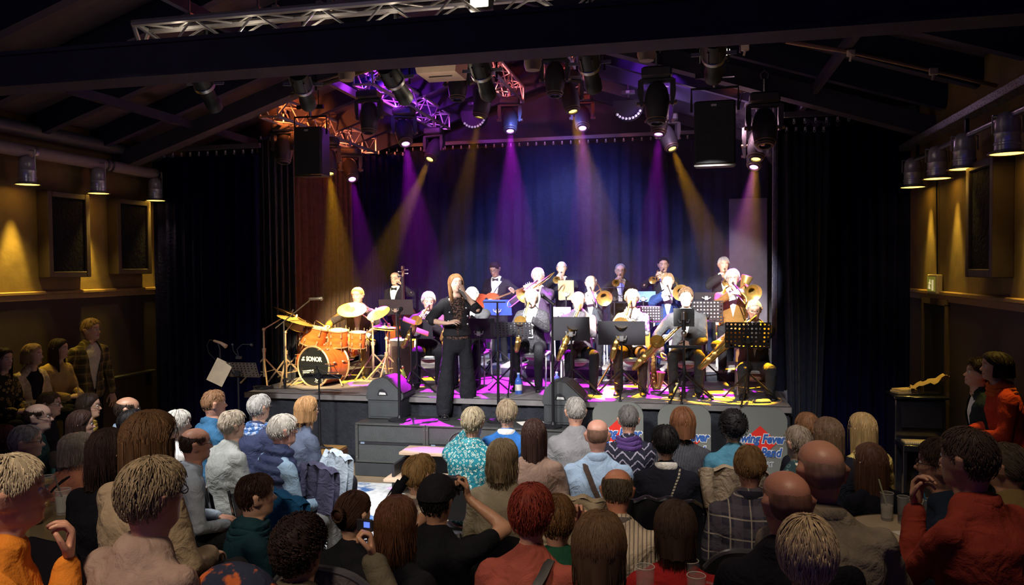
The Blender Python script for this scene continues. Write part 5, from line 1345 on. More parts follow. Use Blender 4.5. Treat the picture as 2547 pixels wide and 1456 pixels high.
        if vopen:
            h0, hw = vopen
            o = S_(h0, 0, 0); tp = .53
            sl = hw / (tp - h0) / k
            for s in (-1, 1):
                nn = V((s, 0, 0)) - up * sl * 1.0; nn.normalize()
                gg = [f for f in b.faces if (f.calc_center_median() - S_(.2)).dot(fw) > 0]
                es = set(); 
                for f in gg: es.update(f.edges); es.update(f.verts)
                bmesh.ops.bisect_plane(b, geom=gg + list(es), plane_co=o, plane_no=nn)
            dead = []
            for f in b.faces:
                c = f.calc_center_median() - o
                if c.dot(fw) > .02 and c.dot(up) > 0 and abs(c.x) < sl * c.dot(up) and c.dot(up) < (.60 - h0) * k and abs(c.x) < .12: dead.append(f)
            bmesh.ops.delete(b, geom=dead, context='FACES')
        me = bpy.data.meshes.new(nm); b.to_mesh(me); b.free(); me.shade_smooth(); me.materials.append(m)
        return link(nm, me, t)
    kd = top.get('kind')
    sd = rnd.randint(0, 99)
    if kd == 'suit':
        garment('shirt', None, .008, top.get('shirt') or WSHIRT, hem=-.02, fold=.002)
        garment('jacket', 'long', .020, top['m'], hem=(-.07 if pose == 'sit' else -.14), vopen=(top.get('v', .16), .085), seed=sd)
        if top.get('bow', True):
            m = MB(); c = S_(.497, 0, .078)
            for s in (-1, 1): m.prism([(s * .005, -.012), (s * .05, -.026), (s * .05, .026), (s * .005, .012)], -.008, .008, T(c))
            m.ball(c, .012, 8, 6); m.build('bow_tie', top.get('tie') or BLACKP, t)
        elif top.get('tie'):
            m = MB(); m.tube([S_(.50, 0, .075), S_(.47, 0, .10), S_(.3, 0, .138), S_(.14, 0, .136)], [(.012, .016), (.01, .02), (.008, .034), (.006, .03)], 8, ref=fw); m.build('necktie', top['tie'], t)
        m = MB(); m.tube([S_(.515, (nr + .016) * math.sin(a), -.004 + (nr + .014) * math.cos(a)) + up * .012 for a in [2 * PI * q_ / 18 for q_ in range(18)]], (.019, .005), 6, closed=True, ref=up); m.build('collar', top.get('shirt') or WSHIRT, t)
    elif kd:
        if kd == 'vest':
            garment('shirt', 'long', .014, top['m2'], seed=sd); garment('padded_vest', None, .030, top['m'], puff=.022, fold=.004, seed=sd)
        elif kd == 'puffer': garment('padded_jacket', 'long', .032, top['m'], puff=.014, seed=sd)
        else: garment({'tee': 'tee_shirt', 'shirt': 'shirt', 'sweater': 'sweater', 'blazer': 'blazer', 'jacket': 'jacket'}.get(kd, kd), top.get('sl', 'half' if kd == 'tee' else 'long'), {'tee': .012, 'shirt': .014, 'sweater': .02, 'blazer': .022}.get(kd, .02), top['m'], hem=top.get('hem', -.07 if pose == 'sit' else -.12), seed=sd, fold=top.get('fold', .008), vopen=top.get('vopen'))
        if top.get('inner'): garment('inner_top', None, .006, top['inner'], hem=-.02, fold=.002)
        if top.get('collar'):
            m = MB(); cr = nr + .02
            m.tube([S_(.51, cr * math.sin(a), -.006 + cr * math.cos(a)) + up * (.016 - .012 * math.cos(a)) for a in [2 * PI * q_ / 20 for q_ in range(20)]], (.024, .007), 8, closed=True, ref=up); m.build('collar', top['collar'], t)
        if top.get('scarf'):
            m = MB()
            for j in range(3):
                cr = nr + .028 + .008 * j
                m.tube([S_(.50 - .012 * j, cr * math.sin(a) * 1.1, -.0 + cr * math.cos(a)) + up * (.028 - .02 * j + .008 * math.sin(a * 3 + j)) for a in [2 * PI * q_ / 20 for q_ in range(20)]], (.020, .016), 8, closed=True, ref=up)
            m.build('scarf', top['scarf'], t)
        if top.get('strap'):
            m = MB(); sg = top.get('strapdir', 1)
            def bk_(h, x):
                for (h0, a0_, b0_), (h1, a1_, b1_) in zip(tor, tor[1:]):
                    if h0 <= h <= h1:
                        u = (h - h0) / (h1 - h0); aa = (a0_ + (a1_ - a0_) * u) * k * girth + .03; bb = (b0_ + (b1_ - b0_) * u) * k * (girth if h < .42 else 1) + .036
                        return -bb * math.sqrt(max(.05, 1 - (x / aa) ** 2))
                return -.06
            pts = [S_(.49, -sg * .085, .04), S_(.512, -sg * .088, -.03)] + [S_(h, sg * x, bk_(h, x)) for h, x in ((.47, -.075), (.42, -.05), (.34, -.015), (.25, .03), (.15, .075), (.05, .115), (-.03, .145))]
            m.tube(pts, (.006, .021 * top.get('strapw', 1)), 6, ref=-fw); m.build('bag_strap', top['strap'], t)
    lm_ = legs or DKTROU
    g = MB(); off = .014
    g.blob([S_(-.085), S_(-.03), S_(.05)], flat0=(pose == 'sit'), rad=[(tor[0][2] * k * girth + .008, tor[0][1] * k * girth + .008)] * 2 + [(tor[2][2] * k * girth + .004, tor[2][1] * k * girth + .004)], n=14, ref=fw)
    wide = 1.75 if top.get('wide_legs') else 1.
    for s in (-1, 1):
        hj, kn, an = leg[s]
        g.blob([hj, hj + (kn - hj) * .5, kn], [.08 * k + off, .07 * k + off * 1.1, (.052 * k + off) * (1 + (wide - 1) * .6)], 12)
        g.blob([kn, kn + (an - kn) * .5, an + V((0, -.005, .0))], [(.053 * k + off) * (1 + (wide - 1) * .6), (.05 * k + off) * wide, (.044 * k + off) * wide], 12)
    me = voxel(g, vox * (1.15 if grp != 'audience members' else 1.55), 3)
    b = bmesh.new(); b.from_mesh(me); bpy.data.meshes.remove(me); b.normal_update()
    for v in b.verts: v.co += v.normal * .006 * (noise.noise(V((v.co.x * 9, v.co.y * 9, v.co.z * 14))))
    me = bpy.data.meshes.new('trousers'); b.to_mesh(me); b.free(); me.shade_smooth(); me.materials.append(lm_); link('trousers', me, t)
    if shoes:
        for s in (-1, 1):
            o = link('shoe', _shme, t); o.location = leg[s][2] + V((0, 0, -.085)); o.rotation_euler = (0, 0, -s * R(8)); o.scale = (k, k, k)
    return dict(t=t, hc=hc, HM=HM, hs=hs, S=S_, arm=arm, mouth=hc + HM @ V((0, .104, -.062)) * hs, up=up, fw=fw)
def world(pr, p):
    t = pr['t']; return M.Translation(t.location) @ M.Rotation(t.rotation_euler.z, 4, 'Z') @ V(p)
def seat_at_crown(P, rz, kw):
    """root position so that the crown of the figure lands at world point P (figure built at the origin first)"""
    pass
WSHIRT = cloth('white_shirt', (.78, .78, .76))
DKTROU = cloth('dark_trousers', (.013, .0135, .017))
JEANS = cloth('blue_jeans', (.035, .06, .12))
SUIT = cloth('dark_suit', (.013, .013, .016)); SUITG = cloth('grey_suit', (.05, .052, .058)); 
# ------------------------------------------------------------------ chairs
def chair_proto(sm, fm, rnd_back=False):
    d = {}
    m = MB(); m.box((0, 0, .445), (.42, .42, .035), bev=.012); d['seat'] = m.mesh('seat', sm)
    m = MB(); m.grid(lambda u, v: V(((u - .5) * .42, -.2 - .05 * v + .03 * (2 * u - 1) ** 2, .56 + .26 * v - (.05 * (2 * u - 1) ** 4 if v == 1 else 0))), 10, 4)
    m.grid(lambda u, v: V(((u - .5) * .42, -.215 - .05 * v + .03 * (2 * u - 1) ** 2, .56 + .26 * v - (.05 * (2 * u - 1) ** 4 if v == 1 else 0))), 10, 4); d['backrest'] = m.mesh('backrest', sm)
    m = MB(); m.tube([(0, 0, 0), (0, -.02, .43)], .011, 6); d['leg_f'] = m.mesh('leg', fm)
    m = MB(); m.tube([(0, 0, 0), (0, .05, .43), (0, -.02, .82)], .011, 6); d['leg_b'] = m.mesh('leg', fm)
    m = MB(); m.tube([(-.2, .19, .42), (.2, .19, .42), (.2, -.19, .42), (-.2, -.19, .42)], .009, 6, closed=True); d['frame'] = m.mesh('seat_frame', fm)
    return d
STCH = chair_proto(mat('stage_seat_grey', (.42, .44, .46), .45), CHROME)
AUCH = chair_proto(mat('seat_black', (.016, .016, .022), .5), mat('chair_steel', (.35, .35, .36), .3, 1.))
def chair(pr, label, root, rz, sh, grp, name='chair', cat='chair'):
    t = thing(name, label, cat, root, rz, grp)
    link('seat', pr['seat'], t); link('backrest', pr['backrest'], t); link('seat_frame', pr['frame'], t)
    for s in (-1, 1):
        o = link('leg', pr['leg_f'], t); o.location = (s * .2, .2, 0)
        o = link('leg', pr['leg_b'], t); o.location = (s * .2, -.23, 0)
    t.scale = (1, 1, sh / .46)
    return t
# ------------------------------------------------------------------ instruments (mouthpiece at the origin, +Y away from the player)
def inst(name, label, cat, pr, Rm, off=(0, 0, 0), grp=None):
    t = pr['t']; w = M.Rotation(t.rotation_euler.z, 3, 'Z')
    o = thing(name, label, cat, V(t.location) + w @ (pr['mouth'] + V(off)), 0, grp)
    o.rotation_euler = (w @ Rm).to_euler(); return o
bell_prof = lambda r, L: [(r * q, z * L) for q, z in ((1, 1), (.8, .975), (.52, .92), (.34, .84), (.235, .72), (.17, .55), (.135, .3), (.12, 0))]
def trumpet(t):
    m = MB(); m.tube([(0, -.004, 0), (0, .02, 0), (0, .06, 0)], [.013, .008, .006], 10); m.build('mouthpiece', STEEL, t)
    m = MB(); q = T((0, .13, .0), rotm('X', -90)); m.lathe(bell_prof(.061, .35), 24, q, cap=False); m.lathe([(a * .97, b) for a, b in bell_prof(.061, .35)], 24, q, cap=False); m.build('bell', BRASS, t)
    m = MB(); m.tube([(0, .05, 0), (0, .36, 0), (.0, .385, -.02), (0, .39, -.045), (0, .37, -.07), (0, .25, -.075)], .0062, 8); m.tube([(0, .13, 0), (0, .09, -.01), (0, .075, -.04), (0, .09, -.07), (0, .2, -.075)], .0068, 8); m.build('tubing', BRASS, t)
    for k in range(3):
        m = MB(); m.tube([(.012, .19 + k * .028, -.10), (.012, .19 + k * .028, .025)], .0115, 12); m.tube([(.012, .19 + k * .028, .02), (.012, .19 + k * .028, .055)], .004, 6); m.lathe([(.008, 0), (.008, .005)], 8, T((.012, .19 + k * .028, .055))); m.build('valve', BRASS, t)
def trombone(t):
    m = MB(); m.tube([(0, -.005, 0), (0, .02, 0), (0, .07, 0)], [.016, .010, .007], 10); m.build('mouthpiece', STEEL, t)
    m = MB(); e = .68
    m.tube([(0, .05, 0), (0, e, 0), (.0, e + .035, -.02), (0, e + .045, -.045), (0, e + .035, -.07), (0, e, -.09), (0, .08, -.09)], .0075, 8); m.tube([(0, .30, 0), (0, .30, -.09)], .005, 6); m.build('slide', STEEL, t)
    m = MB(); m.tube([(0, .08, -.09), (0, -.1, -.09), (-.02, -.24, -.08), (-.05, -.30, -.05), (-.09, -.31, -.02), (-.12, -.28, 0), (-.13, -.2, .01), (-.13, .1, .01)], .009, 8); m.tube([(0, .1, -.09), (-.13, .1, .01)], .005, 6); m.build('tubing', BRASS, t)
    m = MB(); q = T((-.13, .06, .01), rotm('X', -90)); p = bell_prof(.11, .46); m.lathe(p, 28, q, cap=False); m.lathe([(a * .97, b) for a, b in p], 28, q, cap=False); m.build('bell', BRASS, t)
def sax(t, s=1., m_=None):
    m_ = m_ or BRASS; k = s
    m = MB(); m.tube([(0, -.012, .002), (0, .02, 0), (0, .06, .0)], [.006, .011, .012], 10); m.build('mouthpiece', BLACKP, t)
    m = MB(); nk = [(0, .05, 0), (0, .10, .010), (0, .145, .0), (0, .17, -.035), (0, .175, -.07)]; m.tube(nk, [.008, .010, .011, .0125, .0135], 10); m.build('neck', m_, t)
    L = .50 * k; m = MB(); b = [(0, .175, -.07), (0, .18, -.07 - L * .5), (0, .185, -.07 - L), (0, .20, -.07 - L - .05 * k), (0, .228, -.07 - L - .072 * k), (0, .258, -.07 - L - .06 * k), (0, .28, -.07 - L - .01 * k), (0, .292, -.07 - L * .74), (0, .312, -.07 - L * .56), (0, .345, -.07 - L * .47), (0, .39, -.07 - L * .425)]
    r = [.0128, .017 * k, .021 * k, .0235 * k, .025 * k, .0265 * k, .028 * k, .033 * k, .042 * k, .056 * k, .074 * k]
    m.tube(b, r, 16, cap=False); m.tube(b[6:], [q * .95 for q in r[6:]], 16, cap=False); m.build('body_tube', m_, t)
    m = MB()
    for i in range(9):
        z = -.11 - L * i / 9.6; rr = (.010 + .0016 * i) * (1 + .3 * (k - 1))
        m.lathe([(.001, 0), (rr, .0), (rr, .006), (rr * .6, .009)], 10, T((0.0, .175 + .017 + .010 * i / 9 * k, z), rotm('X', -90)))
    for zz, xx in ((-.07 - L * .75, .04), (-.07 - L * .9, -.04), (-.07 - L * .6, .045)):
        m.lathe([(.001, 0), (.02 * k, 0), (.02 * k, .006)], 10, T((xx * k * .8, .285, zz), rotm('Y', 90 if xx > 0 else -90)))
    for q_ in range(3): m.lathe([(.001, 0), (.021 * k, 0), (.021 * k, .005), (.012 * k, .008)], 10, T((0, .283 + .034 * k, -.07 - L * (.95 - .13 * q_)), rotm('X', -90)))
    m.build('keys', BRASSD if m_ is BRASS else m_, t, kind='stuff')
    m = MB(); m.tube([(.022, .185, -.09), (.03 * k, .195, -.07 - L * .95)], .003, 6); m.tube([(-.022, .185, -.12), (-.03 * k, .195, -.07 - L * .9)], .003, 6); m.tube([(.02, .2, -.07 - L * .4), (.012, .30, -.07 - L * .5)], .004, 6); m.build('key_rods', STEEL, t, kind='stuff')
def on(pr_or_ctx, Rm, p, off=(0, 0, 0)): return pr_or_ctx['mouth'] + V(off) + Rm @ V(p)
def Rx(yaw=0, pitch=0, roll=0): return rotm('Z', yaw) @ rotm('X', pitch) @ rotm('Y', roll)
def h_trumpet(Rm):
    def f(c): return dict(r=dict(at=on(c, Rm, (.05, .175, -.035)), dir=Rm @ V((-.35, .75, .5)), palm=Rm @ V((-.8, -.2, -.5)), kind='curl', pole=(.9, -.1, -.7)),
                          l=dict(at=on(c, Rm, (-.055, .165, -.06)), dir=Rm @ V((.35, .8, .35)), palm=Rm @ V((.95, 0, -.1)), kind='grip', pole=(-.9, -.1, -.7)))
    return f
def h_trombone(Rm):
    def f(c): return dict(r=dict(at=on(c, Rm, (.06, .27, -.06)), dir=Rm @ V((-.5, .6, .3)), palm=Rm @ V((-.8, 0, -.3)), kind='curl', pole=(.9, -.3, -.7)),
                          l=dict(at=on(c, Rm, (-.05, .05, -.09)), dir=Rm @ V((.3, .8, .4)), palm=Rm @ V((.9, .1, 0)), kind='grip', pole=(-.9, -.3, -.8)))
    return f
def h_sax(Rm, s=1.):
    def f(c): return dict(l=dict(at=on(c, Rm, (-.07, .12, -.20 * s)), dir=Rm @ V((.75, .55, .2)), palm=Rm @ V((.3, .9, 0)), kind='curl', pole=(-.8, -.3, -.7)),
                          r=dict(at=on(c, Rm, (.075, .13, -.40 * s)), dir=Rm @ V((-.7, .6, .1)), palm=Rm @ V((-.3, .9, 0)), kind='curl', pole=(.8, -.4, -.7)))
    return f
WH, GR, DG, BRN, DBR, BLO, SAN, AUB, BLK = (.62, .60, .56), (.33, .31, .29), (.13, .12, .115), (.10, .058, .034), (.040, .024, .017), (.46, .31, .15), (.26, .165, .09), (.17, .06, .022), (.012, .010, .011)
PALE, FAIR, TAN, RUD = (.66, .43, .33), (.58, .35, .25), (.44, .24, .155), (.60, .31, .22)
BOW = mat('bow_satin', (.012, .012, .016), .35)
BD = {}
def band(key, label, px, py, Y, floor, rz, pose, **kw):
    P = atY(px, py, Y); k = kw.pop('k', .97)
    if pose == 'stand': k = (P.z - floor) / 1.775
    hz = P.z - floor - .84 * k if pose == 'sit' else None
    pr = person(label, P, floor, rz, pose, k=k, vox=kw.pop('vox', .0165), grp='band musicians', **kw); BD[key] = pr
    if pose == 'sit':
        t = pr['t']; s = pr['S'](0); w = M.Rotation(rz, 3, 'Z') @ V((s.x, s.y, 0))
        kw2 = s.z - .10
        chair(STCH, 'grey seated chrome stage chair under %s' % CHL.get(key, 'a seated musician'), (t.location.x + w.x, t.location.y + w.y, floor + .002), rz, max(.3, kw2 + .02), 'stage chairs')
    return pr
CHL = dict(s1='the white haired alto saxophonist at the left', s2='the bald musician behind the singer', s3='the alto saxophonist right of the singer', s4='the bald tenor saxophonist', s5='the curly haired saxophonist', s6='the grey suited saxophonist', s7='the baritone saxophonist', t1='the trombonist in violet light', t2='the second trombonist', t3='the blue lit trombonist', t4='the orange lit trombonist')
jk = lambda m, **k: dict(kind='suit', m=m, tie=BOW, **k)
# back row ---------------------------------------------------------
Rt = {k: Rx(y, p) for k, (y, p) in dict(p1=(-4, -14), p2=(-8, -14), p3=(-24, -20), p4=(-8, -26)).items()}
for key, lab, px, py, hr, kw in (
    ('p1', 'balding trumpeter in dark suit with white shirt, first from left in the back row', 1397, 650, ('ring', GR, 1), dict(skinc=FAIR)),
    ('p2', 'grey haired trumpeter wearing glasses, second from left in the back row', 1543, 657, ('receding', GR, 2), dict(glasses=True, skinc=FAIR)),
    ('p3', 'dark short haired trumpeter playing towards the left, third in the back row', 1650, 641, ('crop', BLK, 3), dict(skinc=FAIR, beard=.75)),
    ('p4', 'white haired trumpeter at the right end of the back row', 1800, 640, ('short', WH, 4), dict(skinc=RUD))):
    pr = band(key, lab, px, py, 12.5, STZ, PI + R(4 if px < 1700 else 8), 'stand', hair=hr, top=jk(SUIT, bow=key not in ('p1', 'p2')) if key not in ('p1', 'p2') else dict(kind='suit', m=SUIT, bow=False, tie=mat('tie_silver', (.45, .47, .52), .4)), hands=h_trumpet(Rt[key]), head=(0, -4, 0), **kw)
    trumpet(inst('trumpet', 'brass trumpet played by %s' % dict(p1='the balding trumpeter', p2='the trumpeter wearing glasses', p3='the dark haired trumpeter', p4='the white haired trumpeter at the right')[key], 'trumpet', pr, Rt[key], (0, .004, 0), 'trumpets of the back row'))
# bass player
pr = band('bass', 'bald bass player in dark suit with glasses and bow tie', 983, 677, 12.4, STZ, PI + R(-6), 'stand', hair=('ring', DG, 1), skinc=PALE, glasses=True, top=jk(SUIT),
          hands=lambda c: dict(l=dict(at=c['S'](.56, -.19, .16), dir=(.35, .2, .8), palm=(.8, .5, 0), kind='curl', pole=(-.9, 0, -.6)), r=dict(at=c['S'](.10, .02, .34), dir=(-.6, .4, -.5), palm=(0, -.8, -.4), kind='curl')))
t0 = pr['t']; c = atY(1010, 700, 12.15)
t = thing('double_bass', 'brown double bass with dark scroll held by the bald bass player', 'double bass', (c.x - .03, 12.12, STZ), PI + R(6)); t.scale = (.9, .9, .86)
out = []
for k in range(44):
    a = 2 * PI * k / 44; z = .62 - .52 * math.cos(a); hw = .30 * math.sin(a) * (1 if math.cos(a) > 0 else .80) ** 1
    hw *= 1 - .30 * math.exp(-((z - .74) / .11) ** 2); out.append((hw * 1.06, z + .02))
m = MB(); m.prism(out, -.09, .09); m.build('body', mat('bass_wood', (.30, .08, .022), .25, var=.3, scale=4, coat=.5), t)
m = MB(); m.tube([(0, .1, .75), (0, .12, 1.3), (0, .1, 1.68)], [.03, .024, .02], 8); m.build('fingerboard', mat('ebony', (.02, .016, .016), .3), t)
m = MB(); m.tube([(0, .06, 1.1), (0, .07, 1.66), (0, .03, 1.78), (0, .06, 1.86), (0, .10, 1.86), (0, .11, 1.82), (0, .085, 1.80)], [.03, .025, .03, .03, .026, .02, .012], 10); m.build('neck_and_scroll', mat('scroll_wood', (.09, .035, .018), .35), t)
for k in range(4):
    m = MB(); s = -1 if k % 2 else 1; m.tube([(0, .04, 1.70 + .035 * k), (s * .075, .04, 1.70 + .035 * k)], .006, 6); m.ball((s * .085, .04, 1.70 + .035 * k), (.016, .008, .014), 8, 6); m.build('tuning_peg', STEEL, t)
m = MB()
for k in range(4): m.tube([(-.012 + .008 * k, .135, .45), (-.009 + .006 * k, .13, 1.68)], .0015, 4)
m.box((0, .125, .45), (.09, .02, .02)); m.build('strings', STEEL, t, kind='stuff')
m = MB(); m.tube([(0, 0, .1), (0, .0, .002)], .008, 6); m.build('end_pin', STEEL, t)
# guitarist
pr = band('gtr', 'guitarist with brown hair and glasses looking down, dark suit and white strap', 1228, 654, 12.3, STZ, PI + R(-4), 'stand', hair=('short', DBR, 2), skinc=FAIR, glasses=True, head=(6, -24, 0), lean=4, top=jk(SUIT, v=.02),
          hands=lambda c: dict(l=dict(at=c['S'](.27, -.34, .24), dir=(-.1, .5, .7), palm=(.5, .6, -.3), kind='curl', pole=(-.8, -.3, -.7)), r=dict(at=c['S'](.17, .10, .22), dir=(-.8, .4, -.3), palm=(0, -.9, -.2), kind='curl')))
c = pr['S'](.14, .06, .20); w = M.Rotation(pr['t'].rotation_euler.z, 3, 'Z')
t = thing('guitar', 'reddish hollow body guitar held by the guitarist', 'guitar', V(pr['t'].location) + w @ c); t.rotation_euler = (w @ rotm('Y', 20)).to_euler()
out = []
for k in range(36):
    a = 2 * PI * k / 36; x = .24 * math.cos(a); hw = .18 * math.sin(a) * (1 if x > 0 else .78); hw *= 1 - .22 * math.exp(-((x + .02) / .06) ** 2); out.append((x + .06, hw))
m = MB(); m.prism(out, -.035, .045); m.build('body', mat('guitar_red', (.42, .07, .025), .22, coat=.5, var=.2), t)
m = MB(); m.tube([(-.12, .05, 0), (-.62, .045, 0)], [(.016, .026), (.014, .021)], 8); m.build('neck', mat('guitar_neck', (.22, .11, .05), .4), t)
m = MB(); m.box((-.69, .04, 0), (.16, .018, .075), bev=.006); m.build('headstock', mat('headstock_cream', (.42, .30, .18), .4), t)
for k in range(6):
    m = MB(); s = 1 if k % 2 else -1; m.tube([(-.65 - .016 * k, .04, s * .03), (-.65 - .016 * k, .04, s * .06)], .005, 5); m.build('tuning_peg', STEEL, t)
m = MB(); m.box((.06, .05, 0), (.10, .012, .08), bev=.003); m.build('pickup', BLACKP, t)
m = MB(); S_ = pr['S']; m.tube([S_(.18, .10, .16), S_(.34, .0, .155), S_(.46, -.085, .10), S_(.505, -.09, .02), S_(.47, -.06, -.10), S_(.3, .05, -.16), S_(.15, .17, -.10), S_(.12, .2, .06)], (.004, .024), 6, ref=(0, 1, 0)); o = m.build('guitar_strap', mat('strap_lilac', (.62, .56, .75), .6), t); o.parent = t; o.matrix_parent_inverse = (M.Translation(t.location) @ t.rotation_euler.to_matrix().to_4x4()).inverted(); o.matrix_basis = M.Translation(pr['t'].location) @ M.Rotation(pr['t'].rotation_euler.z, 4, 'Z')
# trombones ----------------------------------------------------------
Rb = dict(t1=Rx(-28, -24), t2=Rx(14, -16), t3=Rx(6, -10), t4=Rx(10, -14))
for key, lab, px, py, m_, hr, kw in (
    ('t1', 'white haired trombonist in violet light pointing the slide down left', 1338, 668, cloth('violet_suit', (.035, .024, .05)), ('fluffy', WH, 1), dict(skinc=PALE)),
    ('t2', 'bald white haired trombonist in grey suit, second trombone from left', 1470, 685, cloth('slate_suit', (.026, .033, .04)), ('ring', WH, 2), dict(skinc=PALE)),
    ('t3', 'trombonist in blue jacket behind the grey suited saxophonist', 1661, 680, cloth('blue_suit', (.010, .026, .09)), ('short', SAN, 3), dict(skinc=PALE)),
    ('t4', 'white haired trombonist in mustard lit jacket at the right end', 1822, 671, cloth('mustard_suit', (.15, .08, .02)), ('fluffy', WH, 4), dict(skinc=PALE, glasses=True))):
    fl = RIZ if px < 1750 else STZ
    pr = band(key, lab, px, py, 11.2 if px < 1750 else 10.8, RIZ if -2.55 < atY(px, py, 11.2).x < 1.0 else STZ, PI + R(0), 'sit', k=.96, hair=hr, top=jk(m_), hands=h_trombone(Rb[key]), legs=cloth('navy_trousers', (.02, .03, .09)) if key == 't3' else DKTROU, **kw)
    trombone(inst('trombone', 'brass trombone played by %s' % dict(t1='the violet lit trombonist', t2='the second trombonist', t3='the blue jacketed trombonist', t4='the trombonist at the right end')[key], 'trombone', pr, Rb[key], (0, .004, 0), 'trombones'))
# mute propped by the right trombonist
c = atY(1852, 708, 10.7); t = thing('straight_mute', 'golden cone mute fixed beside the right trombone bell', 'mute', c); m = MB(); m.lathe([(.03, -.12), (.075, .1), (.07, .12), (.01, .125)], 18, T((0, 0, 0), rotm('Y', 18))); m.build('cone', BRASS, t); m = MB(); m.tube([(-.03, 0, -.12), (-.05, .05, -.2)], .014, 8); m.build('cork_end', mat('cork', (.5, .33, .18), .8), t)
# saxophones ----------------------------------------------------------
def saxman(key, label, px, py, Y, hr, jm, s, slant, il, **kw):
    Rm = Rx(kw.pop('iy', 0), kw.pop('ip', 14), -slant)
    hh = kw.pop('hands', None) or h_sax(Rm, s); kw_off = kw.pop('off', None)
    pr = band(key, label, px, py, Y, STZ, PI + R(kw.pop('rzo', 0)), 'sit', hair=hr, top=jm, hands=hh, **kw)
    if il: sax(inst('saxophone', il, 'saxophone', pr, Rm, kw_off or (0, .002, .0), 'saxophones'), s)
    return pr
saxman('s1', 'white haired alto saxophonist in dark suit at the left, behind left music stand', 1066, 728, 9.95, ('fluffy', WH, 0), jk(cloth('charcoal_suit', (.02, .02, .023))), 1.0, 30, 'gold alto saxophone held by the white haired player at the left', skinc=PALE, rzo=16, head=(-8, -14, 0), lean=6)
saxman('s2', 'bald man in grey jacket mostly hidden behind the singer', 1174, 712, 10.1, ('ring', WH, 1), jk(SUITG), 1.0, 26, 'gold alto saxophone of the bald man behind the singer', skinc=PALE, k=.98)
saxman('s3', 'blond grey haired alto saxophonist in black patterned jacket right of the singer', 1321, 722, 9.95, ('bob', (.5, .42, .32), 2), dict(kind='suit', m=cloth('jacquard_jacket', (.02, .02, .025), pat=blotch((.04, .04, .05, 1), 50)), bow=False, tie=mat('tie_grey', (.5, .5, .52), .4)), 1.0, 10, 'gold alto saxophone held upright before white shirt, right of the singer', skinc=PALE, fem=True, k=.95, head=(-6, -18, 0), lean=5)
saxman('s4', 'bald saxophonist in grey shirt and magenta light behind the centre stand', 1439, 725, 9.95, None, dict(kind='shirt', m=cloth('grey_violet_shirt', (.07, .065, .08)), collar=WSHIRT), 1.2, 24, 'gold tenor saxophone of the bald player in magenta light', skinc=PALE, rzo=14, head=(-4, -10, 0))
saxman('s5', 'curly white haired saxophonist with glasses and patterned grey shirt', 1572, 722, 9.95, ('curly', WH, 0), dict(kind='shirt', m=cloth('patterned_shirt', (.24, .23, .22), pat=blotch((.06, .06, .07, 1), 22)), scarf=mat('white_scarf', (.75, .73, .7), .8)), 1.2, 16, 'gold tenor saxophone of the curly haired player', skinc=PALE, fem=True, k=.95, glasses=True, legs=cloth('brown_trousers', (.05, .036, .027)))
saxman('s6', 'brown haired saxophonist in grey suit and bow tie at the small stand', 1706, 717, 9.9, ('short', BRN, 4, (1.06, 1.06, 1.06)), jk(SUITG, v=.2), 1.2, 44, 'gold tenor saxophone with its bell facing forward, held low by the grey suited player', skinc=PALE, ip=14, iy=-10, off=(.03, .07, -.30), k=1.0, legs=cloth('grey_trousers', (.035, .036, .04)),
       hands=lambda c: dict(r=dict(at=c['S'](.02, .30, .18), dir=(-.2, .6, -.6), palm=(-.8, .2, 0), kind='curl', pole=(.8, -.5, -.3)), l=dict(at=c['S'](.15, -.06, .28), dir=(.7, .3, -.3), palm=(.2, -.9, 0), kind='curl')))
saxman('s7', 'grey haired baritone saxophonist with glasses and beard at the right stage edge', 1876, 748, 9.85, ('short', GR, 2), jk(cloth('brown_grey_suit', (.045, .04, .042)), v=.12), 1.45, 46, 'large dark gold baritone saxophone slanting down left at the right stage edge', skinc=RUD, glasses=True, beard=.85, head=(0, -12, 0), ip=8, k=1.0, legs=cloth('slate_trousers', (.04, .045, .055)))
# drummer
pr = band('dr', 'drummer with short fair hair in dark jacket behind the cymbals', 889, 716, 10.75, STZ, PI + R(14), 'sit', k=.98, hair=('crop', BLO, 1), skinc=PALE, head=(14, -4, 0), top=jk(cloth('drummer_jacket', (.025, .022, .026)), v=.05), legs=cloth('olive_trousers', (.10, .085, .05)),
          hands=lambda c: dict(r=dict(at=c['S'](.24, .40, .26), dir=(.2, .8, .1), palm=(-.4, 0, -.9), kind='grip', pole=(.9, -.2, -.5)), l=dict(at=c['S'](.14, -.22, .34), dir=(.3, .8, -.2), palm=(.4, 0, -.9), kind='grip', pole=(-.9, -.3, -.5))))
for s, lab in ((1, 'drum stick pointing towards the left cymbals'), (-1, 'drum stick over the snare drum')):
    a0, e, w_, hd, pn, kd = pr['arm'][s]; p = w_ + hd * .09; d = (hd + V((0, 0, .25))).normalized()
    m = MB(); m.tube([p - d * .1, p + d * .26, p + d * .29, p + d * .3], [.0075, .006, .003, .005], 8); o = m.build('drum_stick', mat('hickory', (.62, .42, .2), .5)); o.location = pr['t'].location; o.rotation_euler = pr['t'].rotation_euler; tag(o, lab, 'drum stick', 'drum sticks')
# stool already stands below the drummer; drop the stage chair of the drummer
for o in [o for o in bpy.data.objects if o.get('label', '').endswith('a seated musician')]:
    for k in list(o.children): bpy.data.objects.remove(k)
    bpy.data.objects.remove(o)
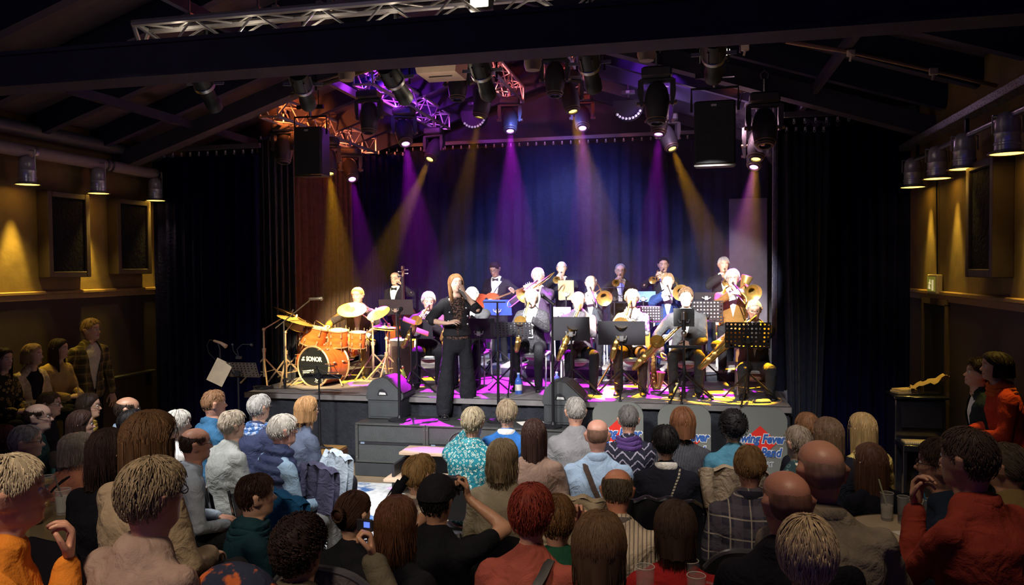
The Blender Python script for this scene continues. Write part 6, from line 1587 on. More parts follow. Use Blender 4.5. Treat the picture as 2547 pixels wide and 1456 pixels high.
# saxophone on a stand by the curly haired player
c = atZ(1625, 975, STZ)
t = thing('saxophone', 'gold baritone saxophone resting upright on a floor stand beside the curly haired player', 'saxophone', c, 0, 'saxophones')
m = MB(); m.tube([(0, 0, .10), (0, 0, .62)], [.034, .016], 14); m.tube([(0, 0, .62), (0, -.02, .68), (.05, -.03, .69)], .011, 8); m.tube([(0, 0, .10), (.02, 0, .05), (.06, 0, .05), (.08, 0, .12), (.09, -.01, .25)], [.034, .036, .038, .04, .06], 14); m.build('body_tube', BRASS, t)
m = MB()
for k in range(11): m.lathe([(.001, 0), (.017 + .001 * (10 - k), 0), (.014, .008)], 10, T((.008 * (-1) ** k, -.036 + .0015 * k, .12 + .045 * k), rotm('X', 90)))
m.build('keys', BRASSD, t, kind='stuff')
t = thing('instrument_stand', 'folding stand carrying the upright gold saxophone', 'stand', c + V((.03, .06, 0)))
m = MB(); m.tube([(0, 0, .1), (0, 0, .5)], .012, 6); m.tube([(-.06, -.05, .42), (0, 0, .44), (.06, -.05, .42)], .008, 6); m.build('pole', BLACKM, t); tripod(t, 0, .2, .2, mat('stand_wood', (.4, .25, .12), .5))
# ------------------------------------------------------------------ the singer
P = atY(1131, 684, 9.05)
BLKJ = cloth('black_jacket', (.022, .022, .026)); LACE = cloth('black_lace', (.02, .017, .018), pat=blotch((.16, .09, .07, 1), 60, .5))
kS = (P.z - .627) / 1.80
pr = person('singer in black cropped jacket and wide black trousers singing into microphone', P, .627, PI + R(22), 'stand', k=kS, fem=True, vox=.014, hair=('long', (.26, .13, .055), 3), skinc=PALE, head=(-14, 6, 4), nlocks=260, near=True, grp=None,
     top=dict(kind='jacket', m=BLKJ, vopen=(.02, .11), inner=LACE, wide_legs=True, hem=.02, sl='elbow'), legs=cloth('wide_black_trousers', (.018, .019, .024)), shoes=False,
     hands=lambda c: dict(l=dict(at=c['mouth'] + V((-.05, .10, -.06)), dir=(.25, -.15, .75), palm=(.6, -.75, .1), kind='grip', pole=(-.7, .15, -.9)), r=dict(at=c['S'](.20, .14, .22), dir=(-.75, .35, .2), palm=(-.2, -.6, -.8), kind='relax', pole=(.9, -.2, -.4))),
     feet={-1: V((-.13, .0, .085)), 1: V((.17, .06, .085))})
BD['singer'] = pr; t0 = pr['t']
for s in (-1, 1):
    an = V((s * (.17 if s > 0 else .13), (.06 if s > 0 else 0), 0))
    m = MB(); m.blob([(0, -.05, .05), (0, .03, .03), (0, .13, .024)], [.03, (.022, .034), (.018, .034)], 10, ref=(0, 0, 1)); o = m.build('foot', skin(PALE), t0, 180); o.location = an
    m = MB(); m.box((0, .05, .008), (.085, .27, .016), bev=.006); m.tube([(-.045, .1, .012), (-.03, .1, .045), (.03, .1, .045), (.045, .1, .012)], (.006, .014), 6); m.tube([(-.04, -.03, .02), (-.035, -.03, .09), (0, -.01, .1), (.035, -.03, .09), (.04, -.03, .02)], (.006, .012), 6); o = m.build('sandal', BLACKP, t0); o.location = an
for k, (h, x) in enumerate(((.38, -.10), (.28, -.115), (.18, -.115), (.33, .10), (.22, .115))):
    m = MB(); m.lathe([(.011, 0), (.011, .005), (.004, .007)], 10, T(pr['S'](h, x, .150), rotm('X', -90))); m.build('button', STEEL, t0)
a0, e, w_, hd, pn, kd = pr['arm'][-1]
t = inst('microphone', 'black hand held microphone at the mouth of the singer', 'microphone', pr, M.Identity(3))
m = MB(); mic(m, (-.06, .20, -.12), V((.06, -.18, .12)), .23, .025); m.build('microphone_body', mat('mic_silver', (.55, .55, .56), .3, .8), t)
m = MB(); m.ball((-.012, .045, -.03), .027, 12, 8); m.build('mic_grille', STEEL, t)
# ------------------------------------------------------------------ the audience
TIER = .2
def fl_of(y): return TIER if y < 3.42 else .001
def C(n, *c, **k): return cloth(n, c, **k)
NAVY = C('navy_cotton', .030, .038, .085); LBLUE = C('light_blue_shirt', .25, .34, .47); GREYT = C('grey_tee', .17, .17, .18); OLIVE = C('olive_linen', .24, .21, .15)
BLKC = C('black_cotton', .0065, .0065, .011); TEALD = C('dark_teal', .012, .045, .065); BEIGE = C('beige_jacket', .36, .28, .19)
stools = 0
def aud(label, px, py, s, rz=0, tier=None, seat='chair', **kw):
    P = atD(px, py, FPX / s); fl = fl_of(P.y - .25) if tier is None else tier
    near = s > 430
    kw.setdefault('vox', .0145 if near else .018); kw.setdefault('nlocks', 700 if near else 240)
    kw.setdefault('k', .94 if kw.get('fem') else .985); kw.setdefault('curve', .10)
    pose = kw.pop('pose', 'sit')
    pr = person(label, P, fl, R(rz), pose, near=near, grp='audience members', **kw)
    if pose == 'sit' and seat:
        t = pr['t']; c = pr['S'](0); w = M.Rotation(R(rz), 3, 'Z') @ V((c.x, c.y, 0)); sh = c.z - .105
        root = (t.location.x + w.x, t.location.y + w.y, fl)
        if sh > .62 or seat == 'stool':
            stool(root, R(rz), sh, label)
        else:
            chair(AUCH, ' '.join(('black chair of the ' + label).split()[:16]), root, R(rz), max(.3, sh), 'audience chairs')
    return pr
_st = {}
def stool(root, rz, sh, who):
    if not _st:
        m = MB(); m.lathe([(.17, 0), (.185, .015), (.185, .04), (.16, .055)], 20); _st['seat'] = m.mesh('seat', BLACKP)
        m = MB(); m.tube([(.13, 0, 0), (.2, 0, -.7)], .013, 6); _st['leg'] = m.mesh('leg', STEEL)
        m = MB(); m.tube([(.17 * math.cos(q * PI / 8), .17 * math.sin(q * PI / 8), -.42) for q in range(16)], .01, 6, closed=True); _st['ring'] = m.mesh('foot_ring', STEEL)
    t = thing('bar_stool', ' '.join(('black bar stool of the ' + who).split()[:16]), 'stool', (root[0], root[1], root[2]), rz, 'bar stools')
    o = link('seat', _st['seat'], t); o.location = (0, 0, sh - .05)
    for k in range(4): o = link('leg', _st['leg'], t); o.location = (0, 0, sh - .05); o.rotation_euler = (0, 0, PI / 4 + k * PI / 2); o.scale = (1, 1, (sh - .05) / .7)
    o = link('foot_ring', _st['ring'], t); o.location = (0, 0, sh - .05)
up_hand = lambda s, x=.06, y=.16, z=-.02: (lambda c: {('r' if s > 0 else 'l'): dict(at=c['mouth'] + V((s * x, y - .08, z)), dir=(-s * .2, -.1, .95), palm=(0, -.9, .1), kind='curl', pole=(s * .8, .2, -.7))})
# --- along the left wall, looking to the stage
def holdcup(c): return dict(r=dict(at=c['S'](.14, .10, .30), dir=(-.6, .75, .1), palm=(-.6, 0, -.5), kind='curl'), l=dict(at=c['S'](.12, -.10, .28), dir=(.6, .75, .1), palm=(.6, 0, -.5), kind='curl'))
def glass(label, P, r=.035, h=.15, fill=.5, liq=(.5, .4, .2), straw=None, mug=False, stem=False, grp='drinking glasses'):
    t = thing('drinking_glass', label, 'glass', P, 0, grp)
    G = mat('clear_glass', (.45, .47, .48), .05, alpha=.16, spec=1.)
    m = MB(); z0 = .075 if stem else 0
    m.lathe([(r * .82, z0), (r * .9, z0 + .01), (r, z0 + h), (r * .94, z0 + h), (r * .84, z0 + .014), (.001, z0 + .012)], 20, cap=False); m.build('glass_wall', G, t)
    m = MB(); m.tube([(r * .97 * math.cos(q * PI / 12), r * .97 * math.sin(q * PI / 12), z0 + h) for q in range(24)], .0022, 5, closed=True); m.build('rim', mat('glass_rim', (.6, .58, .52), .1, alpha=.65), t)
    m = MB(); m.lathe([(r * .8, 0), (r * .8, .012)], 20) if not stem else m.lathe([(r * .8, 0), (r * .75, .005), (.006, .01), (.006, .07), (r * .5, .078)], 18); m.build('glass_foot', mat('glass_foot', (.5, .48, .44), .1, alpha=.45), t)
    if fill:
        m = MB(); m.lathe([(.001, z0 + .015), (r * .8, z0 + .015), (r * (.84 + .12 * fill), z0 + h * fill), (.001, z0 + h * fill)], 18, cap=False); m.build('drink', mat('drink_%d_%d_%d' % tuple(int(q * 99) for q in liq), liq, .15, alpha=.85), t)
    if straw:
        m = MB(); m.tube([(r * .5, 0, z0 + .02), (-r * .7, 0, z0 + h + .01), (-r * 1.2, 0, z0 + h + .07)], .0045, 8); m.build('straw', straw, t)
    if mug:
        m = MB(); m.tube([(r, 0, h * .8), (r + .03, 0, h * .75), (r + .035, 0, h * .5), (r + .02, 0, h * .25), (r, 0, h * .2)], .006, 6); m.build('handle', G, t)
    return t
wl = dict(tier=.001)
_w1 = aud('woman in dark floral dress holding a drink at the left wall edge', 6, 868, 245, -90, fem=True, hair=('long', DBR, 1), skinc=FAIR, eyes=True, top=dict(kind='jacket', m=C('floral_dark', .03, .025, .02, pat=floral((.35, .25, .08, 1), (.5, .4, .1, 1), 24))), hands=holdcup, **wl)
aud('blonde woman in cream cardigan over black top at the left wall', 80, 858, 232, -92, fem=True, hair=('bob', BLO, 2), skinc=FAIR, head=(-22, 0, 0), top=dict(kind='jacket', m=C('cream_cardigan', .60, .48, .30, scale=40, var=.25), vopen=(.0, .12), inner=BLKC), hands=holdcup, **wl)
_w2 = aud('dark haired woman in mustard top with a straw drink at the left wall', 145, 845, 222, -94, head=(-24, 0, 0), fem=True, hair=('long', DBR, 3), skinc=FAIR, top=dict(kind='sweater', m=C('mustard_top', .38, .26, .10)), hands=holdcup, **wl)
aud('standing young man in checked bomber jacket over white tee shirt by the left wall', 224, 797, 209, -104, pose='stand', k=1.02, hair=('crewtop', (.24, .15, .07), 4), skinc=FAIR, head=(-20, 2, 0), top=dict(kind='jacket', m=C('checked_bomber', .16, .12, .05, pat=plaid((.03, .03, .025, 1), (.30, .24, .10, 1))), vopen=(-.05, .11), inner=C('white_tee', .72, .66, .5)), legs=BLKC, seat=None, **wl)
def hand_at(pr, s=1, d=.10):
    a0, e, w_, hd, pn, kd = pr['arm'][s]; t = pr['t']
    return V(t.location) + M.Rotation(t.rotation_euler.z, 3, 'Z') @ (w_ + hd * d + pn.normalized() * .035)
glass('tall glass with pale straw held by the woman in mustard', hand_at(_w2) + V((0, 0, -.07)), .03, .13, .6, (.6, .5, .25), mat('straw_cream', (.75, .7, .5), .5))
glass('stemmed glass held by the woman in floral dress', hand_at(_w1) + V((0, 0, -.07)), .035, .10, .4, (.6, .5, .3), stem=True)
# dark bench table edge along the wall
t = thing('wall_shelf', 'dark narrow shelf along the left wall beside the standing man', 'shelf', (XL + .16, 9.1, 1.02)); m = MB(); m.box((-.1, 0, 0), (.1, 1.1, .03), bev=.006); m.build('shelf_board', BLACKP, t); m = MB(); m.box((-.1, .45, -.1), (.1, .03, .18)); m.box((-.1, -.45, -.1), (.1, .03, .18)); m.build('bracket', BLACKM, t, kind='stuff')
# --- left block, middle distance
aud('young person with glasses behind the bald man, left side', 121, 977, 258, -62, hair=('short', BRN, 1), skinc=FAIR, glasses=True, top=dict(kind='sweater', m=BLKC))
aud('bald man with glasses in dark green top, left side', 92, 1004, 296, -58, hair=('ring', DBR, 2), skinc=PALE, glasses=True, top=dict(kind='sweater', m=C('dark_green', .012, .04, .038)))
aud('dark haired woman with glasses facing right near the left curtain', 220, 982, 268, -64, fem=True, hair=('bob', DBR, 3), skinc=FAIR, glasses=True, top=dict(kind='sweater', m=BLKC, scarf=C('yellow_scarf', .5, .36, .06)))
aud('dark brown haired woman in black between bald man and salmon jacket', 200, 1025, 300, -50, fem=True, hair=('bob', (.05, .025, .02), 4), skinc=FAIR, top=dict(kind='jacket', m=BLKC))
aud('balding man in pale blue shirt before the left black curtain', 315, 987, 282, -46, hair=('ring', DBR, 0), skinc=TAN, glasses=True, top=dict(kind='shirt', m=C('pale_blue_check', .25, .33, .42), collar=LBLUE))
aud('black haired person in black in front of pale blue shirt', 326, 1020, 312, -25, hair=('short', BLK, 2), skinc=FAIR, top=dict(kind='jacket', m=BLKC))
aud('grey haired man with glasses in denim shirt, far left', 62, 1060, 350, -52, hair=('short', GR, 3), skinc=FAIR, glasses=True, beard=.6, top=dict(kind='shirt', m=C('green_denim', .10, .17, .19), collar=C('green_denim2', .10, .17, .19)))
aud('person with dark red hair cut off by the left edge', 4, 1062, 345, -30, fem=True, hair=('bob', (.07, .018, .018), 1), skinc=FAIR, top=dict(kind='sweater', m=C('dark_plum', .03, .012, .02)))
aud('grey blonde woman in salmon jacket with black bag straps, left', 190, 1074, 365, -26, fem=True, girth=1.15, hair=('wavy', (.42, .36, .28), 2, (1.08, 1.08, .85)), skinc=FAIR, top=dict(kind='jacket', m=C('salmon_jacket', .62, .25, .14), strap=BLACKP, strapdir=-1, strapw=.6))
aud('white haired person in white blouse left of the light blue shirt', 441, 1023, 318, -34, fem=True, hair=('fluffy', WH, 3), skinc=PALE, top=dict(kind='shirt', m=C('white_blouse', .66, .66, .66)))
aud('man with short sandy hair in blue polo shirt at the front left', 531, 972, 280, -38, girth=1.1, hair=('crop', (.28, .15, .08), 0), skinc=RUD, top=dict(kind='tee', m=C('blue_polo', .035, .12, .24), collar=C('blue_polo2', .035, .12, .24)))
aud('balding dark haired man in light blue shirt with glasses', 484, 1064, 358, -42, hair=('ring', DBR, 4), skinc=RUD, glasses=True, lean=4, top=dict(kind='shirt', m=C('pale_office_shirt', .38, .45, .55), collar=C('pale_office_shirt2', .38, .45, .55)))
aud('grey blond haired person in light grey blazer', 577, 1024, 322, -28, fem=True, girth=1.1, hair=('short', (.40, .34, .27), 1, (1.06, 1.08, 1.04)), skinc=FAIR, top=dict(kind='blazer', m=C('light_grey_blazer', .28, .30, .295)))
aud('grey haired woman in navy top with blue patterned scarf', 644, 984, 288, -20, fem=True, hair=('short', (.42, .41, .40), 2, (1.06, 1.06, 1.04)), skinc=FAIR, glasses=True, top=dict(kind='sweater', m=NAVY, scarf=C('blue_scarf', .05, .13, .34, pat=blotch((.4, .45, .6, 1), 30))))
aud('white haired balding man in quilted navy vest over denim shirt', 702, 1031, 338, -36, girth=1.1, hair=('fluffy', (.6, .57, .52), 4, (.96, 1., .9)), skinc=(.66, .36, .29), glasses=True, top=dict(kind='vest', m=C('navy_quilt', .026, .036, .085, rough=.55), m2=C('washed_denim', .22, .33, .46)), legs=C('grey_corduroy', .14, .15, .16))
aud('woman with light brown bob in dark blue grey tee shirt at the front', 763, 990, 292, -34, fem=True, girth=1.1, hair=('bob', (.34, .19, .085), 0), skinc=FAIR, glasses=True, top=dict(kind='tee', m=C('slate_tee', .055, .07, .11)))
aud('boy with dark brown hair in dark teal hooded top looking right', 634, 1182, 460, -44, k=.88, headsc=1.03, seat='stool', hair=('short', (.035, .017, .012), 1), skinc=FAIR, top=dict(kind='sweater', m=TEALD, scarf=TEALD))
# --- centre block
aud('grey blond man in teal patterned shirt resting his face on his hand', 1176, 1015, 318, -4, hair=('short', (.42, .35, .24), 3, (1.04, 1.06, 1.02)), skinc=RUD, girth=1.08, top=dict(kind='shirt', m=C('teal_pattern_shirt', .015, .15, .20, pat=floral((.42, .50, .44, 1), (.01, .04, .06, 1), 46)), collar=C('teal_collar', .06, .30, .36, pat=floral((.55, .6, .55, 1), (.01, .04, .06, 1), 34))), hands=up_hand(-1))
aud('ash blond person in royal blue sweater with white collar at the front', 1261, 998, 300, 2, fem=True, hair=('short', (.36, .28, .19), 4, (1.08, 1.1, 1.06)), skinc=FAIR, top=dict(kind='sweater', m=C('royal_blue_sweater', .025, .12, .38), collar=WSHIRT))
aud('grey haired man in grey tee shirt before the right monitor wedge', 1431, 990, 298, 16, girth=1.15, hair=('crop', GR, 2), skinc=RUD, top=dict(kind='tee', m=GREYT))
aud('woman with wavy grey brown hair in olive blouse', 1249, 1096, 392, 2, fem=True, girth=1.15, hair=('wavy', (.23, .17, .10), 1, (1.12, 1.12, 1.0)), skinc=FAIR, top=dict(kind='shirt', m=OLIVE), nlocks=682)
aud('young woman with long straight dark brown hair and brown jacket', 1328, 1047, 352, 4, fem=True, hair=('long', (.045, .022, .018), 0), skinc=FAIR, top=dict(kind='blazer', m=C('brown_jacket', .20, .13, .10)), nlocks=682)
aud('bald man in light blue shirt with brown diagonal bag strap', 1486, 1043, 352, 4, girth=1.15, hair=('stubble', (.25, .14, .10), 3), skinc=(.54, .27, .20), top=dict(kind='shirt', m=LBLUE, collar=LBLUE, strap=C('brown_strap', .05, .032, .025), strapdir=1))
aud('short grey haired person in black zigzag top with purple scarf', 1563, 1010, 318, 8, fem=True, hair=('crop', DG, 1), skinc=RUD, top=dict(kind='sweater', m=C('zigzag_top', .012, .012, .022, pat=zigzag((.26, .24, .30, 1))), scarf=C('purple_scarf', .06, .03, .12)))
aud('black haired person in black top with white collar and cord strap', 1655, 1063, 372, 6, fem=True, girth=1.15, hair=('short', BLK, 3, (1.1, 1.1, 1.08)), skinc=FAIR, top=dict(kind='sweater', m=BLKC, collar=C('white_collar', .66, .63, .58), strap=C('rope_strap', .30, .25, .18, pat=stripes((.03, .03, .03, 1), 2, 60)), strapdir=-1, strapw=.35))
aud('woman with auburn hair in black checked top before the middle banner', 1698, 1019, 330, 10, fem=True, hair=('bob', (.16, .065, .03), 2, (1.05, 1.06, 1.05)), skinc=FAIR, top=dict(kind='sweater', m=C('black_check', .02, .02, .026, pat=stripes((.07, .07, .08, 1), 0, 90, .4))))
aud('dark curly haired woman in sky blue sweater before the right banner', 1824, 1028, 338, 10, fem=True, hair=('curly', (.014, .011, .013), 0, (1.12, 1.12, 1.12)), skinc=FAIR, top=dict(kind='sweater', m=C('sky_sweater', .055, .165, .24)))
aud('man with balding crown in cream and grey striped shirt', 1536, 1165, 462, 2, hair=('ring', (.11, .085, .06), 2), skinc=(.62, .27, .17), head=(0, -8, 0), lean=3, girth=1.05, top=dict(kind='shirt', m=C('striped_shirt', .58, .50, .40, pat=stripes((.22, .19, .17, 1), 0, 46, .3)), collar=C('grey_stole', .16, .14, .14)))
aud('blond man in navy plaid flannel shirt', 1865, 1112, 430, 4, girth=1.1, hair=('short', (.32, .19, .085), 1, (1.02, 1.04, 1.0)), skinc=RUD, glasses=True, top=dict(kind='shirt', m=C('plaid_flannel', .045, .045, .075, pat=plaid((.13, .12, .16, 1), (.48, .44, .38, 1))), collar=C('plaid_collar', .03, .03, .05)))
# --- right block
aud('balding brown haired man furthest back in the right block', 2008, 1028, 318, 28, hair=('receding', (.20, .09, .04), 3), skinc=TAN, head=(10, 0, 0), top=dict(kind='sweater', m=BLKC))
aud('man with grey brown hair in dark fern pattern shirt, right block', 1986, 1062, 352, 24, hair=('short', (.19, .14, .10), 4), skinc=TAN, top=dict(kind='shirt', m=C('fern_shirt', .015, .03, .032, pat=floral((.06, .09, .08, 1), (.02, .03, .03, 1), 26)), collar=C('cream_collar', .5, .42, .3)))
aud('woman with long highlighted brown hair in the right block', 2060, 1043, 345, 26, fem=True, hair=('long', (.10, .055, .03), 2, (1.1, 1.1, 1.0)), skinc=FAIR, top=dict(kind='sweater', m=BLKC), nlocks=682)
aud('woman with long blonde hair in yellow flowered top by the right curtain', 2146, 1031, 335, 30, fem=True, hair=('long', (.32, .20, .08), 3), skinc=FAIR, top=dict(kind='shirt', m=C('yellow_flower_top', .45, .33, .10, pat=blotch((.16, .10, .03, 1), 24))))
aud('child with long reddish brown hair in front of the blonde woman', 2166, 1108, 405, 24, fem=True, k=.86, headsc=1.05, hair=('long', (.11, .05, .03), 4), skinc=FAIR, top=dict(kind='jacket', m=BLKC))
pr = aud('tall bald man in olive shirt leaning on the right table', 2044, 1095, 690, 6, girth=1.12, hair=('stubble', (.38, .24, .17), 3), skinc=(.50, .25, .17), top=dict(kind='shirt', m=C('olive_shirt', .20, .17, .13), collar=C('olive_collar', .20, .17, .13)), lean=6, head=(-4, 4, 0), hands=lambda c: dict(r=dict(at=c['S'](.10, .34, .40)), l=dict(at=c['S'](.08, -.05, .36))))
aud('bald man in dark clothes in front of the olive shirt', 1958, 1171, 715, 6, hair=('stubble', (.26, .13, .09), 1), skinc=(.46, .21, .14), head=(-8, 2, 0), top=dict(kind='sweater', m=BLKC))
aud('white blond haired person in tan top with dark strap, bottom right', 2008, 1296, 800, 2, fem=True, hair=('fluffy', (.50, .38, .23), 2, (1.02, 1.04, 1.02)), skinc=RUD, lean=10, top=dict(kind='sweater', m=C('tan_top', .42, .30, .20), strap=BLACKP, strapdir=1), nlocks=950)
pr = aud('big man in red orange shirt with short dark hair at right table', 2410, 1068, 655, 38, girth=1.2, hair=('crop', (.055, .035, .028), 1), skinc=TAN, top=dict(kind='shirt', m=C('red_orange_shirt', .24, .036, .022), collar=C('red_collar', .24, .036, .022)), hands=lambda c: dict(l=dict(at=c['mouth'] + V((-.03, .10, -.18)), dir=(.25, .05, .9), palm=(0, -.9, 0), kind='curl', pole=(-.1, .4, -1)), r=dict(at=c['S'](.06, .25, .28))))
aud('person with glasses seen in profile beyond the red orange shirt', 2345, 1094, 540, 62, hair=('short', DBR, 0), skinc=TAN, glasses=True, top=dict(kind='sweater', m=C('dark_navy_knit', .012, .02, .04)))
aud('woman with hair tied back at the right picture edge', 2505, 1104, 520, 40, fem=True, hair=('bun', (.11, .085, .06), 2), skinc=TAN, top=dict(kind='sweater', m=C('ochre_knit', .22, .15, .06)))
aud('standing woman in red cardigan with orange scarf at the right', 2478, 876, 328, 84, tier=.001, pose='stand', fem=True, k=.94, hair=('bob', (.022, .015, .014), 4, (1.08, 1.08, .9)), skinc=FAIR, top=dict(kind='jacket', m=C('red_cardigan', .50, .055, .025), scarf=C('orange_scarf', .55, .12, .03)), seat=None, hands=lambda c: dict(r=dict(at=c['S'](.10, .08, .30), dir=(-.7, .6, .2)), l=dict(at=c['S'](.12, -.08, .28), dir=(.7, .6, .1))))
aud('standing woman with dark curly hair in dark jacket and white blouse at the right', 2442, 898, 312, 86, tier=.001, pose='stand', fem=True, k=.92, hair=('curly', (.03, .018, .014), 1, (1.06, 1.06, 1.06)), skinc=FAIR, head=(0, 10, 0), top=dict(kind='jacket', m=C('dark_leather', .016, .024, .028), vopen=(-.05, .09), inner=WSHIRT), seat=None)
# --- front rows, nearest the camera
aud('blond short haired child in white scarf beside the aisle rug', 1042, 1136, 425, -24, fem=True, k=.88, headsc=1.05, hair=('short', (.36, .23, .10), 2, (1.06, 1.06, 1.06)), skinc=FAIR, top=dict(kind='sweater', m=C('cream_coat', .55, .48, .42), scarf=C('white_scarf2', .62, .56, .50)))
aud('woman with dark hair in a low bun and black top', 878, 1224, 520, -14, fem=True, hair=('bun', (.045, .020, .013), 1), skinc=FAIR, top=dict(kind='tee', m=BLKC))
aud('woman with shoulder length auburn brown hair in black', 985, 1247, 560, -8, fem=True, hair=('wavy', (.085, .035, .018), 3, (1.02, 1.02, 1.1)), skinc=FAIR, top=dict(kind='sweater', m=BLKC), nlocks=784)
def cam_hands(c): return dict(r=dict(at=c['mouth'] + V((.10, .09, .02)), dir=(-.35, .15, .9), palm=(-.6, -.6, .2), kind='grip', pole=(.95, .1, -.5)), l=dict(at=c['mouth'] + V((-.05, .12, .0)), dir=(.3, .2, .9), palm=(.6, -.6, .2), kind='grip', pole=(-.8, .2, -.7)))
pr = aud('man in black cap and black tee shirt raising a camera to his face', 1085, 1188, 480, -6, girth=1.15, hair=('short', BLK, 0), skinc=TAN, top=dict(kind='tee', m=BLKC), hands=cam_hands)
m = MB()
m.grid(lambda u, v: scalp(2 * PI * u, R(4) + (PI / 2 - R(4)) * v, .024 + .004 * math.sin(2 * PI * u * 6) * 0), 28, 8)
m.grid(lambda u, v: scalp(R(-62) + R(124) * u, R(6), .026) + V((0, .075 * v * math.cos((u - .5) * 2.2), -.018 * v)), 12, 3); m.ball((0, 0, .138), .008, 8, 5)
o = m.build('baseball_cap', C('cap_black', .010, .010, .014), None, 180); t = pr['t']
o.matrix_world = M.Translation(t.location) @ M.Rotation(t.rotation_euler.z, 4, 'Z') @ T(pr['hc'], pr['HM']) @ M.Scale(pr['hs'], 4); tag(o, 'black baseball cap worn by the man raising a camera', 'cap')
def held(pr, name, label, cat, p, size, m_, rot=None):
    t = pr['t']; w = M.Rotation(t.rotation_euler.z, 3, 'Z')
    th = thing(name, label, cat, V(t.location) + w @ V(p), t.rotation_euler.z)
    m = MB(); m.box((0, 0, 0), size, bev=.004); m.build('body', m_, th); return th
th = held(pr, 'camera', 'small black camera held at the face of the man in black cap', 'camera', pr['mouth'] + V((.02, .08, .10)), (.12, .05, .07), BLACKP); m = MB(); m.lathe([(.03, 0), (.03, .04), (.024, .045)], 16, T((0, .025, 0), rotm('X', -90))); m.build('camera_lens', BLACKM, th)
aud('red haired person in salmon red tee shirt with black strap', 1320, 1212, 625, -2, fem=True, girth=1.2, hair=('short', (.20, .032, .020), 3, (1.08, 1.08, 1.06)), skinc=RUD, top=dict(kind='tee', m=C('salmon_red_tee', .28, .068, .05), strap=BLACKP, strapdir=-1), nlocks=950)
aud('brown haired person in dark green tee shirt lifting one hand to the face', 1385, 1235, 520, 4, hair=('short', (.14, .07, .03), 2), skinc=RUD, top=dict(kind='tee', m=C('dark_green_tee', .012, .06, .035)), hands=up_hand(1, .10, .16, -.04))
aud('person with straight brown hair at the bottom between two glasses', 1490, 1287, 720, 0, fem=True, hair=('bob', (.125, .072, .038), 1, (1.03, 1.04, 1.04)), skinc=FAIR, top=dict(kind='sweater', m=BLKC), nlocks=950)
aud('dark haired woman in red sweater behind the beer glasses', 1680, 1258, 565, 2, fem=True, hair=('bob', (.05, .030, .022), 4, (1.03, 1.03, 1.05)), skinc=FAIR, top=dict(kind='sweater', m=C('red_sweater', .26, .012, .014)), nlocks=865)
pr = aud('person with dark curly hair in olive hooded top holding up a phone', 742, 1292, 655, -6, hair=('curly', (.022, .012, .012), 2, (1.0, 1.0, 1.02)), skinc=TAN, top=dict(kind='sweater', m=C('olive_hoodie', .085, .075, .055)), hands=lambda c: dict(r=dict(at=c['mouth'] + V((.17, .16, -.06)), dir=(-.2, .15, .95), palm=(-.7, -.5, 0), kind='grip', pole=(.8, .1, -.8)), l=dict(at=c['S'](.22, -.17, .20), dir=(.2, .5, .8), palm=(.6, -.6, 0), kind='grip')), nlocks=950)
th = held(pr, 'phone', 'small black phone with blue lit screen held up by the curly haired person', 'phone', pr['mouth'] + V((.13, .17, .08)), (.075, .012, .05), BLACKP); m = MB(); m.box((.012, -.0075, .004), (.026, .003, .022)); m.build('screen', mat('phone_screen', (.1, .15, .8), .3, emit=(.1, .2, 1), es=1.2), th)
aud('woman with long dark wavy hair behind the beige jacket, left', 268, 1080, 500, -14, fem=True, hair=('wavy', (.035, .020, .018), 0, (1.0, 1.0, 1.15)), skinc=FAIR, top=dict(kind='jacket', m=BLKC))
aud('woman with long brown hair in beige jacket with her back turned, left', 370, 1030, 600, -12, fem=True, hair=('long', (.115, .062, .032), 1, (1.12, 1.1, 1.02)), skinc=FAIR, girth=1.05, top=dict(kind='jacket', m=BEIGE), nlocks=950)
aud('man with curly grey brown hair in taupe tee shirt, lower left', 374, 1146, 760, -16, hair=('short', (.26, .20, .13), 3, (1.07, 1.07, 1.04)), skinc=RUD, glasses=True, girth=1.1, top=dict(kind='tee', m=C('taupe_tee', .30, .215, .185)), nlocks=950)
aud('white haired man in orange shirt at the left edge', 18, 1136, 790, -44, hair=('short', (.5, .42, .3), 1), skinc=RUD, girth=1.15, top=dict(kind='shirt', m=C('orange_shirt', .66, .22, .028), collar=C('orange_collar', .66, .22, .028)), hands=lambda c: dict(r=dict(at=c['mouth'] + V((.03, .05, -.19)), dir=(-.1, .15, 1), palm=(0, -.9, 0), kind='curl', pole=(.4, .2, -1)), l=dict(at=c['S'](.0, -.2, .35))), nlocks=865)
# ------------------------------------------------------------------ tables and what stands on them
def round_table(label, c, r, top_z, fl, m_, rimm):
    t = thing('round_table', label, 'table', (c[0], c[1], fl)); hz = top_z - fl
    m = MB(); m.lathe([(r - .02, hz - .03), (r, hz - .02), (r, hz - .004), (r - .012, hz), (.001, hz)], 48); m.build('table_top', m_, t)
    m = MB(); m.tube([(r * math.cos(q * PI / 24), r * math.sin(q * PI / 24), hz - .012) for q in range(48)], .012, 6, closed=True); m.build('rim', rimm, t)
    m = MB(); m.tube([(0, 0, .03), (0, 0, hz - .03)], .035, 12); m.build('column', STEEL, t); m = MB(); m.lathe([(.24, 0), (.24, .012), (.05, .03)], 28); m.build('foot', BLACKM, t)
TOPM = mat('table_top_brown', (.13, .10, .06), .28, var=.15, scale=4)
c = atZ(70, 1305, 1.08); round_table('round dark table with bottle, glass and wallet at the left', c, .42, 1.08, fl_of(c.y), TOPM, BLACKP)
zt = 1.081
p = atZ(91, 1303, zt); t = thing('beer_bottle', 'brown beer bottle with pale label on the left round table', 'bottle', p)
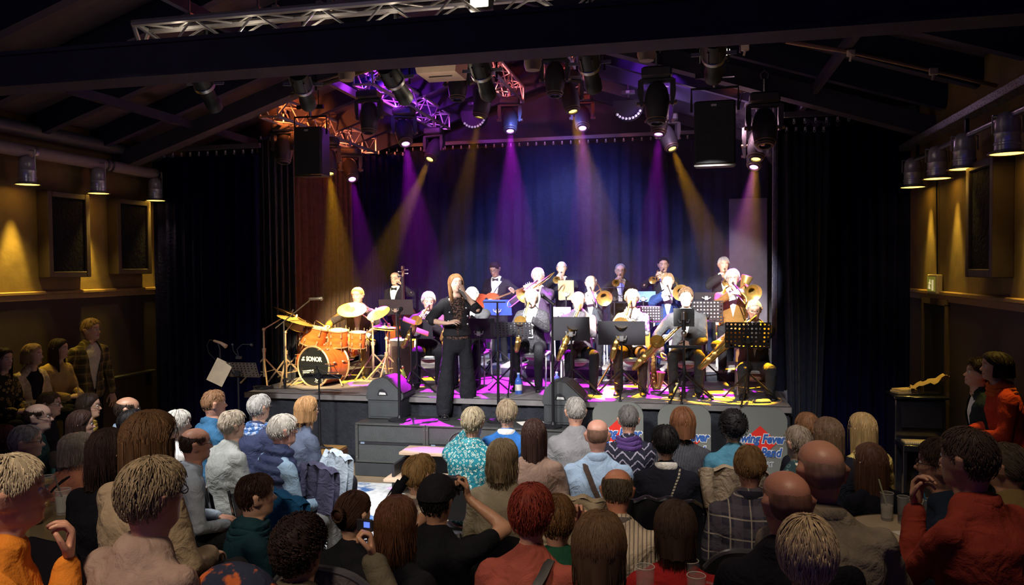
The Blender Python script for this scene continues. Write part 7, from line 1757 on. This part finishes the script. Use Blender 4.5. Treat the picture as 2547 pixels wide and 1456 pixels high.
m = MB(); m.lathe([(.03, 0), (.032, .006), (.032, .13), (.026, .16), (.014, .19), (.0135, .235), (.015, .24)], 20); m.build('bottle_body', mat('brown_glass', (.035, .018, .010), .1, spec=.8), t); m = MB(); m.lathe([(.0325, .03), (.0325, .10)], 20, cap=False); m.build('front_label', mat('label_tan', (.13, .11, .08), .6), t); m = MB(); m.lathe([(.0255, .165), (.0165, .188), (.0150, .215)], 16, cap=False); m.build('neck_label', mat('label_gold', (.30, .25, .13), .5), t); m = MB(); m.lathe([(.0155, .232), (.0155, .246), (.01, .248)], 14); m.build('cap', BLACKM, t)
glass('tall water glass with straw on the left round table', atZ(158, 1279, zt), .042, .135, .7, (.55, .55, .5), mat('straw_dark', (.08, .08, .08), .5))
p = atZ(108, 1262, zt); t = thing('tea_light', 'small glass tea light on the left round table', 'candle', p); m = MB(); m.lathe([(.03, 0), (.034, .04), (.031, .04), (.028, .006), (.001, .005)], 16, cap=False); m.build('holder', mat('amber_glass', (.5, .3, .1), .1, alpha=.5), t); m = MB(); m.lathe([(.022, .006), (.022, .022), (.001, .024)], 12); m.build('wax', WHITE, t)
glass('low stemmed glass with amber drink behind the bottle on left table', atZ(118, 1240, zt), .04, .055, .6, (.5, .3, .06), stem=True)
p = atZ(214, 1270, zt); t = thing('wallet', 'black leather wallet lying on the left round table', 'wallet', p, .5); m = MB(); m.box((0, 0, .012), (.16, .09, .022), bev=.006); m.build('leather', mat('wallet_leather', (.02, .016, .016), .5, bump=.3), t); m = MB(); m.box((0, 0, .012), (.162, .092, .004)); m.build('seam', BLACKM, t)
p = atZ(58, 1268, zt); t = thing('menu_card', 'reddish menu card lying on the left round table', 'card', p, -.3); m = MB(); m.box((0, 0, .003), (.2, .13, .005)); m.build('card', mat('card_red', (.20, .06, .05), .5), t)
# right table with glasses
c = atZ(2280, 1335, 1.05); round_table('pale round table with glasses at the right, before the red orange shirt', c, .36, 1.05, fl_of(c.y), mat('pale_table', (.55, .46, .32), .4), STEEL)
zt = 1.051
glass('glass with ice and straw on right table, beside olive sleeve', atZ(2206, 1294, zt), .034, .145, .55, (.6, .58, .5), mat('straw_green', (.40, .45, .28), .5))
glass('glass with dark drink on the right table', atZ(2246, 1302, zt), .030, .14, .35, (.02, .012, .012))
glass('tall glass with milky drink on the right table', atZ(2279, 1318, zt), .034, .15, .92, (.62, .55, .40))
p = atZ(2312, 1316, zt); glass('glass with blue straw hidden partly by red sleeve', p, .032, .15, .5, (.5, .5, .5), mat('straw_blue', (.05, .22, .45), .4))
p = atZ(2262, 1330, zt); t = thing('drink_card', 'small white card standing flat on the right table', 'card', p, .4); m = MB(); m.box((0, 0, .003), (.13, .09, .005)); m.build('card', PAPER, t)
# centre table at the bottom edge
c = atZ(1670, 1500, .98); round_table('dark table at the bottom edge carrying beer glasses', c, .34, .98, fl_of(c.y), TOPM, BLACKP)
zt = .981
glass('stemmed wine glass at bottom edge before the red sweater', atZ(1605, 1520, zt), .040, .11, 0, (.3, .05, .05), stem=True)
glass('ribbed beer mug at bottom edge, the taller one', atZ(1715, 1480, zt), .040, .15, .25, (.62, .48, .24))
glass('ribbed beer mug at bottom edge with handle, the shorter one', atZ(1732, 1508, zt), .040, .13, .45, (.55, .42, .2), mug=True)
# visible chair backs and clothes left on chairs
def back_chair(label, px, py, s, rz, m_, w=.42):
    P = atD(px, py, FPX / s); t = thing('chair', label, 'chair', (P.x, P.y, fl_of(P.y)), R(rz)); z = P.z - fl_of(P.y)
    m = MB(); m.grid(lambda u, v: V(((u - .5) * w, -.03 * math.sin(PI * u), z - .34 * (1 - v) - .10 * abs(2 * u - 1) ** 3 * v)), 14, 6); m.grid(lambda u, v: V(((u - .5) * w, -.03 * math.sin(PI * u) + .03, z - .34 * (1 - v) - .10 * abs(2 * u - 1) ** 3 * v)), 14, 6); m.build('backrest', m_, t)
    m = MB(); m.tube([((u - .5) * w, -.03 * math.sin(PI * u) + .015, z - .10 * abs(2 * u - 1) ** 3) for u in [q / 14 for q in range(15)]], .018, 8); m.build('top_rail', mat('rail_piping', (.05, .05, .06), .3), t)
    m = MB(); m.box((0, .25, .45), (w, .42, .05), bev=.015); m.build('seat', m_, t)
    for sx in (-1, 1):
        m = MB(); m.tube([(sx * (w / 2 - .02), .01, 0), (sx * (w / 2 - .02), .02, z - .3)], .012, 6); m.build('leg', STEEL, t)
        m = MB(); m.tube([(sx * (w / 2 - .02), .43, 0), (sx * (w / 2 - .02), .42, .44)], .012, 6); m.build('leg', STEEL, t)
    return t
back_chair('grey upholstered round back chair at the bottom left of centre', 800, 1412, 640, -6, C('chair_grey', .10, .085, .085), .46)
back_chair('black padded chair behind the plaid flannel shirt at bottom', 1862, 1372, 520, 2, BLACKP, .40)
t = thing('bag', 'dark patterned bag with orange flowers at the bottom edge', 'bag', atD(585, 1470, 2.5)); t.location.z -= .15
m = MB(); m.ball((0, 0, .1), (.16, .1, .14), 18, 12); m.build('bag_body', C('flower_bag', .02, .025, .05, pat=blotch((.42, .10, .03, 1), 16, .55)), t); m = MB(); m.tube([(-.1, .06, .18), (-.12, .1, .12), (-.1, .12, .02)], .01, 6); m.build('handle', BLACKP, t)
def hung(label, name, px, py, s, rz, w, h, m_, puff=0):
    P = atD(px, py, FPX / s); t = thing(name, label, 'jacket', P, R(rz)); 
    m = MB()
    def f(u, v): return V(((u - .5) * w * (1 + .12 * v), -.05 - .02 * math.sin(u * 17 + v * 3) - .06 * math.sin(PI * u) + (puff * abs(math.sin(v * h / .07 * PI)) if puff else 0) * -1, -v * h - .05 * abs(2 * u - 1) ** 2 + .01 * math.sin(u * 23)))
    m.grid(f, 24, 20); m.grid(lambda u, v: f(u, v) + V((0, .05, 0)), 24, 8); m.grid(lambda u, v: V(((u - .5) * w, -.05 - .06 * math.sin(PI * u) + .07 * v, .012 * math.sin(PI * v) - .05 * abs(2 * u - 1) ** 2 + .01 * math.sin(u * 23))), 24, 3)
    m.build('jacket_cloth', m_, t, 180)
    mm = MB(); mm.tube([(-w * .4, -.06, -.02), (-w * .42, -.11, -h * .3), (-w * .38, -.10, -h * .75)], [.05, .045, .035], 10); mm.build('empty_sleeve', m_, t)
hung('bright blue jacket hanging over the chair of the vest wearing man', 'hanging_jacket', 712, 1215, 420, -28, .42, .5, C('blue_jacket', .015, .10, .27))
hung('grey blue jacket hanging beside the woman in dark tee shirt', 'hanging_jacket', 806, 1150, 330, -30, .34, .34, C('grey_blue_jacket', .06, .06, .11))
hung('pale denim jacket draped over the front left row end', 'hanging_jacket', 855, 1120, 318, -40, .26, .34, C('pale_denim', .34, .42, .52))
hung('cream quilted jacket hanging beside the striped shirt', 'hanging_jacket', 1432, 1228, 440, 4, .42, .36, C('cream_quilt', .42, .36, .26), .012)
hung('khaki jacket hanging below the sky blue sweater', 'hanging_jacket', 1822, 1155, 372, 10, .46, .34, C('khaki_jacket', .25, .19, .13))
hung('black leather jacket over the chair of the black haired person', 'hanging_jacket', 1640, 1232, 415, 4, .5, .36, mat('black_leather', (.012, .013, .018), .35, bump=.3, bscale=30))
p = atD(968, 1250, 4.3); t = thing('umbrella', 'folded black umbrella beside the blond child', 'umbrella', p); m = MB(); m.tube([(0, 0, 0), (.06, .05, .10)], [.03, .034], 10); m.tube([(.06, .05, .1), (.08, .06, .13)], .02, 8); m.build('folded_cloth', BLKC, t); m = MB(); m.tube([(-.01, -.02, .02), (.05, .03, .1)], .006, 6); m.build('strap', STEEL, t)
# ------------------------------------------------------------------ thin haze above the stage
m = MB(); m.box((-2.2, 11.6, 3.15), (6.9, 4.4, 3.0)); hz_ = m.mesh('stage_haze', None, 0)
hm = bpy.data.materials.new('haze_volume'); hm.use_nodes = True; nn_ = hm.node_tree.nodes; nn_.clear()
vs_ = nn_.new('ShaderNodeVolumeScatter'); vs_.inputs['Density'].default_value = .0026; vs_.inputs['Anisotropy'].default_value = .25
ou_ = nn_.new('ShaderNodeOutputMaterial'); hm.node_tree.links.new(vs_.outputs[0], ou_.inputs['Volume'])
hz_.materials.append(hm); hz_o = link('stage_haze', hz_, None, 'stuff'); tag(hz_o, 'thin stage haze in which the coloured beams show', 'haze')
S.cycles.volume_bounces = 0
bpy.data.objects.remove(_tmp)
